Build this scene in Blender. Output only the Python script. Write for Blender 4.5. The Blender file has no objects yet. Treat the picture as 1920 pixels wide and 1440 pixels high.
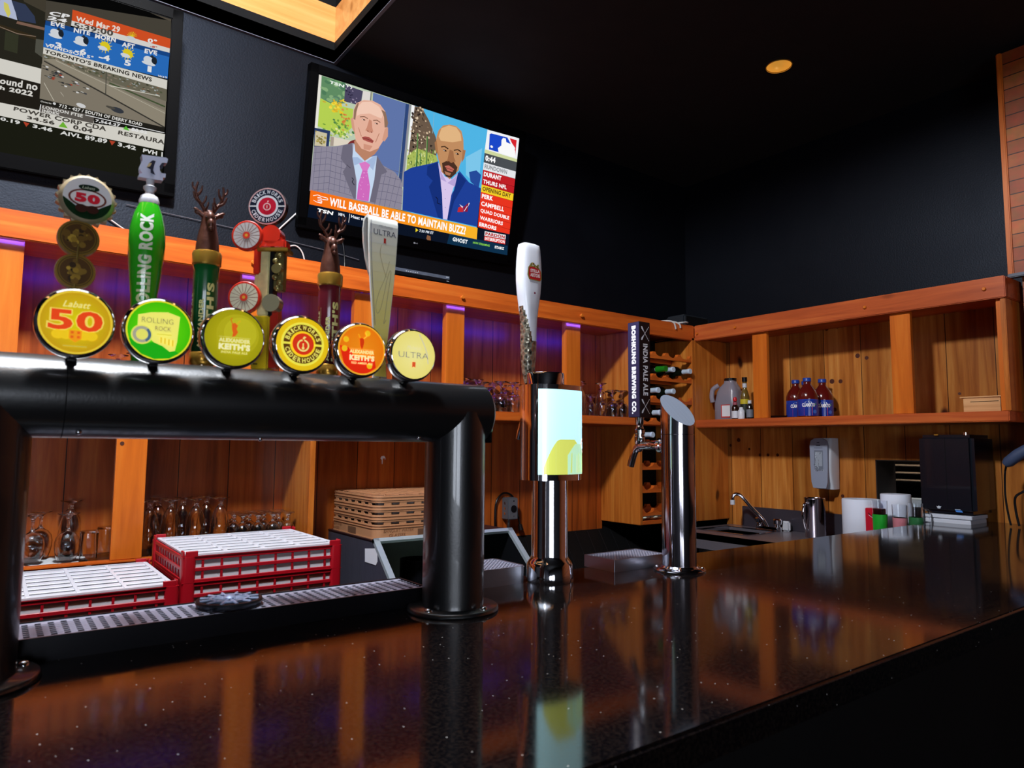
import bpy, bmesh, math, random
from mathutils import Vector, Matrix
SC = bpy.context.scene
COL = SC.collection
PI = math.pi
# the scene is laid out in bar units and scaled once, at the end, to real metres
S = 1.33; ZB = 1.07
FLOOR = ZB - ZB / S
CEIL = 2.81

# ---------------------------------------------------------------- materials
def lin(h):
    c = [int(v) / 255 for v in h.split(',')] if ',' in h else [int(h[i:i+2], 16) / 255 for i in (0, 2, 4)]
    return tuple((x / 12.92 if x <= 0.04045 else ((x + 0.055) / 1.055) ** 2.4) for x in c) + (1.0,)
def newmat(name):
    m = bpy.data.materials.new(name); m.use_nodes = True
    return m, m.node_tree, m.node_tree.nodes['Principled BSDF']
def mat(name, col, rough=0.5, metal=0.0, spec=0.5, emit=None, es=0.0, trans=0.0, ior=1.45, bump=0.0, bscale=60, var=0.0, vscale=6, coat=0.0, aniso=None):
    m, t, b = newmat(name)
    c = lin(col) if isinstance(col, str) else tuple(col) + (1.0,)
    b.inputs['Base Color'].default_value = c
    b.inputs['Roughness'].default_value = rough
    b.inputs['Metallic'].default_value = metal
    b.inputs['Specular IOR Level'].default_value = spec
    b.inputs['Transmission Weight'].default_value = trans
    b.inputs['IOR'].default_value = ior
    b.inputs['Coat Weight'].default_value = coat
    if emit:
        b.inputs['Emission Color'].default_value = lin(emit); b.inputs['Emission Strength'].default_value = es
    tc = t.nodes.new('ShaderNodeTexCoord')
    if bump:
        n = t.nodes.new('ShaderNodeTexNoise'); n.inputs['Scale'].default_value = bscale; n.inputs['Detail'].default_value = 3
        bp = t.nodes.new('ShaderNodeBump'); bp.inputs['Strength'].default_value = bump; bp.inputs['Distance'].default_value = 0.004
        t.links.new(tc.outputs['Object'], n.inputs['Vector']); t.links.new(n.outputs['Fac'], bp.inputs['Height']); t.links.new(bp.outputs['Normal'], b.inputs['Normal'])
    n2 = t.nodes.new('ShaderNodeTexNoise'); n2.inputs['Scale'].default_value = vscale; n2.inputs['Detail'].default_value = 4
    if aniso:
        mp = t.nodes.new('ShaderNodeMapping'); mp.inputs['Scale'].default_value = aniso
        t.links.new(tc.outputs['Object'], mp.inputs['Vector']); t.links.new(mp.outputs['Vector'], n2.inputs['Vector'])
    else: t.links.new(tc.outputs['Object'], n2.inputs['Vector'])
    if var:
        mx = t.nodes.new('ShaderNodeMix'); mx.data_type = 'RGBA'
        mx.inputs[6].default_value = tuple(x * (1 - var) for x in c[:3]) + (1,); mx.inputs[7].default_value = tuple(min(1, x * (1 + var)) for x in c[:3]) + (1,)
        t.links.new(n2.outputs['Fac'], mx.inputs[0]); t.links.new(mx.outputs[2], b.inputs['Base Color'])
    elif rough > 0.02 and not trans:
        mr = t.nodes.new('ShaderNodeMapRange'); mr.inputs['To Min'].default_value = rough * 0.85; mr.inputs['To Max'].default_value = min(1, rough * 1.15)
        t.links.new(n2.outputs['Fac'], mr.inputs['Value']); t.links.new(mr.outputs['Result'], b.inputs['Roughness'])
    return m
def wood(name, base, dark, light, along='z', across=0, plank=0.0, knots=0.5, rough=0.28, gx=1.0, knotcol='3a1406', coat=0.08):
    m, t, b = newmat(name); N = t.nodes.new; L = t.links.new
    tc = N('ShaderNodeTexCoord')
    sc = {'x': (1.2, 22, 22), 'y': (22, 1.2, 22), 'z': (22, 22, 1.2)}[along]
    mp = N('ShaderNodeMapping'); mp.inputs['Scale'].default_value = sc
    L(tc.outputs['Object'], mp.inputs['Vector'])
    n = N('ShaderNodeTexNoise'); n.inputs['Scale'].default_value = 1.6 * gx; n.inputs['Detail'].default_value = 6; n.inputs['Roughness'].default_value = 0.6; n.inputs['Distortion'].default_value = 0.6
    L(mp.outputs['Vector'], n.inputs['Vector'])
    cr = N('ShaderNodeValToRGB'); cr.color_ramp.elements[0].position = 0.3; cr.color_ramp.elements[1].position = 0.72
    cr.color_ramp.elements[0].color = lin(dark); cr.color_ramp.elements[1].color = lin(light)
    e = cr.color_ramp.elements.new(0.5); e.color = lin(base)
    L(n.outputs['Fac'], cr.inputs['Fac'])
    out = cr.outputs['Color']
    sep = N('ShaderNodeSeparateXYZ'); L(tc.outputs['Object'], sep.inputs['Vector'])
    if plank:
        dv = N('ShaderNodeMath'); dv.operation = 'DIVIDE'; dv.inputs[1].default_value = plank; L(sep.outputs[across], dv.inputs[0])
        fl = N('ShaderNodeMath'); fl.operation = 'FLOOR'; L(dv.outputs[0], fl.inputs[0])
        wn = N('ShaderNodeTexWhiteNoise'); wn.noise_dimensions = '1D'; L(fl.outputs[0], wn.inputs['W'])
        mr = N('ShaderNodeMapRange'); mr.inputs['To Min'].default_value = 0.72; mr.inputs['To Max'].default_value = 1.18; L(wn.outputs['Value'], mr.inputs['Value'])
        mm = N('ShaderNodeMix'); mm.data_type = 'RGBA'; mm.blend_type = 'MULTIPLY'; mm.inputs[0].default_value = 1.0
        cb = N('ShaderNodeCombineColor'); [L(mr.outputs[0], cb.inputs[i]) for i in range(3)]
        L(out, mm.inputs[6]); L(cb.outputs[0], mm.inputs[7]); out = mm.outputs[2]
        fr = N('ShaderNodeMath'); fr.operation = 'FRACT'; L(dv.outputs[0], fr.inputs[0])
        lt = N('ShaderNodeMath'); lt.operation = 'LESS_THAN'; lt.inputs[1].default_value = 0.0028 / plank; L(fr.outputs[0], lt.inputs[0])
        m2 = N('ShaderNodeMix'); m2.data_type = 'RGBA'; m2.inputs[7].default_value = lin('2a0f05'); L(lt.outputs[0], m2.inputs[0]); L(out, m2.inputs[6]); out = m2.outputs[2]
        bp = N('ShaderNodeBump'); bp.invert = True; bp.inputs['Strength'].default_value = 0.6; bp.inputs['Distance'].default_value = 0.002; L(lt.outputs[0], bp.inputs['Height']); L(bp.outputs['Normal'], b.inputs['Normal'])
    if knots:
        mk = N('ShaderNodeMapping'); mk.inputs['Scale'].default_value = {'x': (2.6, 5.5, 5.5), 'y': (5.5, 2.6, 5.5), 'z': (5.5, 5.5, 2.6)}[along]
        L(tc.outputs['Object'], mk.inputs['Vector'])
        nd = N('ShaderNodeTexNoise'); nd.inputs['Scale'].default_value = 9; L(tc.outputs['Object'], nd.inputs['Vector'])
        ad = N('ShaderNodeMixRGB'); ad.blend_type = 'ADD'; ad.inputs[0].default_value = 0.14; L(mk.outputs['Vector'], ad.inputs[1]); L(nd.outputs['Color'], ad.inputs[2])
        v = N('ShaderNodeTexVoronoi'); v.inputs['Scale'].default_value = 0.95; v.inputs['Randomness'].default_value = 1.0; L(ad.outputs[0], v.inputs['Vector'])
        k = N('ShaderNodeMapRange'); k.interpolation_type = 'SMOOTHSTEP'; k.inputs['From Min'].default_value = 0.045; k.inputs['From Max'].default_value = 0.11; k.inputs['To Min'].default_value = knots; k.inputs['To Max'].default_value = 0.0
        L(v.outputs['Distance'], k.inputs['Value'])
        m3 = N('ShaderNodeMix'); m3.data_type = 'RGBA'; m3.inputs[7].default_value = lin(knotcol); L(k.outputs[0], m3.inputs[0]); L(out, m3.inputs[6]); out = m3.outputs[2]
    L(out, b.inputs['Base Color']); b.inputs['Roughness'].default_value = rough; b.inputs['Coat Weight'].default_value = coat; b.inputs['Coat Roughness'].default_value = 0.2; b.inputs['Specular IOR Level'].default_value = 0.35
    return m
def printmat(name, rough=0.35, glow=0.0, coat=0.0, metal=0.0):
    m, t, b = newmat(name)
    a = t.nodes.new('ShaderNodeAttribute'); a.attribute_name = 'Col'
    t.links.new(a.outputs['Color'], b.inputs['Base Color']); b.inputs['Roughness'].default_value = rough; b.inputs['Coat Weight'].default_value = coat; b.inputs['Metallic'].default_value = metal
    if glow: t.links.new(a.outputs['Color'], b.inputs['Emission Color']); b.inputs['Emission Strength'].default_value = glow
    return m
def screenmat(name, strength):
    m = bpy.data.materials.new(name); m.use_nodes = True; t = m.node_tree; t.nodes.clear()
    o = t.nodes.new('ShaderNodeOutputMaterial'); e = t.nodes.new('ShaderNodeEmission'); a = t.nodes.new('ShaderNodeAttribute'); a.attribute_name = 'Col'
    e.inputs['Strength'].default_value = strength; t.links.new(a.outputs['Color'], e.inputs['Color']); t.links.new(e.outputs[0], o.inputs[0])
    return m

# ---------------------------------------------------------------- mesh building
class B:
    """collects shapes in one bmesh"""
    def __init__(s): s.bm = bmesh.new()
    def _add(s, verts, faces):
        vs = [s.bm.verts.new(v) for v in verts]
        for f in faces:
            try: s.bm.faces.new([vs[i] for i in f])
            except ValueError: pass
        return vs
    def box(s, x0, x1, y0, y1, z0, z1, bev=0.0, seg=2):
        if x0 > x1: x0, x1 = x1, x0
        if y0 > y1: y0, y1 = y1, y0
        if z0 > z1: z0, z1 = z1, z0
        vs = s._add([(x, y, z) for x in (x0, x1) for y in (y0, y1) for z in (z0, z1)],
                    [(0, 1, 3, 2), (4, 6, 7, 5), (0, 4, 5, 1), (2, 3, 7, 6), (0, 2, 6, 4), (1, 5, 7, 3)])
        if bev:
            es = {e for v in vs for e in v.link_edges}
            bmesh.ops.bevel(s.bm, geom=list(es), offset=bev, segments=seg, affect='EDGES', clamp_overlap=True)
        return s
    def lathe(s, prof, c=(0, 0, 0), n=32, axis='z', closed=False):
        """prof: list of (r, h); h along the axis"""
        rings = []
        for r, h in prof:
            if r <= 1e-7: rings.append([s.bm.verts.new(ax(axis, 0, 0, h, c))])
            else: rings.append([s.bm.verts.new(ax(axis, r * math.cos(2 * PI * i / n), r * math.sin(2 * PI * i / n), h, c)) for i in range(n)])
        pr = list(zip(rings, rings[1:])) + ([(rings[-1], rings[0])] if closed else [])
        for a, b in pr:
            for i in range(n):
                j = (i + 1) % n
                if len(a) == 1 and len(b) == 1: continue
                if len(a) == 1: f = [a[0], b[i], b[j]]
                elif len(b) == 1: f = [a[i], b[0], a[j]]
                else: f = [a[i], b[i], b[j], a[j]]
                try: s.bm.faces.new(f)
                except ValueError: pass
        return s
    def cyl(s, c, r, h, axis='z', n=32, r2=None):
        r2 = r if r2 is None else r2
        return s.lathe([(0, 0), (r, 0), (r2, h), (0, h)], c, n, axis)
    def tube(s, pts, r, n=10, cap=True):
        pts = [Vector(p) for p in pts]; rs = r if isinstance(r, (list, tuple)) else [r] * len(pts)
        rings = []; up = None
        for i, p in enumerate(pts):
            d = (pts[min(i + 1, len(pts) - 1)] - pts[max(i - 1, 0)]).normalized()
            if up is None: up = Vector((0, 0, 1)) if abs(d.z) < 0.9 else Vector((1, 0, 0))
            a = d.cross(up).normalized(); b = a.cross(d).normalized(); up = b
            rings.append([s.bm.verts.new(p + (a * math.cos(2 * PI * k / n) + b * math.sin(2 * PI * k / n)) * rs[i]) for k in range(n)])
        for A, Bq in zip(rings, rings[1:]):
            for k in range(n): s.bm.faces.new([A[k], A[(k + 1) % n], Bq[(k + 1) % n], Bq[k]])
        if cap: s.bm.faces.new(rings[0][::-1]); s.bm.faces.new(rings[-1])
        return s
    def prism(s, pts, d0, d1, plane='xz'):
        """extrude 2D polygon; plane xz -> depth y; xy -> depth z; yz -> depth x"""
        f = {'xz': lambda a, b, d: (a, d, b), 'xy': lambda a, b, d: (a, b, d), 'yz': lambda a, b, d: (d, a, b)}[plane]
        n = len(pts)
        A = [s.bm.verts.new(f(a, b, d0)) for a, b in pts]; C = [s.bm.verts.new(f(a, b, d1)) for a, b in pts]
        s.bm.faces.new(A); s.bm.faces.new(C[::-1])
        for i in range(n): s.bm.faces.new([A[i], C[i], C[(i + 1) % n], A[(i + 1) % n]])
        return s
    def ball(s, c, rx, ry=None, rz=None, n=16):
        ry = rx if ry is None else ry; rz = rx if rz is None else rz
        g = bmesh.ops.create_uvsphere(s.bm, u_segments=n, v_segments=max(6, n // 2), radius=1)
        for v in g['verts']: v.co = Vector((v.co.x * rx + c[0], v.co.y * ry + c[1], v.co.z * rz + c[2]))
        return s
    def xf(s, m, start=0):
        s.bm.verts.ensure_lookup_table()
        for v in s.bm.verts[start:]: v.co = m @ v.co
        return s
    def count(s): return len(s.bm.verts)
def ax(axis, a, b, h, c):
    if axis == 'z': return (c[0] + a, c[1] + b, c[2] + h)
    if axis == 'y': return (c[0] + a, c[1] + h, c[2] - b)
    return (c[0] + h, c[1] + a, c[2] + b)
def rrect(w, d, r, n=5, cx=0, cy=0):
    o = []
    for sx, sy, a0 in ((1, 1, 0), (-1, 1, 90), (-1, -1, 180), (1, -1, 270)):
        for i in range(n + 1):
            a = math.radians(a0 + 90 * i / n); o.append((cx + sx * (w / 2 - r) + r * math.cos(a), cy + sy * (d / 2 - r) + r * math.sin(a)))
    return o
def smooth_path(pts, k=8):
    o = []; P = [Vector(p) for p in pts]
    for i in range(len(P) - 1):
        a = P[max(i - 1, 0)]; b = P[i]; c = P[i + 1]; d = P[min(i + 2, len(P) - 1)]
        for j in range(k):
            t = j / k
            o.append(0.5 * ((2 * b) + (c - a) * t + (2 * a - 5 * b + 4 * c - d) * t * t + (3 * b - a - 3 * c + d) * t ** 3))
    o.append(P[-1]); return o
def worldloc(o):
    v = Vector((0, 0, 0))
    while o: v += o.location; o = o.parent
    return v
def obj(name, b, m, parent=None, world=True, flat=False, angle=40):
    bm = b.bm
    if parent is not None and world:
        w = worldloc(parent)
        for v in bm.verts: v.co -= w
    bmesh.ops.recalc_face_normals(bm, faces=bm.faces)
    me = bpy.data.meshes.new(name); bm.to_mesh(me); bm.free()
    if not flat:
        me.shade_smooth()
        try: me.set_sharp_from_angle(angle=math.radians(angle))
        except Exception: pass
    o = bpy.data.objects.new(name, me); COL.objects.link(o)
    for x in (m if isinstance(m, list) else [m]): me.materials.append(x)
    if parent is not None: o.parent = parent
    return o
def tag(o, label, cat, group=None, kind=None):
    o['label'] = label; o['category'] = cat
    if group: o['group'] = group
    if kind: o['kind'] = kind
    return o
def thing(name, label, cat, loc=(0, 0, 0), rz=0, group=None):
    o = bpy.data.objects.new(name, None); COL.objects.link(o); o.location = loc; o.rotation_euler = (0, 0, rz); o.empty_display_size = 0.05
    return tag(o, label, cat, group)
def struct(name, b, m, parent=None, flat=True):
    o = obj(name, b, m, parent, flat=flat)
    if parent is None: o['kind'] = 'structure'
    return o
def dup(root, loc, rz=None, label=None, group=None):
    r = root.copy(); COL.objects.link(r); r.location = loc
    if rz is not None: r.rotation_euler = (0, 0, rz)
    if label: r['label'] = label
    if group: r['group'] = group
    for ch in list(root.children):
        c = ch.copy(); COL.objects.link(c); c.parent = r
        for g in list(ch.children):
            d = g.copy(); COL.objects.link(d); d.parent = c
    return r

# ---------------------------------------------------------------- flat printing
_tc = {}
def textmesh(s, bold=0.0, shear=0.0, cut=None):
    key = (s, bold, shear, cut)
    if key in _tc: return _tc[key]
    cu = bpy.data.curves.new('t', 'FONT'); cu.body = s; cu.size = 1; cu.offset = bold; cu.shear = shear; cu.resolution_u = 3; cu.space_character = 1.0 + bold * 2.2
    o = bpy.data.objects.new('t', cu); COL.objects.link(o)
    dg = bpy.context.evaluated_depsgraph_get(); ev = o.evaluated_get(dg); me = ev.to_mesh()
    vs = [(v.co.x, v.co.y) for v in me.vertices]; fs = [tuple(p.vertices) for p in me.polygons]
    ev.to_mesh_clear(); bpy.data.objects.remove(o); bpy.data.curves.remove(cu)
    x0 = min(v[0] for v in vs); x1 = max(v[0] for v in vs); y0 = min(v[1] for v in vs); y1 = max(v[1] for v in vs)
    vs = [((a - x0) / (x1 - x0), (b - y0) / (y1 - y0)) for a, b in vs]
    if cut:     # cut the letters into strips so that they can bend round a surface
        bm = bmesh.new(); bv = [bm.verts.new((a, c, 0)) for a, c in vs]
        for f in fs:
            try: bm.faces.new([bv[i] for i in f])
            except ValueError: pass
        n = cut[1]; nrm = (1, 0, 0) if cut[0] == 'u' else (0, 1, 0)
        for k in range(1, n):
            bmesh.ops.bisect_plane(bm, geom=bm.verts[:] + bm.edges[:] + bm.faces[:], plane_co=tuple(q * k / n for q in nrm), plane_no=nrm)
        bm.verts.index_update(); vs = [(v.co.x, v.co.y) for v in bm.verts]; fs = [tuple(v.index for v in f.verts) for f in bm.faces]; bm.free()
    _tc[key] = (vs, fs); return _tc[key]
class Pic:
    """flat coloured artwork; f(x, y, layer) places a point on its surface"""
    def __init__(s, f, step=0.00004): s.f = f; s.v = []; s.fc = []; s.c = []; s.n = 0; s.step = step
    def _put(s, pts, faces, cols):
        b = len(s.v); s.n += 1
        s.v += [s.f(x, y, s.n * s.step) for x, y in pts]; s.c += cols; s.fc += [tuple(b + i for i in f) for f in faces]
    def poly(s, c, pts):
        cc = lin(c); s._put(pts, [tuple(range(len(pts)))], [cc] * len(pts)); return s
    def grad(s, c0, c1, x0, y0, x1, y1, vert=True, nx=1, ny=8):
        a, b = lin(c0), lin(c1); pts = []; cols = []; fs = []
        for j in range(ny + 1):
            for i in range(nx + 1):
                u, v = i / nx, j / ny; pts.append((x0 + (x1 - x0) * u, y0 + (y1 - y0) * v)); k = v if vert else u
                cols.append(tuple(a[q] + (b[q] - a[q]) * k for q in range(4)))
        for j in range(ny):
            for i in range(nx): q = j * (nx + 1) + i; fs.append((q, q + 1, q + nx + 2, q + nx + 1))
        s._put(pts, fs, cols); return s
    def rect(s, c, x0, y0, x1, y1, n=1):
        return s.grad(c, c, x0, y0, x1, y1, nx=n, ny=n)
    def disc(s, c, x, y, r, ry=None, n=28):
        ry = r if ry is None else ry
        return s.poly(c, [(x + r * math.cos(2 * PI * i / n), y + ry * math.sin(2 * PI * i / n)) for i in range(n)])
    def radial(s, c0, c1, x, y, r, n=32, rings=5):
        a, b = lin(c0), lin(c1); pts = [(x, y)]; cols = [a]; fs = []
        for k in range(1, rings + 1):
            for i in range(n):
                pts.append((x + r * k / rings * math.cos(2 * PI * i / n), y + r * k / rings * math.sin(2 * PI * i / n))); q = k / rings; cols.append(tuple(a[j] + (b[j] - a[j]) * q for j in range(4)))
        for i in range(n): fs.append((0, 1 + i, 1 + (i + 1) % n))
        for k in range(rings - 1):
            for i in range(n): p = 1 + k * n + i; p2 = 1 + k * n + (i + 1) % n; fs.append((p, p + n, p2 + n, p2))
        s._put(pts, fs, cols); return s
    def ring(s, c, x, y, r0, r1, a0=0, a1=360, n=40):
        pts = []; fs = []
        for i in range(n + 1):
            a = math.radians(a0 + (a1 - a0) * i / n)
            for r in (r0, r1): pts.append((x + r * math.cos(a), y + r * math.sin(a)))
        for i in range(n): fs.append((2 * i, 2 * i + 1, 2 * i + 3, 2 * i + 2))
        s._put(pts, fs, [lin(c)] * len(pts)); return s
    def line(s, c, w, *pts):
        for a, b in zip(pts, pts[1:]):
            dx, dy = b[0] - a[0], b[1] - a[1]; L = math.hypot(dx, dy) or 1; nx, ny = -dy / L * w / 2, dx / L * w / 2
            s.poly(c, [(a[0] + nx, a[1] + ny), (b[0] + nx, b[1] + ny), (b[0] - nx, b[1] - ny), (a[0] - nx, a[1] - ny)])
        return s
    def text(s, c, t, x0, y0, x1, y1, bold=0.02, shear=0.0, rot=0, c2=None, cut=None):
        """fits the text in the box; rot=90 reads upward, rot=-90 reads downward"""
        vs, fs = textmesh(t, bold, shear, cut)
        def m(u, v):
            if rot == 90: return (x1 - (x1 - x0) * v, y0 + (y1 - y0) * u)
            if rot == -90: return (x0 + (x1 - x0) * v, y1 - (y1 - y0) * u)
            return (x0 + (x1 - x0) * u, y0 + (y1 - y0) * v)
        a = lin(c); b = lin(c2) if c2 else a
        s._put([m(u, v) for u, v in vs], fs, [tuple(a[q] + (b[q] - a[q]) * (1 - u) for q in range(4)) for u, v in vs]); return s
    def qtext(s, c, t, q, bold=0.02):
        vs, fs = textmesh(t, bold); (ax_, ay), (bx, by), (cx, cy), (dx, dy) = q   # TL TR BR BL
        s._put([((dx * (1 - u) + cx * u) * (1 - v) + (ax_ * (1 - u) + bx * u) * v, (dy * (1 - u) + cy * u) * (1 - v) + (ay * (1 - u) + by * u) * v) for u, v in vs], fs, [lin(c)] * len(vs)); return s
    def arc(s, c, t, x, y, r, a0, a1, h, bold=0.02, inside=False):
        """letters along a circle from angle a0 to a1 (degrees)"""
        ws = [0.55 if ch == 'I' else (1.25 if ch in 'WM' else 1.0) for ch in t]; tot = sum(ws); acc = 0
        for ch, w in zip(t, ws):
            am = a0 + (a1 - a0) * (acc + w / 2) / tot; wd = abs(math.radians(a1 - a0)) * r * w / tot * 0.74; acc += w
            if ch == ' ': continue
            vs, fs = textmesh(ch, bold); a = math.radians(am); out = []
            for u, v in vs:
                lx, ly = (u - 0.5) * wd, (v - 0.5) * h
                if inside: px, py = -lx, -ly
                else: px, py = lx, ly
                # tangent direction at angle a for clockwise reading on top
                tx, ty = math.sin(a), -math.cos(a); rx, ry = math.cos(a), math.sin(a)
                out.append((x + rx * (r + py) + tx * px, y + ry * (r + py) + ty * px))
            s._put(out, fs, [lin(c)] * len(out))
        return s
    def make(s, name, m, parent, world=True):
        vs = [Vector(p) for p in s.v]
        if parent is not None and world:
            w = worldloc(parent); vs = [v - w for v in vs]
        me = bpy.data.meshes.new(name); me.from_pydata([tuple(v) for v in vs], [], s.fc); me.update()
        at = me.color_attributes.new('Col', 'FLOAT_COLOR', 'POINT')
        flat = [x for c in s.c for x in c]; at.data.foreach_set('color', flat)
        me.materials.append(m); o = bpy.data.objects.new(name, me); COL.objects.link(o)
        if parent is not None: o.parent = parent
        return o
def front(cx, y, cz):
    """artwork facing the customers (towards -Y) on the plane Y = y"""
    return lambda a, b, k: (cx + a, y - 0.0004 - k, cz + b)
def wrap(cx, cy, cz, rad, a0=-90, sy=1.0, off=0.0010):
    """artwork around a vertical cylinder; x is arc length, centred on angle a0; rad may be a function of z"""
    def f(a, b, k):
        r = rad(cz + b) if callable(rad) else rad
        t = math.radians(a0) + a / max(r, 1e-4); r += off + k
        return (cx + r * math.cos(t), cy + r * math.sin(t) * sy, cz + b)
    return f

# ---------------------------------------------------------------- shared materials
M = {}
M['black_paint'] = mat('black wall paint', '07080d', rough=0.5, bump=0.2, bscale=170, spec=0.3)
M['black_paint'].node_tree.nodes['Principled BSDF'].inputs['Specular Tint'].default_value = (.68, .78, 1.0, 1)
M['black_ceiling'] = mat('black ceiling paint', '0e0e11', rough=0.8)
M['grey_trim'] = mat('grey painted trim', '5a5c68', rough=0.5)
M['black_matte'] = mat('matt black', '030304', rough=0.75, spec=.25)
M['black_plastic'] = mat('black plastic', '0b0c10', rough=0.28)
M['black_gloss'] = mat('glossy black', '05060a', rough=0.08, coat=0.6)
M['powder'] = mat('black powder coat', '08090c', rough=0.33, bump=0.05, bscale=300, coat=0.5, ior=1.75)
M['chrome'] = mat('polished chrome', 'd8d8dc', rough=0.06, metal=1.0)
M['sink'] = mat('brushed sink steel', '8f8890', rough=0.3, metal=0.6, var=0.1, vscale=4, aniso=(60, 1, 1))
M['grate'] = mat('pale steel grate', 'b4b6cc', rough=0.42, metal=0.45)
M['steel'] = mat('brushed steel', '9b9ca4', rough=0.28, metal=1.0, var=0.08, vscale=4, aniso=(1, 60, 1))
M['satin'] = mat('satin steel', 'a4a6b0', rough=0.36, metal=1.0)
M['darksteel'] = mat('dark steel', '3f4148', rough=0.35, metal=0.9, var=0.2)
M['gold'] = mat('gold band', 'c4963c', rough=0.25, metal=0.65)
M['bronze'] = mat('bronze stag', '5a3428', rough=0.38, metal=0.35, bump=0.3, bscale=90, var=0.25, vscale=40)
M['white_pl'] = mat('white plastic', 'd2d4dc', rough=0.35)
M['grey_pl'] = mat('grey plastic', '8e95a8', rough=0.4)
M['red_pl'] = mat('red rack plastic', 'a80a1c', rough=0.4, var=0.06)
M['tan_pl'] = mat('tan rack plastic', 'b8845e', rough=0.5, var=0.06)
M['glass'] = mat('clear glass', (1, 1, 1), rough=0.0, trans=1.0, ior=1.5)
M['paper'] = mat('white paper', 'eceef4', rough=0.8)
M['cable'] = mat('white cable', 'c9c6c4', rough=0.5)
M['floor'] = mat('dark floor tile', '17130f', rough=0.4, var=0.3)
M['room_wall'] = mat('grey room wall', '24262e', rough=0.7, var=0.1)
M['print'] = printmat('printed colours', 0.35)
M['print_gloss'] = printmat('glossy printed colours', 0.18, coat=0.5)
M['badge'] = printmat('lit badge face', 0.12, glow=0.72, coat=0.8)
M['lit_panel'] = printmat('lit sign panel', 0.2, glow=1.15)
M['screen'] = screenmat('television picture', 1.0)
M['screen_dim'] = screenmat('television picture dimmer', 0.72)
pine = dict(base='c4682a', dark='a14c1a', light='d6823c')
M['pine_v'] = wood('varnished pine upright boards', 'a9501c', '823a12', 'bf692a', along='z', across=0, plank=0.155, knots=0.95)
M['pine_v2'] = wood('varnished pine upright boards, right wall', 'b8702f', '94501c', 'cf8e46', along='z', across=1, plank=0.17, knots=1.0)
M['pine_x'] = wood('varnished pine rail', 'ca5f20', 'ad4c1a', 'd8762e', along='x', knots=0.35)
M['pine_y'] = wood('varnished pine rail along side wall', 'b8562a', '9c4420', 'cc6c34', along='y', knots=0.35)
M['pine_z'] = wood('varnished pine post', 'cc681e', 'b45618', 'd87a2a', along='z', knots=0.3, gx=0.7)
M['pine_side'] = wood('varnished pine side panel', 'c06c28', '9c5018', 'd08638', along='z', knots=0.9)
M['pine_box'] = wood('pale pine box', 'd09a66', 'b57e4a', 'e0b07c', along='y', knots=0.0, rough=0.6)
M['lamp_wood'] = wood('pine boards of the ceiling recess', 'c88a4c', 'b8783c', 'd8a062', along='x', knots=0.25, gx=0.6)

def granite():
    m, t, b = newmat('dark speckled granite'); N = t.nodes.new; L = t.links.new
    tc = N('ShaderNodeTexCoord')
    n = N('ShaderNodeTexNoise'); n.inputs['Scale'].default_value = 260; n.inputs['Detail'].default_value = 2; L(tc.outputs['Object'], n.inputs['Vector'])
    cr = N('ShaderNodeValToRGB'); cr.color_ramp.elements[0].position = 0.42; cr.color_ramp.elements[0].color = lin('070608'); cr.color_ramp.elements[1].position = 0.68; cr.color_ramp.elements[1].color = lin('1a1412'); L(n.outputs['Fac'], cr.inputs['Fac'])
    v = N('ShaderNodeTexVoronoi'); v.inputs['Scale'].default_value = 95; L(tc.outputs['Object'], v.inputs['Vector'])
    lt = N('ShaderNodeMath'); lt.operation = 'LESS_THAN'; lt.inputs[1].default_value = 0.075; L(v.outputs['Distance'], lt.inputs[0])
    sp = N('ShaderNodeSeparateColor'); L(v.outputs['Color'], sp.inputs[0])
    gt = N('ShaderNodeMath'); gt.operation = 'GREATER_THAN'; gt.inputs[1].default_value = 0.72; L(sp.outputs[0], gt.inputs[0])
    ml = N('ShaderNodeMath'); ml.operation = 'MULTIPLY'; L(lt.outputs[0], ml.inputs[0]); L(gt.outputs[0], ml.inputs[1])
    mx = N('ShaderNodeMix'); mx.data_type = 'RGBA'; mx.inputs[7].default_value = lin('b9b4b0'); L(ml.outputs[0], mx.inputs[0]); L(cr.outputs[0], mx.inputs[6])
    L(mx.outputs[2], b.inputs['Base Color'])
    mr = N('ShaderNodeMapRange'); mr.inputs['To Min'].default_value = 0.05; mr.inputs['To Max'].default_value = 0.12; L(n.outputs['Fac'], mr.inputs['Value']); L(mr.outputs[0], b.inputs['Roughness'])
    b.inputs['IOR'].default_value = 1.52; b.inputs['Specular IOR Level'].default_value = 0.5
    return m
M['granite'] = granite()
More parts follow.
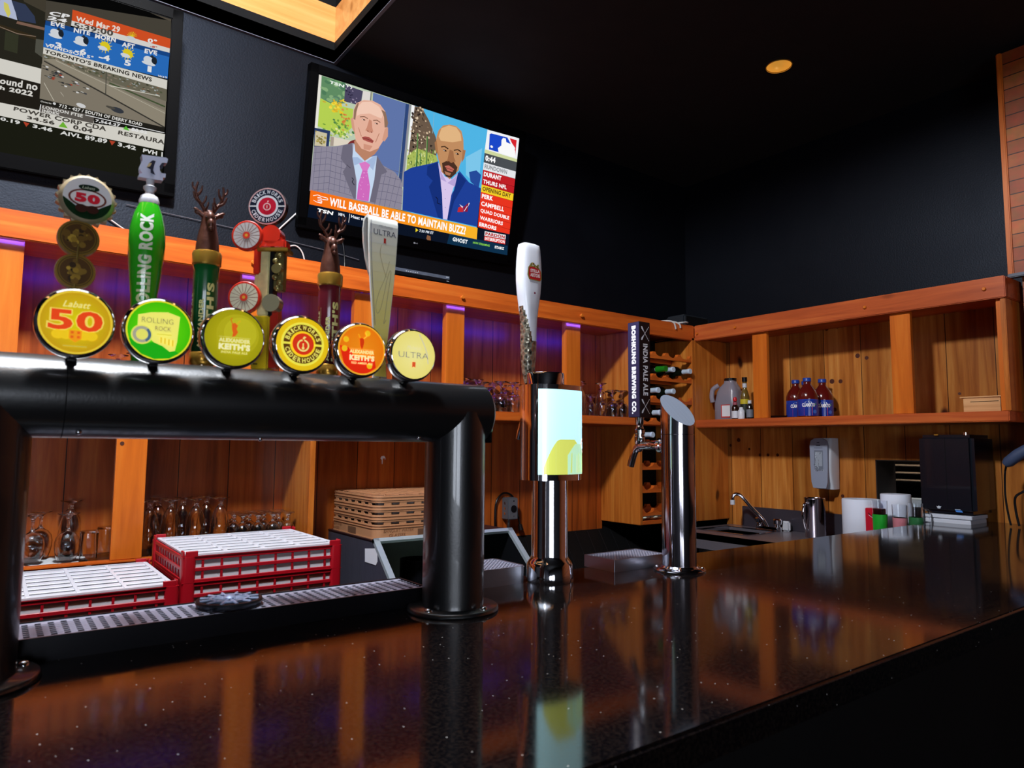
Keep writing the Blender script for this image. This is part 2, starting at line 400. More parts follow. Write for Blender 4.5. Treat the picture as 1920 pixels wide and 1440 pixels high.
def brickmat():
    m, t, b = newmat('narrow orange brick courses'); N = t.nodes.new; L = t.links.new
    tc = N('ShaderNodeTexCoord'); sep = N('ShaderNodeSeparateXYZ'); L(tc.outputs['Object'], sep.inputs[0])
    dv = N('ShaderNodeMath'); dv.operation = 'DIVIDE'; dv.inputs[1].default_value = 0.049; L(sep.outputs[2], dv.inputs[0])
    fr = N('ShaderNodeMath'); fr.operation = 'FRACT'; L(dv.outputs[0], fr.inputs[0]); fl = N('ShaderNodeMath'); fl.operation = 'FLOOR'; L(dv.outputs[0], fl.inputs[0])
    wn = N('ShaderNodeTexWhiteNoise'); wn.noise_dimensions = '1D'; L(fl.outputs[0], wn.inputs['W'])
    cr = N('ShaderNodeValToRGB'); cr.color_ramp.elements[0].color = lin('8a3a16'); cr.color_ramp.elements[1].color = lin('b8652a'); L(wn.outputs['Value'], cr.inputs['Fac'])
    n = N('ShaderNodeTexNoise'); n.inputs['Scale'].default_value = 26; n.inputs['Detail'].default_value = 4; L(tc.outputs['Object'], n.inputs['Vector'])
    m1 = N('ShaderNodeMix'); m1.data_type = 'RGBA'; m1.blend_type = 'OVERLAY'; m1.inputs[0].default_value = 0.5; L(cr.outputs[0], m1.inputs[6]); L(n.outputs['Color'], m1.inputs[7])
    lt = N('ShaderNodeMath'); lt.operation = 'LESS_THAN'; lt.inputs[1].default_value = 0.07; L(fr.outputs[0], lt.inputs[0])
    m2 = N('ShaderNodeMix'); m2.data_type = 'RGBA'; m2.inputs[7].default_value = lin('230d05'); L(lt.outputs[0], m2.inputs[0]); L(m1.outputs[2], m2.inputs[6]); L(m2.outputs[2], b.inputs['Base Color'])
    bp = N('ShaderNodeBump'); bp.invert = True; bp.inputs['Strength'].default_value = 0.7; bp.inputs['Distance'].default_value = 0.004; L(lt.outputs[0], bp.inputs['Height']); L(bp.outputs[0], b.inputs['Normal'])
    b.inputs['Roughness'].default_value = 0.55
    return m
M['brick'] = brickmat()

# ---------------------------------------------------------------- room shell
XL, XR, YF, YB = -3.0, 3.065, -3.2, 2.475
SX0, SX1, SY0, SY1 = -1.1, 0.972, 0.35, YB - 0.012      # ceiling recess
struct('floor', B().box(XL - .2, XR + .2, YF - .2, YB + .2, FLOOR - .08, FLOOR), M['floor'])
b = B()
b.box(XL - .2, SX0, YF - .2, YB + .2, CEIL, CEIL + .05)
DX, DY, DH = 2.345, 1.43, .047
b.box(SX1, DX - DH, YF - .2, YB + .2, CEIL, CEIL + .05); b.box(DX + DH, XR + .2, YF - .2, YB + .2, CEIL, CEIL + .05); b.box(DX - DH, DX + DH, YF - .2, DY - DH, CEIL, CEIL + .05); b.box(DX - DH, DX + DH, DY + DH, YB + .2, CEIL, CEIL + .05)
b.box(SX0, SX1, YF - .2, SY0, CEIL, CEIL + .05); b.box(SX0, SX1, SY1, YB + .2, CEIL, CEIL + .05)
ceiling = struct('ceiling', b, M['black_ceiling'])
struct('wall_back', B().box(XL - .2, XR + .2, YB, YB + .15, FLOOR, CEIL), M['black_paint'])
struct('wall_left', B().box(XL - .15, XL, YF - .2, YB + .1, FLOOR, CEIL), M['room_wall'])
# right wall with the pass-through opening behind the towel dispenser
OY0, OY1, OZ0, OZ1 = 1.265, 1.456, 1.0, 1.294
b = B(); b.box(XR, XR + .15, OY1, YB + .1, FLOOR, CEIL); b.box(XR, XR + .15, YF - .2, OY0, FLOOR, CEIL); b.box(XR, XR + .15, OY0, OY1, OZ1, CEIL); b.box(XR, XR + .15, OY0, OY1, FLOOR, OZ0)
struct('wall_right', b, M['black_paint'])
b = B(); b.box(2.91, XR, YF, .852, 1.07, 1.962)
struct('wall_brick_lower', b, M['brick'])
struct('wall_dark_panel', B().box(2.91, XR, YF, .852, FLOOR, 1.0695), M['black_matte'])  # black panel added under the brick to keep this corner dark
b = B(); b.box(2.882, XR, YF, .868, 1.966, 2.79)
wb = struct('wall_brick_upper', b, M['brick'])
struct('trim_1', B().box(2.872, 2.886, .866, .884, 1.962, 2.79, .003), M['pine_z'])
struct('trim_2', B().box(2.868, 2.9, YF, .884, 1.952, 1.966, .003), M['darksteel'])
# wall behind the customers with two unseen windows added to light the fronts
WZ0, WZ1 = 0.85, 1.75
wins = [(-2.7, -1.6), (-1.4, -0.3)]
b = B(); xs = [XL] + [v for w in wins for v in w] + [XR]
for i in range(0, len(xs), 2): b.box(xs[i], xs[i + 1], YF - .15, YF, FLOOR, CEIL)
for a, c in wins: b.box(a, c, YF - .15, YF, FLOOR, WZ0); b.box(a, c, YF - .15, YF, WZ1, CEIL)
struct('wall_front', b, M['room_wall'])
M['daylight'] = mat('added daylight pane', 'ffffff', emit='cfe0ff', es=2.2)
for i, (a, c) in enumerate(wins):
    w = struct('window_%d' % (i + 1), B().box(a, a + .04, YF - .1, YF - .02, WZ0, WZ1).box(c - .04, c, YF - .1, YF - .02, WZ0, WZ1).box(a, c, YF - .1, YF - .02, WZ0, WZ0 + .04).box(a, c, YF - .1, YF - .02, WZ1 - .04, WZ1).box((a + c) / 2 - .015, (a + c) / 2 + .015, YF - .1, YF - .02, WZ0, WZ1), M['white_pl'])
    struct('pane', B().box(a + .04, c - .04, YF - .08, YF - .07, WZ0 + .04, WZ1 - .04), M['daylight'], w)

# ceiling recess above the bar: grey lip, shadow gap, pine boards, black shaft
def frame(b, x0, x1, y0, y1, z0, z1, t):
    b.box(x0 - t, x0, y0 - t, y1 + t, z0, z1); b.box(x1, x1 + t, y0 - t, y1 + t, z0, z1); b.box(x0, x1, y0 - t, y0, z0, z1); b.box(x0, x1, y1, y1 + t, z0, z1); return b
struct('trim_3', frame(B(), SX0, SX1, SY0, SY1, CEIL - .002, CEIL + .036, .012), M['grey_trim'])
struct('trim_4', frame(B(), SX0, SX1, SY0, SY1, CEIL + .036, CEIL + .082, .012), M['black_matte'])
struct('trim_5', frame(B(), SX0 - .0, SX1, SY0, SY1, CEIL + .082, CEIL + .225, .012), M['lamp_wood'])
b = frame(B(), SX0, SX1, SY0, SY1, CEIL + .225, 3.5, .012); b.box(SX0, SX1, SY0, SY1, 3.5, 3.52)
struct('ceiling_recess', b, M['black_matte'])

# recessed downlight
t = thing('downlight', 'round recessed downlight with a golden reflector in the black ceiling', 'ceiling light', (2.345, 1.43, CEIL))
E2 = mat('golden reflector', 'b98a3a', rough=0.35, metal=0.4, emit='d99a3c', es=0.62)
obj('reflector', B().lathe([(.046, -.001), (.047, .008), (.04, .03), (.018, .045), (0, .046)], (2.345, 1.43, CEIL - .004), 40), E2, t)
obj('rim', B().lathe([(.045, 0), (.048, -.002), (.050, 0), (.050, .002), (.045, .002)], (2.345, 1.43, CEIL - .003), 40, closed=True), M['gold'], t)
obj('cover_ring', B().lathe([(.049, 0), (.068, 0), (.068, .001), (.049, .001)], (2.345, 1.43, CEIL - .002), 40, closed=True), M['black_ceiling'], t)

# ---------------------------------------------------------------- lights
def area(name, loc, target, sx, sy, power, col, shape='RECTANGLE', spread=PI):
    l = bpy.data.lights.new(name, 'AREA'); l.shape = shape; l.size = sx; l.size_y = sy; l.energy = power; l.color = col; l.spread = spread
    o = bpy.data.objects.new(name, l); COL.objects.link(o); o.location = loc
    o.rotation_euler = (Vector(target) - Vector(loc)).to_track_quat('-Z', 'Y').to_euler(); return o
# pendant lamp hanging inside the recess: the main light of the bar
PX, PY, PZ = 0.12, 1.02, 3.02
t = thing('pendant_lamp', 'bare globe pendant lamp with a white socket hanging in the ceiling recess above the bar', 'ceiling light', (PX, PY, PZ))
obj('shade', B().lathe([(.045, .02), (.06, .03), (.05, .12), (.03, .14), (.03, .15), (.02, .15), (.02, .135), (.04, .11), (.045, .04)], (PX, PY, PZ), 40, closed=True), M['white_pl'], t)
obj('cord', B().cyl((PX, PY, PZ + .14), .006, 3.5 - PZ - .14, n=10), M['black_plastic'], t)
l = bpy.data.lights.new('pendant_light', 'POINT'); l.energy = 225; l.color = (0.93, 0.96, 1.0); l.shadow_soft_size = .10
o = bpy.data.objects.new('pendant_light', l); COL.objects.link(o); o.location = (PX, PY, PZ - .08)
area('recess_fill', (-.05, 1.3, 3.47), (-.05, 1.3, 0), 1.5, 1.6, 26, (0.76, 0.86, 1.0))  # soft fill added at the top of the shaft, no fitting there
for i, (a, c) in enumerate(wins):
    area('window_fill_%d' % (i + 1), ((a + c) / 2, YF + .02, 1.3), ((a + c) / 2, 3, 1.4), 1.0, .85, 24, (0.84, 0.9, 1.0))  # fill light added at each unseen window
W = bpy.data.worlds.new('dim room'); SC.world = W; W.use_nodes = True
W.node_tree.nodes['Background'].inputs[0].default_value = (.02, .025, .04, 1); W.node_tree.nodes['Background'].inputs[1].default_value = 0.5

# ---------------------------------------------------------------- camera
cd = bpy.data.cameras.new('camera'); cam = bpy.data.objects.new('camera', cd); COL.objects.link(cam); SC.camera = cam
yaw, pit, rol = 0.928068, 0.0892834, 0.00826135
f0 = Vector((math.cos(yaw), math.sin(yaw), 0)); r0 = Vector((math.sin(yaw), -math.cos(yaw), 0)); u0 = Vector((0, 0, 1))
fw = f0 * math.cos(pit) + u0 * math.sin(pit); up = -f0 * math.sin(pit) + u0 * math.cos(pit)
r1 = r0 * math.cos(rol) + up * math.sin(rol); u1 = -r0 * math.sin(rol) + up * math.cos(rol)
mw = Matrix((r1, u1, -fw)).transposed().to_4x4(); mw.translation = Vector((0, 0, 1.34))
cam.matrix_world = mw
cd.sensor_width = 36; cd.lens = 1297.6 / 1920 * 36; cd.clip_start = 0.02; cd.clip_end = 60
cd.dof.use_dof = True; cd.dof.focus_distance = 2.4 * S; cd.dof.aperture_fstop = 6.8
SC.view_settings.view_transform = 'Standard'; SC.view_settings.look = 'None'; SC.view_settings.gamma = 1; SC.view_settings.exposure = 0.0
SC.view_settings.use_curve_mapping = False
try:
    SC.cycles.use_denoising = True; SC.cycles.caustics_reflective = False; SC.cycles.caustics_refractive = False
    SC.cycles.max_bounces = 10; SC.cycles.transmission_bounces = 10; SC.cycles.glossy_bounces = 5; SC.cycles.transparent_max_bounces = 8
    SC.cycles.sample_clamp_indirect = 6
except Exception: pass

# ---------------------------------------------------------------- back bar cabinets
t = thing('back_bar_cabinet', 'long varnished pine back bar shelving under the televisions, with blue light strip', 'shelving', (0.8, 2.33, .95))
back = obj('back_panel', B().box(-1.4, 2.39, 2.455, YB - .001, .945, 1.90), M['pine_v'], t, angle=30)
back['label'] = 'upright varnished pine boards behind the shelves'
obj('rail', B().box(-1.4, 2.785, 2.2, 2.222, 1.87, 1.947, .003), M['pine_x'], t)['label'] = 'orange pine rail along the top front'
obj('top_board', B().box(-1.4, 2.785, 2.222, 2.474, 1.9, 1.9465), M['pine_x'], t)
obj('soffit', B().box(-1.4, 2.40, 2.222, 2.455, 1.886, 1.90), M['pine_x'], t)
obj('shelf', B().box(-1.4, 2.39, 2.2, 2.455, 1.438, 1.475, .003), M['pine_x'], t)['label'] = 'middle shelf board'
for x0, x1 in ((-1.2, -1.12), (-.62, -.54), (-.05, .04), (.604, .69), (.984, 1.06), (1.357, 1.44), (1.962, 2.046)):
    if x0 == .984: continue
    obj('post', B().box(x0, x1, 2.232, 2.262, 1.475, 1.886, .002), M['pine_z'], t)
obj('post', B().box(.984, 1.06, 2.232, 2.262, 1.475, 1.886, .002), M['pine_z'], t)
obj('post', B().box(.279, .356, 2.2, 2.222, 1.018, 1.438, .002), M['pine_z'], t)
obj('post', B().box(-.55, -.47, 2.2, 2.222, 1.018, 1.438, .002), M['pine_z'], t)
b = B().box(-1.4, .849, 2.2, 2.455, .985, 1.006)
for k in range(3): b.box(-1.4, .849, 2.196 - .002 * k, 2.23, 1.018 - .0115 * k - .007, 1.018 - .0115 * k, .0015)
obj('lower_shelf', b, M['pine_x'], t)
obj('end_panel', B().box(.832, .85, 2.2, 2.455, .985, 1.438, .002), M['pine_side'], t)
b = B()
for x, y, z in ((.6246, 2.2, 1.9068), (1.4048, 2.2, 1.9027), (2.018, 2.2, 1.9064), (-.15, 2.2, 1.907)): obj('peg', B().lathe([(0, -.012), (.006, -.012), (.008, -.007), (.005, -.002), (.006, 0), (0, 0)], (x, y, z), 14, 'y'), M['pine_z'], t)
for x, z in ((.296, 1.342), (.296, 1.29)): pass
obj('screw', B().cyl((.292, 2.199, 1.338), .0055, .001, 'y', 14), M['bronze'], t)
M['led'] = mat('blue light strip', '1408ff', emit='1a0cff', es=16)
b = B()
for k in range(150):
    x = -1.3 + k * .0275
    if x < 2.3: b.box(x, x + .007, 2.2222, 2.2245, 1.874, 1.8795)
led = obj('light_strip', b, M['led'], t); led['label'] = 'strip of blue light emitting diodes behind the rail'; led['kind'] = 'stuff'
for x in (-.9, -.2, .6, 1.4, 2.0):
    a = area('strip_light', (x, 2.23, 1.868), (x, 2.46, 1.74), .7, .012, .85, (0.03, 0.03, 1.0))
obj('stain', B().prism([(1.206, 1.288), (1.211, 1.297), (1.222, 1.298), (1.227, 1.291), (1.2275, 1.284), (1.2255, 1.283), (1.224, 1.289), (1.2165, 1.287), (1.2155, 1.266), (1.213, 1.266), (1.212, 1.283)], 2.4548, 2.4552), M['paper'], t)

t2 = thing('back_bar_cabinet', 'shorter pine wall shelving on the side wall above the sink', 'shelving', (2.92, 1.5, .95))
b = B(); b.box(3.045, XR - .001, .875, OY0, .6, 1.90); b.box(3.045, XR - .001, OY1, 2.216, .6, 1.90); b.box(3.045, XR - .001, OY0, OY1, OZ1, 1.90); b.box(3.045, XR - .001, OY0, OY1, .6, OZ0)
obj('back_panel', b, M['pine_v2'], t2, angle=30)['label'] = 'upright varnished pine boards with dark knots'
obj('rail', B().box(2.785, 2.807, .867, 2.2, 1.87, 1.947, .003).box(2.807, 2.95, .867, .887, 1.87, 1.947, .003), M['pine_y'], t2)['label'] = 'reddish pine rail along the top front'
obj('top_board', B().box(2.807, 3.062, .887, 2.474, 1.9, 1.9465).box(2.807, 3.045, .887, 2.2, 1.886, 1.90), M['pine_y'], t2)
obj('shelf', B().box(2.785, 3.045, .875, 2.2, 1.438, 1.475, .003), M['pine_y'], t2)['label'] = 'shelf board'
for y0, y1 in ((1.812, 1.886), (1.192, 1.267), (.887, .905)):
    obj('post', B().box(2.807, 2.829, y0, y1, 1.475, 1.886, .002), M['pine_z'], t2)
obj('end_panel', B().box(2.795, 3.045, .872, .888, 1.475, 1.87, .002), M['pine_side'], t2)
obj('side_panel', B().box(2.785, 3.045, 2.2, 2.216, .98, 1.886, .002), M['pine_side'], t2)
b = B()
for y, z in ((1.96, 1.907), (1.35, 1.908), (.93, 1.908), (2.18, 1.905)): obj('peg', B().lathe([(0, -.008), (.005, -.008), (.007, -.004), (.005, 0), (0, 0)], (2.785, y, z), 12, 'x'), M['pine_z'], t2)
M['knot'] = mat('dark pine knot', '4a1c0a', rough=0.5)
b = B()
for y, z, r in ((1.6538, 1.8877, .009), (1.6034, 1.8885, .006), (1.5162, 1.7503, .011), (1.4769, 1.737, .009), (1.6367, 1.6449, .012), (1.5971, 1.6422, .01), (1.6287, 1.5159, .01), (2.1366, 1.3797, .011), (2.185, 1.3524, .008), (2.0755, 1.3343, .007), (2.0159, 1.3059, .008), (1.9716, 1.3066, .008), (1.9198, 1.3073, .008), (1.6053, 1.1303, .008), (1.33, 1.74, .007), (1.12, 1.56, .006)):
    obj('knot', B().cyl((3.0447, y, z), r * .95, .0006, 'x', 12), M['knot'], t2)

# wine rack in the corner
w = thing('wine_rack', 'pine wine rack with scalloped rails in the corner of the back bar', 'wine rack', (2.58, 2.33, .98))
obj('side_panel', B().box(2.382, 2.4, 2.2, 2.455, .985, 1.886, .002), M['pine_side'], w)
obj('side_panel', B().box(2.765, 2.785, 2.2, 2.455, .985, 1.886, .002), M['pine_side'], w)
obj('back_panel', B().box(2.4, 2.765, 2.44, 2.474, .985, 1.886), M['black_matte'], w)  # matt black stands in for the shadowed voids behind the rails
obj('bottom_board', B().box(2.4, 2.765, 2.2, 2.44, .985, 1.003, .002), M['pine_x'], w)
levels = [1.025 + .105 * k for k in range(8)]
for z in levels:
    b = B()
    for yy, dz in ((2.203, 0), (2.33, .006)):
        pts = [(2.4, z)]; pts += [(2.765, z)]
        n = 4; wdt = .365 / n
        top = []
        for k in range(n):
            x0 = 2.4 + k * wdt
            top.append((x0, z + .032 + dz))
            for i in range(9):
                a = PI * i / 8; top.append((x0 + wdt / 2 - .036 * math.cos(a), z + .032 + dz - .020 * math.sin(a)))
        top.append((2.765, z + .032 + dz))
        b.prism(pts + top[::-1], yy, yy + .018)
    obj('rack_rail', b, M['pine_x'], w)
M['bottle_dark'] = mat('dark green wine glass', '0a120c', rough=0.08, coat=0.5)
M['foil_white'] = mat('white foil capsule', 'c3d3e4', rough=0.35)
M['foil_green'] = mat('green foil', '1f7a1c', rough=0.3)
def wine_bottle():
    r = thing('wine_bottle', 'x', 'bottle', (0, 0, 0), 0, 'wine bottles lying in the rack')
    obj('body', B().lathe([(0, .26), (.030, .26), (.033, .25), (.033, .10), (.028, .075), (.0125, .05), (.0115, .03), (0, .03)], (0, 0, 0), 24, 'y'), M['bottle_dark'], r, False)
    obj('foil', B().lathe([(0, 0), (.0125, 0), (.0135, .002), (.0135, .012), (.0125, .014), (.0125, .046), (0, .046)], (0, 0, 0), 20, 'y'), M['foil_white'], r, False)
    return r
wb0 = wine_bottle(); first = True
bl = [(2.60, 6, 'wine bottle second from the right in the top occupied row'), (2.725, 6, 'wine bottle farthest right in the top occupied row, beside the side panel'),
      (2.492, 5, 'wine bottle with half hidden white cap in the second row, left of its neighbour'), (2.60, 5, 'wine bottle with white cap at the right of the second row'),
      (2.505, 4, 'wine bottle with white cap at the left of the third row'), (2.575, 4, 'low lying wine bottle between two others in the third row'), (2.645, 4, 'wine bottle with white cap at the right of the third row'),
      (2.45, 3, 'wine bottle cap peeping out just beside the square black tap handle')]
for x, k, lab in bl:
    z = levels[k] + .032 - .020 + .033 + .012
    if first: wb0.location = (x, 2.178, z); wb0['label'] = lab; first = False; o = wb0
    else: o = dup(wb0, (x, 2.178, z), label=lab)
    if 'low lying' in lab: o.location.z -= .012
g = thing('wine_bottle', 'bottle with bright green foil lying in the top occupied row', 'bottle', (2.545, 2.178, levels[6] + .057), 0, 'wine bottles lying in the rack')
obj('body', B().lathe([(0, .25), (.033, .25), (.033, .10), (.0125, .05), (0, .04)], (0, 0, 0), 20, 'y'), M['bottle_dark'], g, False)
obj('foil', B().lathe([(0, 0), (.014, 0), (.016, .055), (0, .055)], (0, 0, 0), 20, 'y'), M['foil_green'], g, False)
pic_cloth = B()
for k in range(12): pic_cloth.ball((2.42 + k * .025, 2.22 + (k % 3) * .012, 1.0165 + .002 * math.sin(k * 2.1)), .02, .02, .008, 8)
o = obj('bar_cloth', pic_cloth, mat('pale crumpled cloth', 'cfd6c4', rough=.9, var=.3, vscale=40)); tag(o, 'pale crumpled cloth in the bottom slot of the wine rack', 'cloth')

# ---------------------------------------------------------------- bar counter
t = thing('bar_counter', 'long dark speckled granite bar with a mirror finish', 'bar', (0.8, .8, FLOOR))
b = B().prism([(-2.2, .447), (2.905, .447), (2.905, .875), (3.04, .875), (3.04, 1.15), (1.30, 1.165), (-2.2, 1.165)], 1.035, 1.07, 'xy')
bmesh.ops.bevel(b.bm, geom=[e for e in b.bm.edges if all(abs(v.co.z - 1.07) < 1e-5 for v in e.verts)], offset=.004, segments=3, affect='EDGES')
obj('countertop', b, M['granite'], t, angle=30)
obj('front_panel', B().box(-2.2, 2.9, .50, .53, FLOOR, 1.035), M['black_matte'], t)
obj('back_panel', B().box(-2.2, 2.9, 1.09, 1.11, FLOOR, 1.035), M['black_matte'], t)
obj('footrest', B().tube([(-2.2, .42, FLOOR + .12), (2.9, .42, FLOOR + .12)], .02, 16).tube([(-1, .42, FLOOR + .12), (-1, .5, FLOOR + .12)], .01).tube([(1, .42, FLOOR + .12), (1, .5, FLOOR + .12)], .01), M['chrome'], t)

# back counter, ice bin and sink counter
t = thing('back_counter', 'low black work counter under the glass shelf carrying the red racks', 'counter', (0, 2.0, FLOOR))
obj('worktop', B().box(-1.5, .985, 1.45, 2.47, .833, .853, .002), M['steel'], t)
obj('cabinet_body', B().box(-1.5, .98, 1.5, 2.47, FLOOR, .833), M['black_matte'], t)
t = thing('splash_panel', 'black slatted splash panel below the pine boards beside the ice bin', 'wall panel', (2.0, 2.35, FLOOR))
obj('panel', B().prism([(2.474, .955), (2.474, FLOOR), (1.9, FLOOR), (2.05, .62), (2.44, .94)], 1.575, 2.59, 'yz'), M['black_matte'], t)
b = B()
for k in range(11):
    x = 1.70 + k * .075; b.tube([(x + .05, 2.436, .9425), (x - .09, 2.09, .6575)], .0014, 6)
o = obj('rib', b, M['darksteel'], t)

t = thing('ice_bin', 'stainless ice bin with a slanted open front under the tan racks', 'ice bin', (1.28, 2.25, FLOOR))
ZT = 1.033; X0, X1 = 1.012, 1.556
side = [(2.455, ZT - .004), (2.455, FLOOR), (1.62, FLOOR), (1.62, .62), (2.087, ZT - .004)]
obj('side_panel', B().prism(side, X0 - .006, X0 + .006, 'yz'), mat('worn grey blue side panel', '4b4a58', rough=.5, metal=.3, var=.35, vscale=9, aniso=(1, 40, 2)), t)['label'] = 'scratched grey blue side panel'
obj('side_panel', B().prism(side, X1 - .006, X1 + .006, 'yz'), M['darksteel'], t)
obj('top', B().box(X0 - .008, X1 + .008, 2.08, 2.455, ZT - .005, ZT, .001), mat('dark reddish steel top', '3b2326', rough=.4, metal=.4), t)
M['alu'] = mat('pale aluminium edging', 'c8d4dc', rough=.35, metal=.5)
d = Vector((0, 1.62 - 2.087, .62 - ZT)).normalized()
b = B()
def slat(b, x0, x1, a, c):
    p = Vector((0, 2.087, ZT)); q0 = p + d * a; q1 = p + d * c; n = Vector((0, -d.z, d.y)) * -1; n = Vector((0, d.z, -d.y)).normalized() * .008
    vs = [(x, q.y + s * n.y, q.z + s * n.z) for x in (x0, x1) for q in (q0, q1) for s in (-.5, 1)]
    b._add(vs, [(0, 1, 3, 2), (4, 6, 7, 5), (0, 4, 5, 1), (2, 3, 7, 6), (0, 2, 6, 4), (1, 5, 7, 3)])
slat(b, X0 - .008, X0 + .012, 0, .6); slat(b, X1 - .012, X1 + .008, 0, .6); slat(b, X0 - .008, X1 + .008, 0, .014)
obj('edging', b, M['alu'], t)
obj('liner', B().box(X0 + .006, X1 - .006, 2.42, 2.43, .6, ZT - .006).box(X0 + .006, X1 - .006, 1.62, 2.43, .6, .61), mat('dull green grey liner', '8c9a90', rough=.5, metal=.2, var=.3, vscale=8), t)
obj('bottle_well', B().lathe([(.062, 0), (.062, .32), (.056, .32), (.056, 0)], (1.235, 2.2, .62), 32, closed=True), M['black_plastic'], t)
obj('note', B().prism([(2.1415, 1.0), (2.052, 1.011), (2.049, .969), (2.058, .9575), (2.139, .9575)], X0 - .0075, X0 - .0065, 'yz'), M['paper'], t)['label'] = 'square white paper note'

t = thing('sink_counter', 'stainless sink counter with an upstand against the pine wall', 'sink', (2.83, 1.6, FLOOR))
b = B()
sx0, sx1, sy0, sy1 = 2.70, 2.93, 1.86, 2.12
for a in ((2.6, 3.043, 1.17, sy0), (2.6, 3.043, sy1, 2.195), (2.6, sx0, sy0, sy1), (sx1, 3.043, sy0, sy1)): b.box(a[0], a[1], a[2], a[3], .925, .953)
b.box(2.6, 2.604, 1.17, 2.195, .885, .953)
obj('worktop', b, M['sink'], t)
b = B(); b.box(sx0, sx1, sy0, sy1, .80, .805); b.box(sx0 - .004, sx0, sy0, sy1, .80, .94); b.box(sx1, sx1 + .004, sy0, sy1, .80, .94); b.box(sx0, sx1, sy0 - .004, sy0, .80, .94); b.box(sx0, sx1, sy1, sy1 + .004, .80, .94)
obj('basin', b, M['satin'], t)
b = frame(B(), sx0, sx1, sy0, sy1, .953, .957, .012)
obj('basin_rim', b, M['chrome'], t)
obj('upstand', B().box(3.03, 3.044, 1.17, 2.115, .953, 1.05, .002), mat('dull violet grey steel', '5a5662', rough=.35, metal=.7, var=.15), t)
obj('leg', B().cyl((2.63, 2.15, FLOOR), .014, .66), M['steel'], t); obj('leg', B().cyl((2.63, 1.3, FLOOR), .014, .66), M['steel'], t)
obj('cabinet_body', B().box(2.68, 3.04, 1.17, 1.75, FLOOR, .92), M['black_matte'], t)
# tap of the sink
t = thing('sink_faucet', 'small chrome two handle faucet with a long bent spout at the sink', 'faucet', (2.97, 1.93, .953))
obj('base', B().prism(rrect(.04, .13, .018, cx=2.97, cy=1.93), .953, .972, 'xy'), M['chrome'], t)
obj('spout', B().tube(smooth_path([(2.97, 1.935, .965), (2.965, 1.955, 1.0), (2.935, 1.99, 1.05), (2.90, 2.025, 1.108), (2.885, 2.045, 1.118), (2.875, 2.055, 1.108), (2.873, 2.057, 1.09)], 6), .0085, 14), M['chrome'], t)
obj('aerator', B().cyl((2.873, 2.057, 1.068), .011, .022, n=16), M['white_pl'], t)
for y in (1.978, 1.882):
    obj('handle', B().lathe([(0, 0), (.012, 0), (.012, .008), (.019, .014), (.021, .032), (.016, .038), (0, .038)], (2.97, y, .972), 10), M['chrome'], t)
o = obj('soap_bar_box', B().box(2.99, 3.01, 1.835, 1.875, .953, 1.0, .006), M['white_pl']); tag(o, 'small white block behind the sink faucet against the upstand', 'soap')

# ---------------------------------------------------------------- black pipe beer tower
HX = [.0704, .1581, .247, .3384, .4268, .513]
t = thing('beer_tower', 'black pipe beer tower bridging the bar on two posts with six round lit badges', 'beer tower', (.32, 1.0, ZB))
PR = .05; HZ = 1.395; PXL, PXR = -.012, .6297
b = B().lathe([(0, PXL - PR - .004), (PR - .006, PXL - PR - .004), (PR, PXL - PR + .002), (PR, PXR + PR - .004), (PR - .006, PXR + PR + .002), (0, PXR + PR + .002)], (0, 1.0, HZ), 48, 'x')
obj('header_pipe', b, M['powder'], t)
for px in (PXL, PXR):
    obj('post', B().lathe([(0, 0), (PR + .001, 0), (PR + .001, HZ - ZB), (0, HZ - ZB)], (px, 1.0, ZB), 48), M['powder'], t)
    f = obj('base_flange', B().lathe([(0, 0), (.075, 0), (.076, .002), (.075, .006), (.073, .0075), (0, .0075)], (px, 1.0, ZB), 48), M['powder'], t)
    for k in range(4):
        a = math.radians(20 + 90 * k); obj('bolt', B().lathe([(0, .0075), (.0065, .0075), (.0062, .0095), (.004, .0118), (0, .0125)], (px + .0625 * math.cos(a), 1.0 + .0625 * math.sin(a), ZB), 14), M['chrome'], f)
for x, z in ((.083, 1.352), (.3, 1.347), (.545, 1.352)):
    obj('screw', B().ball((x, 1.0 - math.sqrt(max(0, PR ** 2 - (z - HZ) ** 2)), z), .0035, n=10), M['chrome'], t)
obj('seam', B().lathe([(PR + .0003, 0), (PR + .0004, .0012)], (.066, 1.0, HZ), 48, 'x'), M['black_matte'], t)
sg = obj('end_sign', B().box(PXR + PR + .002, PXR + PR + .005, .97, 1.02, 1.345, 1.418, .001), M['black_plastic'], t)
M['green_sign'] = mat('green raised letters', '1f9a5a', rough=.25, coat=.5)
b = B()
for z, r in ((1.406, .010), (1.388, .009), (1.368, .011)): b.ball((PXR + PR + .006, .985, z), .005, .014, r, 14)
obj('raised_mark', b, M['green_sign'], sg)
M['neck'] = mat('black badge neck', '08080a', rough=.3)
badges = []
for i, x in enumerate(HX):
    lab = ['round lit badge, yellow gold with a red 50', 'round lit badge, bright green with a cream banner', 'round lit badge, olive and yellow with white lettering', 'round lit badge, yellow with a ring of brown letters around a red apple', 'round lit badge, orange and red with white lettering', 'round lit badge, pale cream with thin grey letters'][i]
    r = .0408
    bd = obj('badge', B().lathe([(0, .0), (r * .72, 0), (r - .004, .002), (r, .006), (r + .0003, .018), (r - .002, .0225), (r - .0042, .0235)][::-1] + [], (x, .9505 - .0235 + .012, 1.4785), 48, 'y'), M['chrome'], t)
    bd['label'] = lab
    yf = .9505 - .0235 + .012
    for v in bd.data.vertices: pass
    obj('bracket', B().box(x - .006, x + .006, .962, 1.0, 1.436, 1.464, .002), M['neck'], bd)
    badges.append((bd, x, yf))
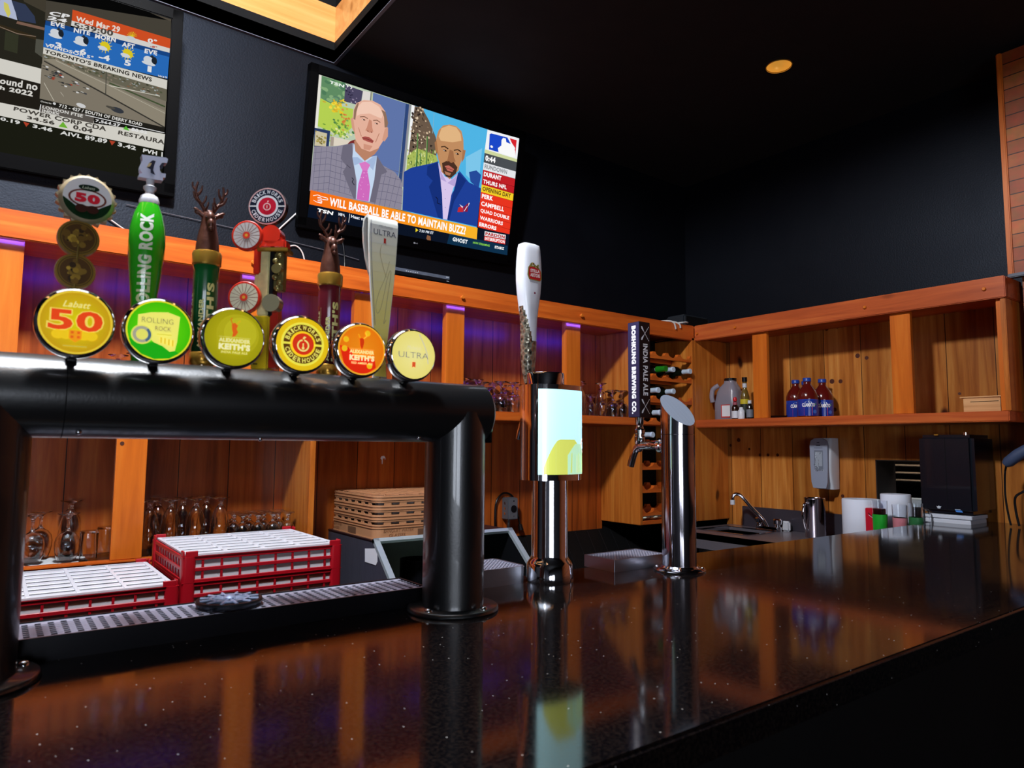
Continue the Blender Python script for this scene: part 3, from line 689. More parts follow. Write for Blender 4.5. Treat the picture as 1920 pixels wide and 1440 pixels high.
# the badge bodies above are lathed with their open rim towards the customers: flip to face -Y
for bd, x, yf in badges:
    for v in bd.data.vertices: v.co.y = (2 * (.9505) - (v.co.y + t.location.y)) - t.location.y
    bd.data.flip_normals()
R0 = .0356
def dome(x, yf):
    c = 1.4785
    def f(a, b, k):
        q = min(1.0, math.hypot(a, b) / R0); y = yf - .0012
        return (x + a * 1.042, y - k, c + b * 1.042)
    return f
yfront = .9505 - .0115
def art(i):
    bd, x, _ = badges[i]; p = Pic(dome(x, yfront), .00006); r = R0
    if i == 0:
        p.radial('d8cf10', 'c79a18', 0, 0, r); p.ring('e8c838', 0, 0, r * .94, r)
        p.text('f4e88a', 'Labatt', -.0135, .0165, .013, .0235, .01, .35)
        for dx, dy, c, bo in ((0, 0, 'f2d860', .07), (0, 0, 'e8481c', .03)):
            p.text(c, '50', -.0275 + (.0014 if bo < .05 else 0), -.0105 + (.001 if bo < .05 else 0), .027 - (.0014 if bo < .05 else 0), .0145 - (.001 if bo < .05 else 0), bo)
        for sx in (-.0165, -.009, .008, .0155): p.disc('f0c820', sx, -.0145, .0058, .005)
        p.poly('f29a1c', [(-.006, -.009), (.006, -.009), (.006, -.018), (0, -.0225), (-.006, -.018)])
        for sx in (-.003, .003):
            for sy in (-.0115, -.0165): p.rect('e0641c', sx - .0014, sy - .0014, sx + .0014, sy + .0014)
        p.rect('c8b848', -.011, -.0275, .0115, -.0262)
    elif i == 1:
        p.radial('6fe010', '3fbf0c', 0, 0, r); p.ring('e6e030', 0, 0, r * .95, r)
        p.poly('1fae18', [(-r * .9, -.012), (-.012, -.016), (0, -.0125), (.010, -.018), (.022, -.026), (.012, -.0325), (-.004, -.0345), (-.018, -.0295), (-.029, -.0195)])
        p.poly('f4ee70', [(-.0235, .0165), (-.010, .0205), (.008, .0225), (.0215, .0185), (.0205, .004), (.0195, -.012), (.0175, -.023), (.012, -.0245), (.004, -.0185), (-.006, -.0145), (-.014, -.006), (-.0235, -.004)])
        p.text('8a8a5a', 'ROLLING', -.0195, .008, .0145, .0145, .0); p.text('8a7f5a', 'ROCK', -.005, -.0005, .0125, .005, .01)
        p.disc('e8e468', -.0185, -.0065, .0115); p.ring('a8a890', -.0185, -.0065, .0062, .0098); p.ring('4a6a80', -.0185, -.0065, .0068, .0098, -60, 50)
        for k in range(4): p.rect('e8c83a', .001 + k * .0042, -.015 - k * .001, .003 + k * .0042, -.008 - k * .0008)
        p.rect('d8d050', -.003, -.0055, .013, -.004)
    elif i == 2:
        p.radial('c4b818', 'a09a12', 0, 0, r); p.disc('b4ac1c', .004, .004, .026); p.disc('bfb824', .007, .006, .020)
        p.poly('e0601c', [(-.004, .0175), (.0, .0185), (.0035, .0155), (.002, .011), (.004, .007), (.001, .002), (-.003, .0005), (-.002, .006), (-.0035, .010)])
        p.line('d0761c', .0012, (-.003, .017), (-.0055, .0225), (-.0035, .0245)); p.line('e0b01c', .0012, (.002, .017), (.006, .022))
        p.text('eee8a0', 'ALEXANDER', -.0185, -.0065, .0195, -.0015, .05); p.text('f6f2b8', "KEITH'S", -.0185, -.016, .0195, -.0078, .06); p.text('e4dc80', 'INDIA PALE ALE', -.0155, -.0205, .0165, -.0175, .03)
        p.rect('d8d070', -.0185, -.0002, .0195, .0003)
    elif i == 3:
        p.radial('f0e02c', 'e8c018', 0, 0, r, rings=3); p.ring('5a3c14', 0, 0, .0175, .0265); p.ring('f4ec50', 0, 0, .0262, .0292)
        p.rect('f4ec50', -.028, -.0014, -.016, .0014); p.rect('f4ec50', .016, -.0014, .028, .0014)
        p.arc('f0e468', 'BRICKWORKS', 0, 0, .022, 168, 12, .0062, .03); p.arc('f0e468', 'CIDERHOUSE', 0, 0, .022, 192, 348, .0062, .03, inside=True)
        p.disc('d8361c', 0, 0, .0145); p.ring('f4e480', 0, -.002, .0062, .0082); p.line('f4e480', .0016, (0, .001), (0, -.006)); p.poly('f4e480', [(0, .0055), (.004, .0095), (.001, .0105), (-.001, .0075)]); p.disc('f4e480', 0, -.0055, .0018)
        p.rect('d8361c', -.0012, .004, .0012, .0065)
    elif i == 4:
        p.radial('f2901c', 'ee7a10', 0, 0, r); p.poly('e62c12', [(-r * .93, .004), (-.02, .002), (-.01, -.012), (.02, -.012), (.022, -.024), (.008, -.0335), (-.010, -.0335), (-.026, -.022)])
        p.ring('f4b030', 0, 0, r * .94, r)
        for a, b2 in ((-.024, .013), (-.026, .0), (.008, .024), (.012, -.022)): p.disc('f4c020', a, b2, .0042)
        p.poly('d83c10', [(-.004, .0165), (.002, .0165), (.003, .011), (.0015, .004), (-.0005, .0005), (-.003, .006)]); p.line('e0b020', .0012, (-.003, .016), (-.006, .022)); p.line('f4c83a', .0014, (.002, .016), (.007, .020), (.005, .025))
        p.text('f8f0a0', 'ALEXANDER', -.0185, -.0055, .0185, -.0005, .05); p.text('fdf8b8', "KEITH'S", -.0185, -.0155, .019, -.0075, .06); p.text('f4e090', 'RED AMBER ALE', -.0155, -.0205, .0165, -.0175, .03); p.rect('f0c060', -.0185, .0006, .0185, .001)
    else:
        p.radial('f6ee9a', 'f0e27a', 0, 0, r); p.line('d0ccb0', .0018, (.008, .032), (.016, .018), (.022, .004), (.024, -.012))
        p.text('c8c4b0', 'Michelob', -.012, .0075, .012, .0135, -.005, .4); p.text('8a8c84', 'ULTRA', -.0255, -.005, .0245, .004, .0)
        p.poly('e0562c', [(-.0028, -.0105), (.0028, -.0105), (.0028, -.019), (0, -.0175), (-.0028, -.019)])
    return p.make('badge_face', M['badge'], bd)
for i in range(6): art(i)
def faucet(par, x, y, z, ydir=1, shank=.05, sc=1.0):
    """shank, body, spout and collar of a beer faucet; x, y, z = where the shank leaves the tower"""
    ye = y + shank
    f = obj('faucet', B().lathe([(0, 0), (.0155, 0), (.0155, .006), (.0175, .008), (.0175, .016), (.015, .018), (.012, .022), (.0095, shank - .01), (.011, shank), (0, shank + .008)], (x, y, z), 24, 'y'), M['chrome'], par)
    obj('faucet_body', B().lathe([(0, -.016), (.006, -.014), (.0085, -.004), (.012, .004), (.0125, .02), (.0105, .022), (.0105, .026), (.0125, .028), (.0125, .036), (.009, .04), (0, .04)], (x, ye, z), 20), M['chrome'], f)
    obj('spout', B().tube(smooth_path([(x, ye - .006, z + .002), (x, ye + .012, z - .010), (x, ye + .022, z - .028), (x, ye + .030, z - .050)], 5), [.009] * 6 + [.0085] * 10, 16), M['chrome'], f)
    return f
for i, x in enumerate(HX):
    obj('shank', B().cyl((x, 1.035, 1.405), .012, .03, 'y', 16), M['chrome'], t)
    obj('faucet_body', B().lathe([(0, 1.385), (.011, 1.387), (.0125, 1.40), (.0125, 1.418), (.009, 1.424), (.009, 1.436), (.006, 1.44), (0, 1.44)], (x, 1.072, 0), 18), M['chrome'], t)
    obj('spout', B().tube([(x, 1.078, 1.395), (x, 1.09, 1.385), (x, 1.10, 1.368), (x, 1.106, 1.352)], .008, 12), M['chrome'], t)

# ---------------------------------------------------------------- tap handles on the black tower
HY = 1.072
def handle(label, x, z=1.44, y=HY, grp=None):
    h = thing('tap_handle', label, 'tap handle', (x, y, z), 0, grp)
    obj('ferrule', B().lathe([(0, -.002), (.007, -.002), (.0075, .004), (.0065, .014), (0, .014)], (x, y, z), 16), M['chrome'], h); return h
# 1: bottle cap over two coins
x = .0745; h = handle('tap handle of a crimped bottle cap marked 50 above two bronze coins', x)
def discbody(cx, cz, r, th, y=HY, n=32): return B().lathe([(0, 0), (r * .96, 0), (r, th * .2), (r, th * .8), (r * .96, th), (0, th)], (cx, y - th / 2, cz), n, 'y')
M['coin'] = mat('dark bronze coin', '6f5a22', rough=.35, metal=.6, var=.4, vscale=60)
M['coin_rim'] = mat('coin edge', 'b8a888', rough=.4, metal=.4)
obj('stem', B().tube([(x, HY, 1.45), (x + .001, HY, 1.53), (x + .003, HY, 1.62)], .007, 12), M['coin'], h)
for cx, cz, r in ((.0755, 1.5655, .0235), (.0768, 1.6105, .0245)):
    c = obj('coin', discbody(cx, cz, r, .012), M['coin_rim'], h)
    p = Pic(front(cx, HY - .0062, cz)); p.disc('8a6a20', 0, 0, r * .97); p.ring('5a4416', 0, 0, r * .80, r * .86); p.disc('5a3c12', 0, 0, r * .76)
    R = random.Random(int(cz * 1000))
    for k in range(26): a = R.uniform(0, 6.3); q = R.uniform(0, r * .62); p.disc(R.choice(['a8862a', '7a5a1c', 'c8a43a', '3c280c', '8f6f24']), q * math.cos(a), q * math.sin(a), R.uniform(.0015, .0055), n=9)
    p.make('coin_face', printmat('coin print %.3f' % cz, .3, metal=.3), c)
cx, cz, r = .0835, 1.6645, .0335
b = B(); n = 21; pts = []
for k in range(n * 4):
    a = 2 * PI * k / (n * 4); rr = r + .0024 * math.sin(a * n); pts.append((cx + rr * math.cos(a), cz + rr * math.sin(a)))
b.prism(pts, HY - .004, HY + .009, 'xz'); b.lathe([(0, -.011), (r * .84, -.0105), (r * .97, -.006), (r * .98, -.002)], (cx, HY, cz), 42, 'y')
cp = obj('bottle_cap', b, M['coin_rim'], h)
p = Pic(front(cx, HY - .0112, cz)); R1 = r * .84
p.disc('cfd0d4', 0, 0, R1); p.poly('0f2a14', [(-R1 * .98, -.002)] + [(R1 * math.cos(a), R1 * math.sin(a)) for a in [PI + .15 + (PI - .3) * k / 20 for k in range(21)]] + [(R1 * .98, -.002), (.016, -.010), (.008, -.016), (-.008, -.016), (-.016, -.010)])
p.disc('6a3c34', 0, .0, .022, .0125); p.disc('d8d6d8', 0, .0, .0195, .0103); p.disc('12261a', .001, .0145, .012, .0042); p.text('b8bca8', 'Labatt', -.007, .0127, .008, .0163, 0, .3)
p.text('cc2436', '50', -.0145, -.0065, .0145, .0065, .07)
for s in (-.0065, .0065): p.disc('3a1e18', s, -.0145, .007, .0055)
p.make('cap_face', M['print_gloss'], cp)
# 2: green handle with a white double horse head on top
x = .1585; h = handle('long bright green tap handle with white lettering and a white crest on top', x)
prof = [(0, 1.452), (.012, 1.452), (.0145, 1.47), (.0150, 1.50), (.0165, 1.54), (.0200, 1.57), (.0228, 1.60), (.0236, 1.618), (.0225, 1.64), (.0185, 1.66), (.0128, 1.676), (0, 1.677)]
RRr = lambda z: next((a[0] + (c[0] - a[0]) * (z - a[1]) / (c[1] - a[1]) for a, c in zip(prof[1:], prof[2:]) if a[1] <= z <= c[1]), .012)
g = mat('glossy bright green', '2fae1c', rough=.16, coat=.8); body = obj('grip', B().lathe(prof, (x, HY, 0), 36), g, h)
p = Pic(wrap(x, HY, 1.575, RRr, -98, off=.0018)); p.text('eef4ee', 'ROLLING ROCK', -.0095, -.055, .0065, .083, .05, rot=90, c2='e8f4a0', cut=('v', 7)); p.disc('c8d0b0', -.002, -.066, .0085); p.ring('5a7a70', -.002, -.066, .0045, .0075); p.make('lettering', M['print_gloss'], body)
obj('collar', B().lathe([(.0128, 1.674), (.0132, 1.680), (.011, 1.687), (.0065, 1.690), (.0055, 1.694), (.0085, 1.698), (.0085, 1.701), (.005, 1.704), (.0055, 1.712), (0, 1.712)], (x, HY, 0), 28), M['white_pl'], h)
k = .0001365 * 1.02
def cc(a, b_): return (x + .002 + (a - 310) * k, 1.711 + (310 - b_) * k)
out = [(186, 312), (186, 280), (212, 270), (192, 240), (190, 195), (208, 130), (198, 78), (318, 64), (420, 52), (438, 62), (432, 106), (405, 112), (372, 150), (368, 196), (384, 224), (425, 222), (424, 262), (402, 268), (402, 300), (330, 306)]
b = B().prism([cc(*q) for q in out], HY - .007, HY + .007, 'xz')
crest = obj('crest', b, mat('cool white enamel', 'c4cbe4', rough=.3), h, angle=20)
p = Pic(front(0, HY - .0072, 0))
for q, c in (([(300, 112), (326, 116), (312, 170), (306, 215), (330, 262), (285, 248), (284, 214), (246, 200), (268, 148)], '1e2236'), ([(408, 112), (384, 118), (362, 160), (370, 196), (392, 176)], '2a2c3c'), ([(268, 150), (292, 146), (276, 186), (246, 200)], 'c8b488')): p.poly(c, [cc(*a) for a in q])
p.make('crest_shade', M['print'], crest)
# 3 and 5: stag head handles
def stag(label, x, zt, col, let, sub, rr=.0182):
    """zt = top of the gold band"""
    h = handle(label, x)
    zb = zt - .163
    body = obj('grip', B().lathe([(0, zb), (rr * .88, zb), (rr * .88, zb + .014), (rr * .93, zb + .016), (rr * .97, zt - .03), (rr * 1.0, zt - .022), (rr * .95, zt - .02), (0, zt - .02)], (x, HY, 0), 36), mat('glossy ' + let + col, col, rough=.2, coat=.6), h)
    obj('base_band', B().lathe([(0, zb - .005), (rr * .85, zb - .005), (rr * .98, zb - .002), (rr * .98, zb + .012), (rr * .9, zb + .014)], (x, HY, 0), 36), M['gold'], h)
    obj('gold_band', B().lathe([(rr * .95, zt - .021), (rr * 1.1, zt - .019), (rr * 1.12, zt - .003), (rr * 1.05, zt), (rr * .9, zt + .001), (0, zt + .001)], (x, HY, 0), 36), M['gold'], h)
    p = Pic(wrap(x, HY, zt - .09, rr * .99, -100, off=.0006)); p.text('efe890', "KEITH'S", .001, -.055, .0115, .042, .05, rot=90, c2='f2f0b0', cut=('v', 6)); p.text('d8d890', 'ALEXANDER', -.0085, -.055, -.002, .018, .04, rot=90, cut=('v', 4)); p.text('c4c890', sub, -.0225, -.055, -.0195, .026, .02, rot=90); p.rect('b8bc78', -.0175, -.06, -.0172, .032, 2)
    p.make('lettering', M['print_gloss'], body)
    # stag: neck, head seen from the front, ears, antlers - one continuous figure
    b = B(); z = zt
    def T(pts, r, n=10): b.tube(smooth_path([(x + a, HY + d_, z + c_) for a, d_, c_ in pts], 4), r if isinstance(r, float) else [r[0] + (r[1] - r[0]) * i / (4 * (len(pts) - 1)) for i in range(4 * (len(pts) - 1) + 1)], n)
    neck = [(.0165, 0), (.0158, .012), (.0142, .024), (.0122, .034), (.0105, .044), (.0098, .052), (.0082, .060), (.004, .064), (0, .065)]
    b.lathe([(r * (1 + .0), q) for r, q in neck], (x, HY + .001, z), 20)
    b.ball((x, HY - .006, z + .050), .0072, .010, .0105, 14)         # brow and muzzle
    b.ball((x, HY - .012, z + .040), .0052, .0075, .009, 12); b.ball((x, HY - .0155, z + .033), .0038, .004, .0045, 10)
    for s in (-1, 1):
        T([(s * .007, 0, .054), (s * .012, 0, .057), (s * .0185, -.001, .062), (s * .0215, 0, .0635)], (.0042, .0012)); b.ball((x + s * .0145, HY, z + .0585), .0062, .0028, .0038, 10)
        T([(s * .004, 0, .058), (s * .010, .002, .070), (s * .0165, .003, .080), (s * .0195, .001, .092), (s * .0175, -.002, .103)], (.0029, .0014))
        T([(s * .0125, .002, .074), (s * .020, .0, .079), (s * .0235, -.002, .088)], (.0024, .0011)); T([(s * .0175, .003, .084), (s * .0125, .0, .091), (s * .0115, -.002, .099)], (.0022, .001)); T([(s * .0105, .002, .071), (s * .0065, -.002, .077), (s * .0055, -.003, .084)], (.002, .001)); T([(s * .006, 0, .062), (s * .004, -.006, .068), (s * .003, -.007, .074)], (.0018, .001))
        T([(s * .019, .001, .090), (s * .024, .001, .096), (s * .0245, 0, .102)], (.0018, .001))
    hd = obj('stag_head', b, M['bronze'], h, angle=80)
    hd['label'] = 'bronze coloured stag head with branching antlers'
    obj('eye', B().ball((x - .0062, HY - .0115, z + .050), .0013, n=8), M['black_gloss'], hd); obj('eye', B().ball((x + .0062, HY - .0115, z + .050), .0013, n=8), M['black_gloss'], hd)
    return h
stag('dark green tap handle with gold bands and a bronze stag head', .2385, 1.6205, '14602c', 'k', 'INDIA PALE ALE')
stag('maroon tap handle with gold bands and a bronze stag head', .4285, 1.6175, '6e1f2c', 'm', 'RED AMBER ALE')
# 4: steam engine handle with wheels and a round sign
x = .328; h = handle('yellow and red tap handle shaped like a wheeled steam engine below a round sign', x)
yel = mat('bright yellow paint', 'f2d21a', rough=.3, coat=.4); redm = mat('signal red paint', 'd8301c', rough=.3, coat=.4)
ang = math.radians(-38)   # turned so that its wheeled side looks left
Rz = Matrix.Translation((x, HY, 0)) @ Matrix.Rotation(ang, 4, 'Z') @ Matrix.Translation((-x, -HY, 0))
def tobj(name, b, m, par, **k): b.xf(Rz); return obj(name, b, m, par, **k)
tobj('column', B().box(x - .017, x + .009, HY - .012, HY + .012, 1.452, 1.535, .002), yel, h)
tobj('red_panel', B().box(x + .009, x + .021, HY - .009, HY + .009, 1.455, 1.548, .001), redm, h)
tobj('boiler', B().box(x - .012, x + .006, HY - .010, HY + .012, 1.535, 1.64, .002).box(x - .018, x - .010, HY - .009, HY + .005, 1.575, 1.60, .002), mat('cream and gold machine', 'ded49a', rough=.4, var=.3, vscale=90), h)
tobj('black_strip', B().box(x + .006, x + .012, HY - .011, HY + .011, 1.535, 1.645, .001), M['black_plastic'], h)
b = B().box(x + .012, x + .026, HY - .008, HY + .010, 1.575, 1.635, .002)
for q in range(7): b.ball((x + .019 + .004 * math.sin(q * 2.2), HY - .010, 1.578 + q * .0085), .005, .004, .005, 10)
b.cyl((x + .019, HY - .018, 1.607), .0075, .012, 'y', 18)
tobj('valve_gear', b, mat('brass and dark machine', '8f8350', rough=.3, metal=.6, var=.5, vscale=70), h)
tobj('steam_drum', B().cyl((x + .014, HY - .022, 1.553), .0135, .018, 'y', 24), mat('silver gold drum', 'c8c09a', rough=.25, metal=.7), h)
tobj('red_roof', B().box(x - .012, x + .030, HY - .012, HY + .012, 1.640, 1.655, .003).cyl((x + .006, HY - .012, 1.662), .015, .024, 'y', 24).box(x - .02, x - .006, HY - .010, HY + .006, 1.60, 1.64, .002), redm, h)
tobj('footplate', B().box(x - .014, x + .034, HY - .014, HY + .014, 1.635, 1.641, .001), M['gold'], h)
Rm = Rz
def tfront(cx, y, cz): return lambda a, b_, k_: tuple(Rm @ Vector((cx + a, y - .0004 - k_, cz + b_)))
for cz, r in ((1.6565, .0235), (1.5605, .0250)):
    wl = tobj('wheel', B().lathe([(0, 0), (r - .001, 0), (r, .001), (r, .006), (r - .001, .007), (0, .007)], (x - .026, HY - .024, cz), 40, 'y'), redm, h)
    p = Pic(tfront(x - .026, HY - .0242, cz)); p.disc('d8d0b4' if cz < 1.6 else 'c9c2c0', 0, 0, r * .86)
    for q in range(18): a = 2 * PI * q / 18; p.line('8a5a4a', .0007, (.004 * math.cos(a), .004 * math.sin(a)), (r * .85 * math.cos(a), r * .85 * math.sin(a)))
    p.disc('d83a28', 0, 0, r * .24); p.disc('e8a030', 0, 0, r * .1); p.make('spokes', M['print'], wl)
    tobj('axle', B().cyl((x - .026, HY - .018, cz), .003, .02, 'y', 10), M['black_plastic'], h)
r = .0297; cx = x - .003
sg = tobj('round_sign', B().lathe([(0, 0), (r - .0012, 0), (r, .0012), (r, .0095), (r - .0012, .0105), (0, .0105)], (cx, HY - .006, 1.7085), 44, 'y'), M['black_plastic'], h)
p = Pic(tfront(cx, HY - .0062, 1.7085)); p.disc('c8a0a0', 0, 0, r * .985); p.disc('1e2436', 0, 0, r * .92); p.disc('d8dae0', 0, 0, r * .58); p.disc('c02038', 0, 0, r * .47)
p.rect('d8dae0', -r * .95, -.001, -r * .5, .001); p.rect('d8dae0', r * .5, -.001, r * .95, .001)
p.arc('d0d4dc', 'BRICKWORKS', 0, 0, r * .755, 166, 14, .0062, .02); p.arc('d0d4dc', 'CIDERHOUSE', 0, 0, r * .755, 194, 346, .0062, .02, inside=True)
p.ring('e8c0c0', 0, -.0012, .0045, .006); p.poly('e8c0c0', [(0, .005), (.003, .008), (.0005, .0085)]); p.line('e8c0c0', .0012, (0, .001), (0, -.004)); p.make('sign_face', M['print_gloss'], sg)
tobj('sign_post', B().cyl((cx, HY, 1.66), .004, .03, n=10), M['black_plastic'], h)
p = Pic(lambda a, b_, k_: tuple(Rm @ Vector((x - .0174 - k_, HY - a, 1.4925 + b_)))); 
p = Pic(tfront(x - .004, HY - .0122, 1.4935)); p.text('5a4a10', '19', -.009, -.034, -.002, -.020, .02, rot=90); [p.rect('5a4a10', -.009, -.014 + k * .0075, -.002, -.011 + k * .0075) for k in range(5)]; p.rect('5a4a10', -.0062, -.010, -.0050, .018); p.make('lettering', M['print'], h)
# 6: folded blade handle
x = .519; h = handle('tall cream blade tap handle folded over at the top with script M', x)
prof = [(1.452, .0125), (1.475, .0105), (1.50, .0110), (1.54, .0150), (1.58, .0185), (1.62, .0222), (1.66, .0250), (1.695, .0268), (1.720, .0272)]
def wat(z):
    for a, c in zip(prof, prof[1:]):
        if a[0] <= z <= c[0]: return a[1] + (c[1] - a[1]) * (z - a[0]) / (c[0] - a[0])
    return .0272 if z > 1.6 else .0125
path = [(HY - .004, z) for z, _ in prof] + [(HY - .002, 1.7275), (HY + .004, 1.7315), (HY + .012, 1.7300), (HY + .018, 1.724), (HY + .0225, 1.712), (HY + .026, 1.69), (HY + .028, 1.665), (HY + .027, 1.64), (HY + .025, 1.622)]
Wd = [w_ for _, w_ in prof] + [.0272, .0270, .0268, .0265, .0255, .0225, .0175, .0115, .004]
th = .0045; b = B(); rows = []
for i, ((y, z), w_) in enumerate(zip(path, Wd)):
    a = path[max(i - 1, 0)]; c = path[min(i + 1, len(path) - 1)]; dy, dz = c[0] - a[0], c[1] - a[1]; L = math.hypot(dy, dz); ny, nz = dz / L, -dy / L
    rows.append([b.bm.verts.new((x + sx * w_, y + sn * ny * th / 2, z + sn * nz * th / 2)) for sn in (-1, 1) for sx in (-1, -.5, 0, .5, 1)])
for A, C in zip(rows, rows[1:]):
    ring = [0, 1, 2, 3, 4, 9, 8, 7, 6, 5]
    for i in range(10): b.bm.faces.new([A[ring[i]], A[ring[(i + 1) % 10]], C[ring[(i + 1) % 10]], C[ring[i]]])
for Rw in (rows[0], rows[-1]): b.bm.faces.new([Rw[i] for i in [0, 1, 2, 3, 4, 9, 8, 7, 6, 5]])
bl = obj('blade', b, mat('pale enamel blade', 'dde0da', rough=.22, coat=.6), h, angle=50)
p = Pic(front(x, HY - .0064, 0))
n = 16
for i in range(n):  # yellow towards the bottom is the glow of the badges, put into the colour
    z0 = 1.455 + (1.716 - 1.455) * i / n; z1 = 1.455 + (1.716 - 1.455) * (i + 1) / n; q = (i / n) ** 1.3
    c = '%d,%d,%d' % (int(244 + (222 - 244) * q), int(226 + (226 - 226) * q), int(104 + (232 - 104) * q)); p.poly(c, [(-wat(z0) + .001, z0), (wat(z0) - .001, z0), (wat(z1) - .001, z1), (-wat(z1) + .001, z1)])
p.text('9aa0a4', 'Michelob', -.010, 1.7115, .017, 1.7165, -.005, .4); p.text('5c6068', 'ULTRA', -.019, 1.698, .023, 1.7080, .005)
p.poly('b8362c', [(.000, 1.694), (.0045, 1.694), (.0045, 1.684), (.00225, 1.686), (.000, 1.684)])
P2 = lambda *q: p.line('b4ac84', .0008, *[(a, c) for a, c in q])
def curve2(pts, k=8): return [(v.x, v.y) for v in smooth_path([(a, c, 0) for a, c in pts], k)]
P2(*curve2([(.012, 1.655), (.004, 1.625), (-.006, 1.60), (-.012, 1.575), (-.009, 1.562), (-.003, 1.572), (.003, 1.60), (.007, 1.622), (.012, 1.638), (.0135, 1.63), (.008, 1.59), (.0045, 1.562), (.002, 1.545), (.006, 1.552)]))
P2(*curve2([(-.006, 1.68), (-.008, 1.665), (-.003, 1.645), (.004, 1.625)]))
p.line('4a5290', .0007, *[(-wat(z) + .0006, z) for z, _ in prof[3:]])
p.make('blade_print_and_glow', M['print_gloss'], bl)

# ---------------------------------------------------------------- chrome tower with a lit sign (chalice handle)
CX, CY = .916, 1.092
t = thing('beer_tower', 'mirror chrome beer tower with a lit pale blue sign box', 'beer tower', (CX, CY, ZB))
b = B().lathe([(0, 0), (.0475, 0), (.0485, .004), (.0480, .016), (.0475, .018), (.0465, .034), (.043, .040), (.0385, .046), (.037, .052), (.0365, .21), (0, .21)], (CX, CY, ZB), 56)
obj('column', b, M['chrome'], t)
obj('top_cap', B().lathe([(.0385, 1.44), (.0385, 1.486), (.037, 1.489), (.032, 1.490), (0, 1.490)], (CX - .012, CY, 0), 48), M['chrome'], t)
# housing: a flattened oval box whose broad bowed front looks at the customers
def oval(w, dpt, n=48, e=2.6):
    o = []
    for i in range(n):
        a = 2 * PI * i / n; c_, s_ = math.cos(a), math.sin(a); o.append((math.copysign(abs(c_) ** (2 / e), c_) * w, math.copysign(abs(s_) ** (2 / e), s_) * dpt))
    return o
hc = (CX - .008, CY - .012)
HZ0, HZ1 = 1.273, 1.462
b = B(); pts = [(hc[0] + a, hc[1] + c) for a, c in oval(.064, .048)]
b.prism(pts, HZ0, HZ1, 'xy'); bmesh.ops.bevel(b.bm, geom=[e for e in b.bm.edges if abs(e.verts[0].co.z - e.verts[1].co.z) < 1e-6], offset=.004, segments=3, affect='EDGES')
hs = obj('sign_housing', b, M['chrome'], t, angle=30)
# lit panel follows the bowed front, from angle 198 to 342 degrees
def oval_pt(a, w, dpt, e=2.6):
    c_, s_ = math.cos(a), math.sin(a); return (math.copysign(abs(c_) ** (2 / e), c_) * w, math.copysign(abs(s_) ** (2 / e), s_) * dpt)
AA0, AA1 = math.radians(212), math.radians(352)
def fpan(u, v, k):
    """u 0..1 across, v 0..1 up"""
    q = oval_pt(AA0 + (AA1 - AA0) * u, .0652 + k, .0492 + k); return (hc[0] + q[0], hc[1] + q[1], HZ0 + .012 + (HZ1 - HZ0 - .022) * v)
p = Pic(fpan, .00006); p.grad('b8dfe2', 'b4e4e4', 0, 0, 1, 1, nx=24, ny=1); 
n = 20
p.v = []; p.fc = []; p.c = []; p.n = 0; p.grad('aedbe2', 'b9e6ea', 0, 0, 1, 1, vert=True, nx=28, ny=6)
def strip(c, lo, hi, u0, u1, n=16):
    pts = [(u0 + (u1 - u0) * i / n) for i in range(n + 1)]; p._put([(u, lo(u)) for u in pts] + [(u, hi(u)) for u in pts], [(i, i + 1, n + 2 + i, n + 1 + i) for i in range(n)], [lin(c)] * (2 * n + 2))
hump = lambda c_, w_, h_: (lambda u: max(0.004, h_ * math.exp(-((u - c_) / w_) ** 2) - .02))
strip('b8bf58', lambda u: .0, lambda u: min(.41, max(.0, .46 * (1 - abs((u - .42) / .36) ** 1.7))), .1, .76)
strip('a6cfae', lambda u: .0, lambda u: min(.36, max(.0, .38 * (1 - abs((u - .6) / .27) ** 2.2))), .42, .86)
for k in range(7): p.poly(['b4bd60', '9fc4a4', 'c0c890'][k % 3], [(.45 + .05 * k, .02), (.47 + .05 * k, .02), (.475 + .045 * k, .26 - .02 * (k % 3)), (.462 + .045 * k, .24)])
p.poly('e2b4a8', [(.66, .36), (.74, .43), (.80, .42), (.90, .33), (.92, .25), (.86, .23), (.78, .27), (.70, .32)]); p.poly('b4e2e6', [(.70, .35), (.78, .39), (.86, .33), (.82, .29), (.74, .31)])
p.poly('d07a6a', [(.86, .34), (.92, .33), (.93, .26), (.88, .22), (.86, .25), (.90, .28)]); p.line('cfd8c8', .006, (.76, .66), (.84, .58), (.92, .48))
pn = p.make('lit_panel', M['lit_panel'], hs); pn['label'] = 'glowing pale blue panel with a yellow green motif'
faucet(t, CX - .002, CY + .034, 1.405, shank=.036)
hy = CY + .071
h = thing('tap_handle', 'white chalice shaped tap handle with a red crest on the chrome tower', 'tap handle', (CX - .002, hy, 1.445))
x = CX - .002
obj('ferrule', B().lathe([(0, 1.443), (.0105, 1.443), (.0115, 1.448), (.009, 1.458), (.0105, 1.463), (.0085, 1.470), (.007, 1.478), (0, 1.478)], (x, hy, 0), 20), M['chrome'], h)
prof = [(1.474, .0075, .0075), (1.50, .0125, .0115), (1.53, .0155, .0135), (1.56, .0165, .014), (1.59, .0165, .0145), (1.615, .0175, .0155), (1.645, .0215, .0175), (1.67, .0258, .0185), (1.695, .0285, .0185), (1.72, .0292, .018), (1.745, .0282, .017), (1.768, .0262, .0155), (1.776, .0245, .0135), (1.779, .018, .009), (1.7795, .0, .0)]
b = B(); rows = []; n = 28
for z, w_, d_ in prof:
    rows.append([b.bm.verts.new((x + q[0], hy + q[1], z)) for q in oval(max(w_, 1e-4), max(d_, 1e-4), n, 3.2)])
for A, C in zip(rows, rows[1:]):
    for i in range(n): b.bm.faces.new([A[i], A[(i + 1) % n], C[(i + 1) % n], C[i]])
b.bm.faces.new(rows[0])
m2, tt, bb = newmat('engraved silver over white enamel')
bm2 = b
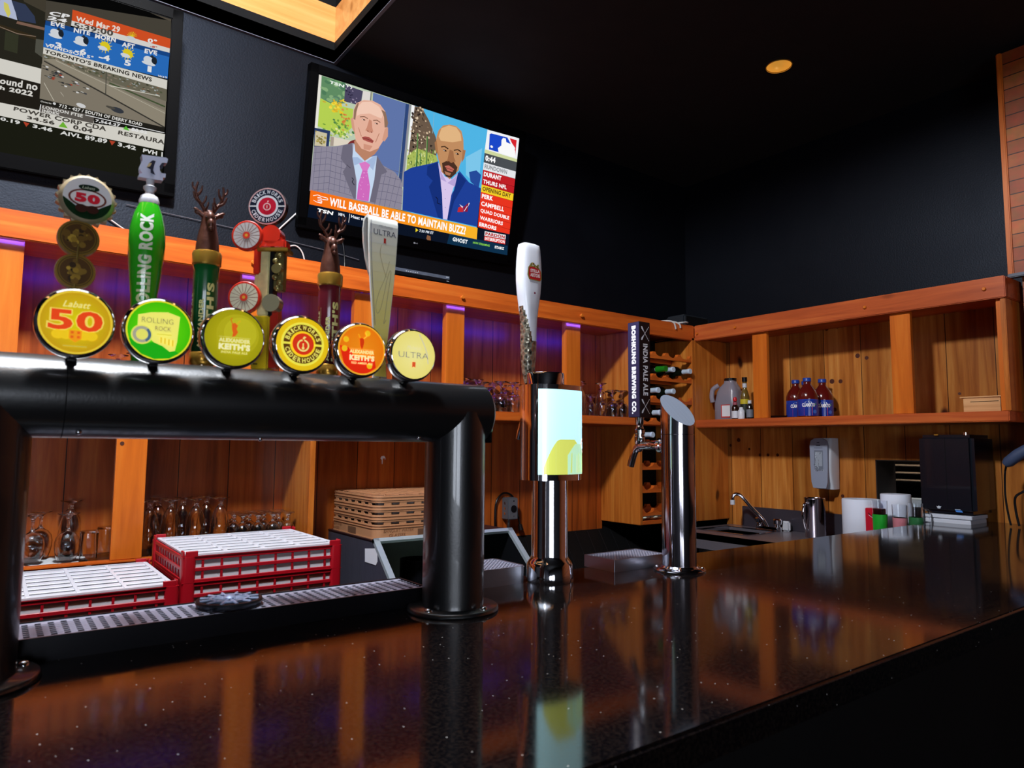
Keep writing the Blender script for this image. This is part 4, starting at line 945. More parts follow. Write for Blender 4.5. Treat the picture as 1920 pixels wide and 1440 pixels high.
def handle_mat():
    m, t_, pb = newmat('white enamel and engraved silver'); N = t_.nodes.new; L = t_.links.new
    a = N('ShaderNodeAttribute'); a.attribute_name = 'Col'
    tc = N('ShaderNodeTexCoord'); nz = N('ShaderNodeTexVoronoi'); nz.inputs['Scale'].default_value = 110; L(tc.outputs['Object'], nz.inputs['Vector'])
    cr = N('ShaderNodeValToRGB'); cr.color_ramp.elements[0].color = lin('26221e'); cr.color_ramp.elements[1].color = lin('b4ac98'); cr.color_ramp.elements[0].position = .15; cr.color_ramp.elements[1].position = .6; L(nz.outputs['Distance'], cr.inputs['Fac'])
    sp = N('ShaderNodeSeparateColor'); L(a.outputs['Color'], sp.inputs[0]); gt = N('ShaderNodeMath'); gt.operation = 'GREATER_THAN'; gt.inputs[1].default_value = .5; L(sp.outputs[0], gt.inputs[0])
    mx = N('ShaderNodeMix'); mx.data_type = 'RGBA'; mx.inputs[6].default_value = lin('dfe3ee'); L(gt.outputs[0], mx.inputs[0]); L(cr.outputs[0], mx.inputs[7]); L(mx.outputs[2], pb.inputs['Base Color'])
    mtl = N('ShaderNodeMath'); mtl.operation = 'MULTIPLY'; mtl.inputs[1].default_value = .75; L(gt.outputs[0], mtl.inputs[0]); L(mtl.outputs[0], pb.inputs['Metallic'])
    bp = N('ShaderNodeBump'); bp.inputs['Distance'].default_value = .003; L(nz.outputs['Distance'], bp.inputs['Height']); L(gt.outputs[0], bp.inputs['Strength']); L(bp.outputs[0], pb.inputs['Normal'])
    pb.inputs['Roughness'].default_value = .25; pb.inputs['Coat Weight'].default_value = .4; return m
bpy.data.materials.remove(m2)
bmesh.ops.subdivide_edges(b.bm, edges=b.bm.edges[:], cuts=2, use_grid_fill=True)
sk = obj('grip', b, handle_mat(), h, angle=60)
at = sk.data.color_attributes.new('Col', 'FLOAT_COLOR', 'POINT')
for i, v in enumerate(sk.data.vertices):
    wz = v.co.z + h.location.z; wx = v.co.x; wy = v.co.y     # silver climbs the left side and swallows the stem
    lim = -.0285 + max(0, (1.665 - wz)) * .29
    at.data[i].color = (1, 1, 1, 1) if ((wx < lim and wz < 1.69) or wz < 1.565) else (0, 0, 0, 1)
def fh(a, c, k_):
    z = c; w_ = next((p0[1] + (p1[1] - p0[1]) * (z - p0[0]) / (p1[0] - p0[0]) for p0, p1 in zip(prof, prof[1:]) if p0[0] <= z <= p1[0]), .02); d_ = next((p0[2] + (p1[2] - p0[2]) * (z - p0[0]) / (p1[0] - p0[0]) for p0, p1 in zip(prof, prof[1:]) if p0[0] <= z <= p1[0]), .02)
    return (x + a, hy - .0190 - k_, z)
p = Pic(fh, .00004)
p.poly('8a7a3a', [(-.0185, 1.705), (-.0165, 1.722), (-.012, 1.728), (.012, 1.726), (.0195, 1.715), (.0205, 1.700), (.016, 1.695), (-.014, 1.696)])
p.poly('c02028', [(-.015, 1.708), (-.0135, 1.723), (.0, 1.7245), (.0165, 1.720), (.0185, 1.706), (.0165, 1.6965), (-.012, 1.698)])
for k_ in range(9): p.disc(['8a8a50', '5a5a30', 'b8a860', '6a3a20'][k_ % 4], -.009 + k_ * .0024, 1.7285 + .003 * math.sin(k_ * .8), .0028, n=10)
p.text('f0e8e8', 'STELLA', -.0105, 1.7125, .0145, 1.7195, .03); p.text('f0e8e8', 'ARTOIS', -.011, 1.7025, .0155, 1.7105, .03)
p.text('9a9ca4', 'Belgium', -.006, 1.689, .008, 1.6925, -.01, .3); p.make('crest_print', M['print_gloss'], sk)
p = Pic(fh, .00004); p.disc('7a2a4a', .002, 1.668, .0024, n=8); p.make('star_print', M['print_gloss'], sk)

# ---------------------------------------------------------------- slim slanted steel tower (square handle)
CX, CY = 1.2325, 1.0236
t = thing('beer_tower', 'slim polished steel beer tower with a slanted top', 'beer tower', (CX, CY, ZB))
r = .0372; b = B(); n = 56
zt = lambda a: 1.424 + .036 * math.sin(a + .15)
A = [b.bm.verts.new((CX + r * math.cos(2 * PI * i / n), CY + r * math.sin(2 * PI * i / n), ZB)) for i in range(n)]
C = [b.bm.verts.new((CX + r * math.cos(2 * PI * i / n), CY + r * math.sin(2 * PI * i / n), 1.368)) for i in range(n)]
for i in range(n): b.bm.faces.new([A[i], A[(i + 1) % n], C[(i + 1) % n], C[i]])
M['polished'] = mat('polished steel', 'b8b4bc', rough=.10, metal=1.0)
obj('column', b, M['polished'], t)
b = B(); r2 = r + .0002
A = [b.bm.verts.new((CX + r2 * math.cos(2 * PI * i / n), CY + r2 * math.sin(2 * PI * i / n), 1.3690)) for i in range(n)]
C = [b.bm.verts.new((CX + r2 * math.cos(2 * PI * i / n), CY + r2 * math.sin(2 * PI * i / n), zt(2 * PI * i / n))) for i in range(n)]
for i in range(n): b.bm.faces.new([A[i], A[(i + 1) % n], C[(i + 1) % n], C[i]])
obj('slanted_cap', b, M['polished'], t, angle=30)
b = B(); b.bm.faces.new([b.bm.verts.new((CX + r2 * math.cos(2 * PI * i / n), CY + r2 * math.sin(2 * PI * i / n), zt(2 * PI * i / n))) for i in range(n)])
obj('cap_face', b, mat('brushed cap face', 'a9b4c8', rough=.38, metal=.55, var=.15, vscale=5, aniso=(80, 1, 1)), t, flat=True)
f = obj('base_flange', B().lathe([(0, 0), (.056, 0), (.057, .003), (.054, .006), (.044, .008), (.041, .012), (0, .012)], (CX, CY, ZB), 48), M['polished'], t)
for k in range(4): a = math.radians(40 + 90 * k); obj('bolt', B().ball((CX + .049 * math.cos(a), CY + .049 * math.sin(a), ZB + .007), .0045, .0045, .003, 10), M['chrome'], f)
faucet(t, CX, CY + .036, 1.344, shank=.078)
hx, hy = CX, CY + .114
h = thing('tap_handle', 'square black tap handle with white lettering and crossed paddles on the slim steel tower', 'tap handle', (hx, hy, 1.384))
obj('ferrule', B().lathe([(0, 1.380), (.0095, 1.380), (.0095, 1.386), (.0075, 1.390), (.0095, 1.396), (.0115, 1.412), (0, 1.412)], (hx, hy, 0), 20), M['chrome'], h)
w_ = .0187; Z0, Z1 = 1.410, 1.638
blk = mat('satin black block', '0c0c12', rough=.42); vio = M['print']
gr = obj('grip', B().box(hx - w_, hx + w_, hy - w_, hy + w_, Z0, Z1, .0012), blk, h)
p = Pic(front(hx, hy - w_, 0)); 
def paddles(p, cz, c):
    for s in (-1, 1):
        p.line(c, .0012, (-s * .011, cz - .014), (s * .011, cz + .014))
    p.poly(c, [(-.0135, cz + .0165), (-.0095, cz + .0165), (-.004, cz + .0065), (-.006, cz + .005), (-.012, cz + .011)]); p.poly(c, [(-.0135, cz - .0165), (-.0095, cz - .0165), (-.004, cz - .0065), (-.006, cz - .005), (-.012, cz - .011)])
    p.disc(c, .0125, cz + .016, .0013, n=8); p.disc(c, .0125, cz - .016, .0013, n=8)
paddles(p, 1.610, 'ececf2'); paddles(p, 1.436, 'ececf2')
p.text('f6f6fa', 'INDIA PALE ALE', -.0075, 1.4615, .0085, 1.585, .028, rot=-90); p.make('lettering', M['print'], gr)
p = Pic(lambda a, c, k_: (hx - w_ - .0004 - k_, hy - a, c)); p.grad('20203c', '2c2c50', -w_ + .001, Z0 + .001, w_ - .001, Z1 - .001); p.text('f0f0f6', 'BOSHKUNG BREWING CO.', -.0065, 1.418, .0075, 1.629, .07, rot=-90)
sd = p.make('side_lettering', M['print'], gr)

# ---------------------------------------------------------------- drip trays on the bar
def tray(label, x0, x1, y0, y1, h, rad, holes='line', mt=None):
    t = thing('drip_tray', label, 'drip tray', ((x0 + x1) / 2, (y0 + y1) / 2, ZB)); mt = mt or M['satin']
    cx, cy, w, d = (x0 + x1) / 2, (y0 + y1) / 2, x1 - x0, y1 - y0
    o = rrect(w, d, rad, 6, cx, cy); i_ = rrect(w - .006, d - .006, max(rad - .003, .0005), 6, cx, cy); n = len(o); b = B()
    z0, z1 = ZB, ZB + h
    def ringv(pts, z): return [b.bm.verts.new((a, c, z)) for a, c in pts]
    R = [ringv(o, z0), ringv(o, z1), ringv(i_, z1), ringv(i_, z1 - .006)]
    for A, C in zip(R, R[1:]):
        for k in range(n): b.bm.faces.new([A[k], A[(k + 1) % n], C[(k + 1) % n], C[k]])
    b.bm.faces.new(R[0]); b.bm.faces.new(R[3])
    obj('pan', b, mt, t, angle=35)
    b = B(); zz = z1 - .0015
    if holes == 'line':
        b.box(x0 + .004, x1 - .004, y0 + .004, y0 + .012, zz - .001, zz); b.box(x0 + .004, x1 - .004, y1 - .012, y1 - .004, zz - .001, zz)
        k = x0 + .004
        while k < x1 - .008: b.box(k, k + .0075, y0 + .012, y1 - .012, zz - .001, zz); k += .0145
        for q in range(1, 7): yq = y0 + .012 + (d - .024) * q / 7; b.box(x0 + .004, x1 - .004, yq - .0012, yq + .0012, zz - .001, zz)
    else:
        nx = int((w - .008) / .0085); ny = int((d - .008) / .0085)
        for q in range(nx + 1): xx = x0 + .004 + (w - .008) * q / nx; b.box(xx - .0015, xx + .0015, y0 + .004, y1 - .004, zz - .001, zz)
        for q in range(ny + 1): yy = y0 + .004 + (d - .008) * q / ny; b.box(x0 + .004, x1 - .004, yy - .0015, yy + .0015, zz - .001, zz)
    g = obj('grate', b, M['grate'], t, flat=True)
    return t
M['tray_black'] = mat('dark tray side', '17171c', rough=.35, metal=.5)
tray('long black sided drip tray with a slotted steel grate under the black beer tower', -.56, .610, 1.050, 1.150, .030, .004, 'line', M['tray_black'])
tray('short rounded steel drip tray between the black tower and the chrome tower', .700, .868, 1.106, 1.215, .033, .014, 'mesh', M['satin'])
tray('square edged steel drip tray behind the slim steel tower', 1.092, 1.262, 1.084, 1.180, .026, .001, 'mesh', M['satin'])
t = thing('glass_rinser', 'round glass rinser with a spoked top set into the long drip tray', 'rinser', (.300, 1.103, ZB + .03))
obj('body', B().lathe([(.045, .001), (.0475, .006), (.046, .009), (.042, .009), (.0415, .004), (0, .004)], (.300, 1.103, ZB + .03), 40), M['darksteel'], t)
b = B()
for k in range(6): a = PI * k / 6; b.tube([(.3 - .042 * math.cos(a), 1.103 - .042 * math.sin(a), ZB + .0385), (.3 + .042 * math.cos(a), 1.103 + .042 * math.sin(a), ZB + .0385)], .0022, 8)
b.lathe([(0, .006), (.009, .006), (.009, .011), (.005, .014), (0, .0145)], (.3, 1.103, ZB + .03), 20); b.lathe([(.024, .0075), (.028, .0075), (.028, .0105), (.024, .0105)], (.3, 1.103, ZB + .03), 32, closed=True)
obj('spokes', b, mat('blue grey steel', 'a4b0d0', rough=.35, metal=.4), t)

# ---------------------------------------------------------------- red glass racks
def red_rack(label):
    W_, D_, H_ = .372, .362, .058
    t = thing('glass_rack', label, 'glass rack', (0, 0, 0), 0, 'red glass racks on the work counter')
    b = B()
    for z0, z1 in ((0, .007), (.024, .0325), (.0485, .058)):
        b.box(-W_ / 2, W_ / 2, -D_ / 2, -D_ / 2 + .0032, z0, z1, .001, 1); b.box(-W_ / 2, W_ / 2, D_ / 2 - .0032, D_ / 2, z0, z1, .001, 1); b.box(-W_ / 2, -W_ / 2 + .005, -D_ / 2, D_ / 2, z0, z1, .001, 1); b.box(W_ / 2 - .005, W_ / 2, -D_ / 2, D_ / 2, z0, z1, .001, 1)
    b.box(-W_ / 2 - .002, W_ / 2 + .002, -D_ / 2 - .002, -D_ / 2, .0575, .0585).box(-W_ / 2 - .002, W_ / 2 + .002, D_ / 2, D_ / 2 + .002, .0575, .0585)
    for k in range(1, 9):
        x = -W_ / 2 + W_ * k / 9
        for y in (-D_ / 2 + .001, D_ / 2 - .004): b.box(x - .0025, x + .0025, y, y + .003, 0, .05)
    for k in range(1, 12):
        y = -D_ / 2 + D_ * k / 12
        for x in (-W_ / 2 + .001, W_ / 2 - .004): b.box(x, x + .003, y - .0025, y + .0025, 0, .05)
    obj('frame', b, M['red_pl'], t, False, flat=True)
    for sx in (-1, 1):
        for sy in (-1, 1):
            cx, cy = sx * (W_ / 2 - .012), sy * (D_ / 2 - .012)
            obj('corner_post', B().prism(rrect(.030, .030, .009, 5, cx, cy), .0, .0575, 'xy'), M['red_pl'], t, False, angle=30)
    b = B()
    for k in range(5): x = -W_ / 2 + .007 + (W_ - .014) * k / 4; b.box(x - .001, x + .001, -D_ / 2 + .012, D_ / 2 - .012, .003, .053)
    for k in range(5): y = -D_ / 2 + .0050 + (D_ - .010) * k / 4; b.box(-W_ / 2 + .012, W_ / 2 - .012, y - .001, y + .001, .003, .053)
    g = obj('insert', b, M['white_pl'], t, False, flat=True); g['label'] = 'white divider grid'
    return t
def lugs(t, top):
    """corner lugs and the slotted white top, only on the topmost rack of a stack"""
    W_, D_ = .372, .362
    for sx in (-1, 1):
        for sy in (-1, 1):
            x0 = sx * W_ / 2; y0 = sy * D_ / 2; b = B()
            b.box(x0 - sx * .004, x0 - sx * .030, y0 + sy * .001, y0 - sy * .003, .058, .070, .001, 1); b.box(x0 + sx * .001, x0 - sx * .003, y0 - sy * .004, y0 - sy * .026, .058, .070, .001, 1)
            obj('lug', b, M['red_pl'], t, False, flat=True)
    b = B(); zz = .0585
    n = 7
    for k in range(n):
        y = -D_ / 2 + .008 + (D_ - .016) * k / n; wd = (D_ - .016) / n
        b.box(-W_ / 2 + .008, W_ / 2 - .008, y, y + wd - .019, zz, zz + .003, .001, 1)
    for k in range(5): x = -W_ / 2 + .012 + (W_ - .024) * k / 4; b.box(x - .004, x + .004, -D_ / 2 + .008, D_ / 2 - .010, zz + .0005, zz + .0045, .001, 1)
    b.box(-W_ / 2 + .006, W_ / 2 - .006, -D_ / 2 + .006, -D_ / 2 + .012, zz, zz + .004).box(-W_ / 2 + .006, W_ / 2 - .006, D_ / 2 - .014, D_ / 2 - .008, zz, zz + .004).box(-W_ / 2 + .006, -W_ / 2 + .014, -D_ / 2 + .006, D_ / 2 - .008, zz, zz + .004).box(W_ / 2 - .014, W_ / 2 - .006, -D_ / 2 + .006, D_ / 2 - .008, zz, zz + .004)
    obj('top_grid', b, M['white_pl'], t, False, flat=True)['label'] = 'slotted white top'
r0 = red_rack('red plastic glass rack, bottom of the taller stack'); RX, RY = .547, 1.886
r0.location = (RX, RY, .853)
names = ['third from the top', 'second from the top', 'top']
dup(r0, (RX, RY, .911), label='red plastic glass rack, third from the top of the taller stack of four')
dup(r0, (RX, RY, .969), label='red plastic glass rack just under the topmost one of the taller stack')
q = dup(r0, (RX, RY, 1.027), label='topmost red glass rack with a slotted white top, on the taller stack'); lugs(q, 1)
LX, LY = .163, 1.872
dup(r0, (LX, LY, .853), label='red plastic glass rack, bottom of the lower stack beside the black post')
dup(r0, (LX, LY, .911), label='red plastic glass rack, middle of the lower stack')
q = dup(r0, (LX, LY, .969), label='topmost red glass rack with a slotted white top, on the lower stack'); lugs(q, 1)

# ---------------------------------------------------------------- tan rack stack on the ice bin
def ringwall(b, w, d, rad, z0, z1, th=.004, n=5):
    o = rrect(w, d, rad, n); i_ = rrect(w - 2 * th, d - 2 * th, max(rad - th, .001), n); m = len(o)
    V = [[b.bm.verts.new((x, y, z)) for x, y in P_] for P_, z in ((o, z0), (o, z1), (i_, z1), (i_, z0))]
    for A, C in zip(V, V[1:] + V[:1]):
        for k in range(m): b.bm.faces.new([A[k], A[(k + 1) % m], C[(k + 1) % m], C[k]])
TW, TD = .372, .362
def tan_rack(h, base=False):
    t = thing('glass_rack', 'x', 'glass rack', (0, 0, 0), 0, 'tan glass racks stacked on the ice bin')
    b = B()
    if base:
        ringwall(b, TW, TD, .03, 0, .046)
        ringwall(b, TW + .004, TD + .004, .032, .033, .0355); ringwall(b, TW + .004, TD + .004, .032, .041, .0435); ringwall(b, TW + .003, TD + .003, .031, .0, .003)
    else:
        ringwall(b, TW, TD, .03, .009, h)
        ringwall(b, TW + .004, TD + .004, .032, .0155, .018); ringwall(b, TW + .004, TD + .004, .032, .0255, .028); ringwall(b, TW - .003, TD - .003, .03, .007, .010)
        for k in range(6):
            u = -TW / 2 + .045 + (TW - .09) * k / 5
            for y in (-TD / 2 + .001, TD / 2 - .004): b.box(u - .013, u + .013, y, y + .003, 0, .010)
            u = -TD / 2 + .045 + (TD - .09) * k / 5
            for x in (-TW / 2 + .001, TW / 2 - .004): b.box(x, x + .003, u - .011, u + .011, 0, .010)
    obj('frame', b, M['tan_pl'], t, False, angle=30)
    if not base:
        b = B()
        R = random.Random(5)
        for k in range(7):
            for s in range(2):
                u = -TW / 2 + .03 + (TW - .06) * k / 6; b.box(u - .012, u + .016, (-1) ** s * (TD / 2 - .02) - .004, (-1) ** s * (TD / 2 - .02) + .004, .001, .008); b.box((-1) ** s * (TW / 2 - .02) - .004, (-1) ** s * (TW / 2 - .02) + .004, u - .010, u + .014, .001, .008)
        g = obj('glass_bases', b, mat('pale glass bottoms', 'a9a2a0', rough=.1, coat=.6, var=.5, vscale=60), t, False, flat=True); g['kind'] = 'stuff'
    else:
        b = B(); b.box(-TW / 2 + .01, TW / 2 - .01, -TD / 2 + .01, TD / 2 - .01, .003, .005); obj('floor_grid', b, M['tan_pl'], t, False)
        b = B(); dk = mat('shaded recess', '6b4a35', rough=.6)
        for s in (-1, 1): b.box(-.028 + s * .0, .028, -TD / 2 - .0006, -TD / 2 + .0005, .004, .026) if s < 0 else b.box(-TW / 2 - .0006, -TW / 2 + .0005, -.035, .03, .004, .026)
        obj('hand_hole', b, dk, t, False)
    return t
TX, TY = 1.012 + TW / 2 + .002, 2.090 + TD / 2
base = tan_rack(.046, True); base.location = (TX, TY, ZT); base['label'] = 'deep tan rack with handwriting at the bottom of the stack on the ice bin'
p = Pic(lambda a, c, k_: (a, -TD / 2 - .0008 - k_, c)); p.text('7a4c34', 'BANQUET WATER', -.155, .0185, -.045, .030, -.012, .15); p.text('7a4c34', 'GLASSES', -.135, .005, -.075, .0155, -.012, .15)
p2 = p.make('handwriting', M['print'], base, False)
p = Pic(lambda a, c, k_: (-TW / 2 - .0008 - k_, -a, c)); p.text('7a4c34', 'BANQUET WATER', -.175, .0185, -.085, .030, -.012, .15); p.text('7a4c34', 'GLASSES', -.165, .005, -.105, .0155, -.012, .15); p.make('handwriting', M['print'], base, False)
tz = ZT + .046
e0 = tan_rack(.0315); e0.location = (TX, TY, tz); e0['label'] = 'tan rack tier just above the one with handwriting'
dup(e0, (TX, TY, tz + .0315), label='tan rack tier, second from the top of the stack on the ice bin')
top = dup(e0, (TX, TY, tz + .063), label='topmost tan rack with a honeycomb pattern, on the ice bin')
b = B()
hexr = .026
for i in range(-4, 5):
    for j in range(-4, 5):
        cx = i * hexr * 1.5; cy = (j + (i % 2) / 2) * hexr * 1.732
        if abs(cx) > TW / 2 - .012 or abs(cy) > TD / 2 - .012: continue
        pts = [(cx + hexr * math.cos(math.radians(60 * k)), cy + hexr * math.sin(math.radians(60 * k)), .0315) for k in range(4)]
        b.tube(pts, .0016, 5)
obj('honeycomb', b, M['tan_pl'], top, False)
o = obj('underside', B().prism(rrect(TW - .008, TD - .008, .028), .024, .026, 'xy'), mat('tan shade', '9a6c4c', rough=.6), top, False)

# ---------------------------------------------------------------- glassware, all standing upside down
def glass_mesh(kind):
    th = .0009
    if kind == 'snifter': out = [(.0225, 0), (.0265, .012), (.0300, .030), (.0305, .045), (.0275, .060), (.0190, .072), (.0080, .079), (.0042, .086), (.0036, .100), (.0050, .112), (.0095, .119), (.0270, .1250), (.0280, .1265)]; bowl = 7
    elif kind == 'tulip': out = [(.0215, 0), (.0245, .015), (.0280, .035), (.0288, .055), (.0272, .075), (.0225, .100), (.0150, .120), (.0072, .130), (.0060, .138), (.0095, .146), (.0265, .1520), (.0275, .1535)]; bowl = 8
    elif kind == 'goblet': out = [(.0205, 0), (.0240, .018), (.0250, .036), (.0215, .054), (.0130, .066), (.0060, .071), (.0045, .080), (.0060, .088), (.0150, .0945), (.0225, .0965), (.0228, .098)]; bowl = 6
    else: out = [(.0215, 0), (.0222, .03), (.0228, .072), (.0218, .076), (0, .076)]; bowl = 4
    prof = list(out)
    if kind == 'tumbler': inner = [(0, .070), (.0195, .070), (.0205, .03), (.0200, 0)]; prof = out + inner
    else:
        prof = out + [(0, out[-1][1])]
        inner = [(max(r - th, .0), h - (th if i > bowl - 3 else 0)) for i, (r, h) in enumerate(out[:bowl])][::-1]; top = inner[0][1]
        b = B().lathe([(0, out[bowl][1] - .0025)] + inner + [] + out + [(0, out[-1][1])], (0, 0, 0), 28); return b
    return B().lathe([(0, .076)][:0] + out + inner[:0], (0, 0, 0), 28) if False else B().lathe([(0, .070), (.0195, .070), (.0205, .03), (.0200, 0), (.0215, 0), (.0222, .03), (.0228, .072), (.0218, .076), (0, .076)], (0, 0, 0), 28)
GM = {}
def put_glass(kind, x, y, z, label, group, s=1.0):
    if kind not in GM:
        o = obj({'snifter': 'beer_snifter', 'tulip': 'tulip_glass', 'goblet': 'stemmed_goblet', 'tumbler': 'tumbler'}[kind], glass_mesh(kind), M['glass'], None, angle=60); GM[kind] = o
    else: o = GM[kind].copy(); COL.objects.link(o)
    o.location = (x, y, z); o.rotation_euler = (0, 0, (x * 37) % 3)
    tag(o, label, 'glass', group); return o
ZL = 1.0185; gl = 'glasses on the lower glass shelf'
for k, x, y, lab in (('snifter', .043, 2.30, 'upturned snifter half hidden behind the black post on the lower shelf'), ('snifter', .1035, 2.295, 'upturned snifter second from the black post, front row of the lower shelf'), ('snifter', .126, 2.385, 'upturned snifter behind the gap near the black post'), ('snifter', .184, 2.285, 'upturned snifter standing alone in front, left of the tumblers'),
        ('tulip', .197, 2.40, 'tall upturned tulip glass rising behind the lone snifter'), ('tumbler', .2345, 2.275, 'clear upturned tumbler left of the lower pine post, front'), ('tumbler', .285, 2.36, 'clear upturned tumbler partly behind the lower pine post'),
        ('tulip', .388, 2.30, 'tall tulip glass just right of the lower pine post'), ('tulip', .425, 2.385, 'tall tulip glass in the back row, leftmost of the back three'), ('tulip', .446, 2.305, 'tall tulip glass, leftmost of the three clear in front'), ('tulip', .497, 2.39, 'tall tulip glass in the back row, middle of the back three'), ('tulip', .518, 2.31, 'tall tulip glass with a dark emblem, middle of the three in front'), ('tulip', .567, 2.39, 'tall tulip glass in the back row, rightmost of the back three'), ('tulip', .589, 2.31, 'tall tulip glass, rightmost of the three in front')):
    put_glass(k, x, y, ZL, lab, gl)
put_glass('snifter', -.03, 2.3, ZL, 'upturned snifter hidden farthest behind the black post', gl)
em = Pic(wrap(.518, 2.31, ZL + .035, .0292, -118)); em.disc('24262c', 0, 0, .009, .008); em.disc('24262c', .006, -.003, .006, .008)
eo = em.make('emblem', M['print'], None); eo['label'] = 'dark printed emblem on the middle tulip glass'; eo['category'] = 'emblem'
mid = [o for o in SC.objects if o.get('label', '').startswith('tall tulip glass with a dark')][0]
eo.parent = mid; eo.matrix_parent_inverse = Matrix(); 
for v in eo.data.vertices: v.co = Matrix.Rotation(-mid.rotation_euler.z, 3, 'Z') @ (v.co - Vector(mid.location))
del eo['category']
ordn = ['first', 'second', 'third', 'fourth', 'fifth', 'sixth', 'seventh', 'eighth', 'ninth']
k = 0
for r_, (y, n, x0) in enumerate(((2.30, 4, .655), (2.355, 4, .645), (2.41, 4, .655))):
    for i in range(n):
        put_glass('goblet', x0 + i * .048, y, ZL, 'short goblet, %s from left in the %s row beside the pine end panel' % (ordn[i], ('front', 'middle', 'back')[r_]), 'short goblets beside the end panel')
ZU = 1.4755
def cluster(x0, n, kinds, where, rows=(2.285, 2.36, 2.42), step=.058, grp='glasses on the middle shelf'):
    for r_, y in enumerate(rows):
        for i in range(n):
            kd = kinds[(i + r_) % len(kinds)]
            put_glass(kd, x0 + i * step + (.02 if r_ % 2 else 0), y, ZU, 'upturned %s, %s in the %s row %s' % ({'goblet': 'goblet', 'snifter': 'snifter', 'tulip': 'tulip glass', 'tumbler': 'tumbler'}[kd], ordn[i], ('front', 'second', 'back')[r_], where), grp)
put_glass('tumbler', .10, 2.30, ZU, 'clear upturned tumbler near the left pine post on the middle shelf', 'glasses on the middle shelf')
cluster(.27, 3, ['goblet', 'snifter'], 'behind the green handle on the shelf', rows=(2.285, 2.36))
cluster(.80, 3, ['goblet'], 'behind the maroon handle on the shelf', rows=(2.285, 2.36))
cluster(1.475, 6, ['snifter', 'snifter', 'goblet'], 'beside the chrome tower', step=.060)
cluster(2.085, 3, ['tulip', 'goblet'], 'left of the square black tap handle', rows=(2.285, 2.37), step=.068)
cluster(2.295, 2, ['snifter'], 'nearest the wine rack on the shelf', rows=(2.285, 2.37), step=.06)
# paper liner and mat under the snifters
b = B(); n = 36; vs = []; fs = []
for i in range(n + 1):
    for j in range(9): x = -.1 + .335 * i / n; y = 2.225 + .19 * j / 8 - .03 * (i / n); vs.append((x, y, ZL - .0115 + .0035 + .0018 * math.sin(i * 1.9) * math.cos(j * .9) + .0012))
for i in range(n):
    for j in range(8): a = i * 9 + j; fs.append((a, a + 1, a + 10, a + 9))
b._add(vs, fs); b._add([(v[0], v[1], v[2] - .001) for v in vs], fs)
tag(obj('paper_liner', b, mat('grey white ribbed paper', 'c8ccd0', rough=.8, var=.2, vscale=90), None), 'crumpled grey white ribbed paper liner under the snifters', 'liner')
tag(obj('bar_mat', B().box(-.3, .82, 2.235, 2.45, 1.0065, 1.0095, .001), M['black_plastic'], None), 'thin black bar mat under the glasses on the lower shelf', 'mat')

# ---------------------------------------------------------------- socket box with cord
t = thing('socket_box', 'grey metal socket box on the pine boards with a looped black cord', 'electrical outlet', (1.812, 2.43, 1.07))
obj('box', B().box(1.787, 1.838, 2.405, 2.454, 1.024, 1.118, .004), mat('grey metal box', '6d7078', rough=.4, metal=.5), t)
obj('cover', B().prism([(1.791, 1.028), (1.834, 1.028), (1.834, 1.114), (1.791, 1.114)], 2.402, 2.405, 'xz'), mat('lighter metal cover', '868a94', rough=.35, metal=.6), t)
obj('socket', B().cyl((1.8135, 2.4, 1.071), .0155, .004, 'y', 24), M['black_plastic'], t)
for z in (1.104, 1.040): obj('screw', B().cyl((1.8135, 2.401, z), .003, .002, 'y', 10), M['chrome'], t)
for z in (1.05, 1.072, 1.094): obj('knockout', B().cyl((1.7862, 2.43, z), .006, .001, 'x', 12), M['chrome'], t)
obj('conduit', B().tube([(1.806, 2.43, 1.026), (1.806, 2.43, .95)], .0075, 12), M['steel'], t)
obj('cord', B().tube(smooth_path([(1.745, 2.44, .96), (1.742, 2.44, 1.03), (1.752, 2.445, 1.10), (1.79, 2.448, 1.135), (1.835, 2.448, 1.125), (1.856, 2.442, 1.08), (1.864, 2.435, 1.03), (1.870, 2.43, .995)], 8), .0042, 10), M['black_plastic'], t)
obj('plug', B().tube([(1.869, 2.43, 1.0), (1.872, 2.425, .975)], [.009, .012], 12).box(1.874, 1.885, 2.422, 2.425, .966, .969).box(1.878, 1.889, 2.428, 2.431, .972, .975), M['black_plastic'], t)

# ---------------------------------------------------------------- things on the side wall shelving
ZS = 1.4752
M['juice'] = mat('dark red juice in clear plastic', '5a1410', rough=.15, coat=.7)
M['blue_cap'] = mat('blue screw cap', '1c3f9a', rough=.35)
def juice(x, y, label):
    t = thing('juice_bottle', label, 'bottle', (x, y, ZS), 0, 'juice bottles on the side wall shelf')
    bd = obj('bottle', B().lathe([(0, 0), (.041, 0), (.044, .004), (.044, .065), (.043, .070), (.044, .076), (.043, .098), (.035, .118), (.022, .136), (.0155, .145), (.0155, .158), (0, .158)], (x, y, ZS), 28), M['juice'], t)
    obj('cap', B().lathe([(0, .158), (.0175, .158), (.0175, .172), (.016, .174), (0, .174)], (x, y, ZS), 20), M['blue_cap'], t)
    p = Pic(wrap(x, y, ZS + .042, .0442, 212, off=.0016)); w_ = .052; h_ = .036
    p.grad('1c2f8c', '1c3a9c', -w_, -h_, w_, h_, nx=12, ny=1); p.poly('c83a24', [(-.016, -h_), (.016, -h_), (.016, .002), (.002, .008), (-.016, .002)]); p.poly('e8702c', [(-.010, -.006), (.016, -.006), (.018, .004), (.002, .008)])
    p.disc('c8d4e8', .001, .020, .014, .008); p.text('f4f4f8', 'CLAMATO', -.024, .003, .028, .019, .05, cut=('u', 10)); p.line('4aa82c', .003, (.016, .002), (.030, .014), (.034, .012)); p.line('6ac83a', .002, (.018, .006), (.034, .020)); p.disc('3a6ac0', .028, -.018, .008)
    p.make('juice_label', M['print_gloss'], bd); return t
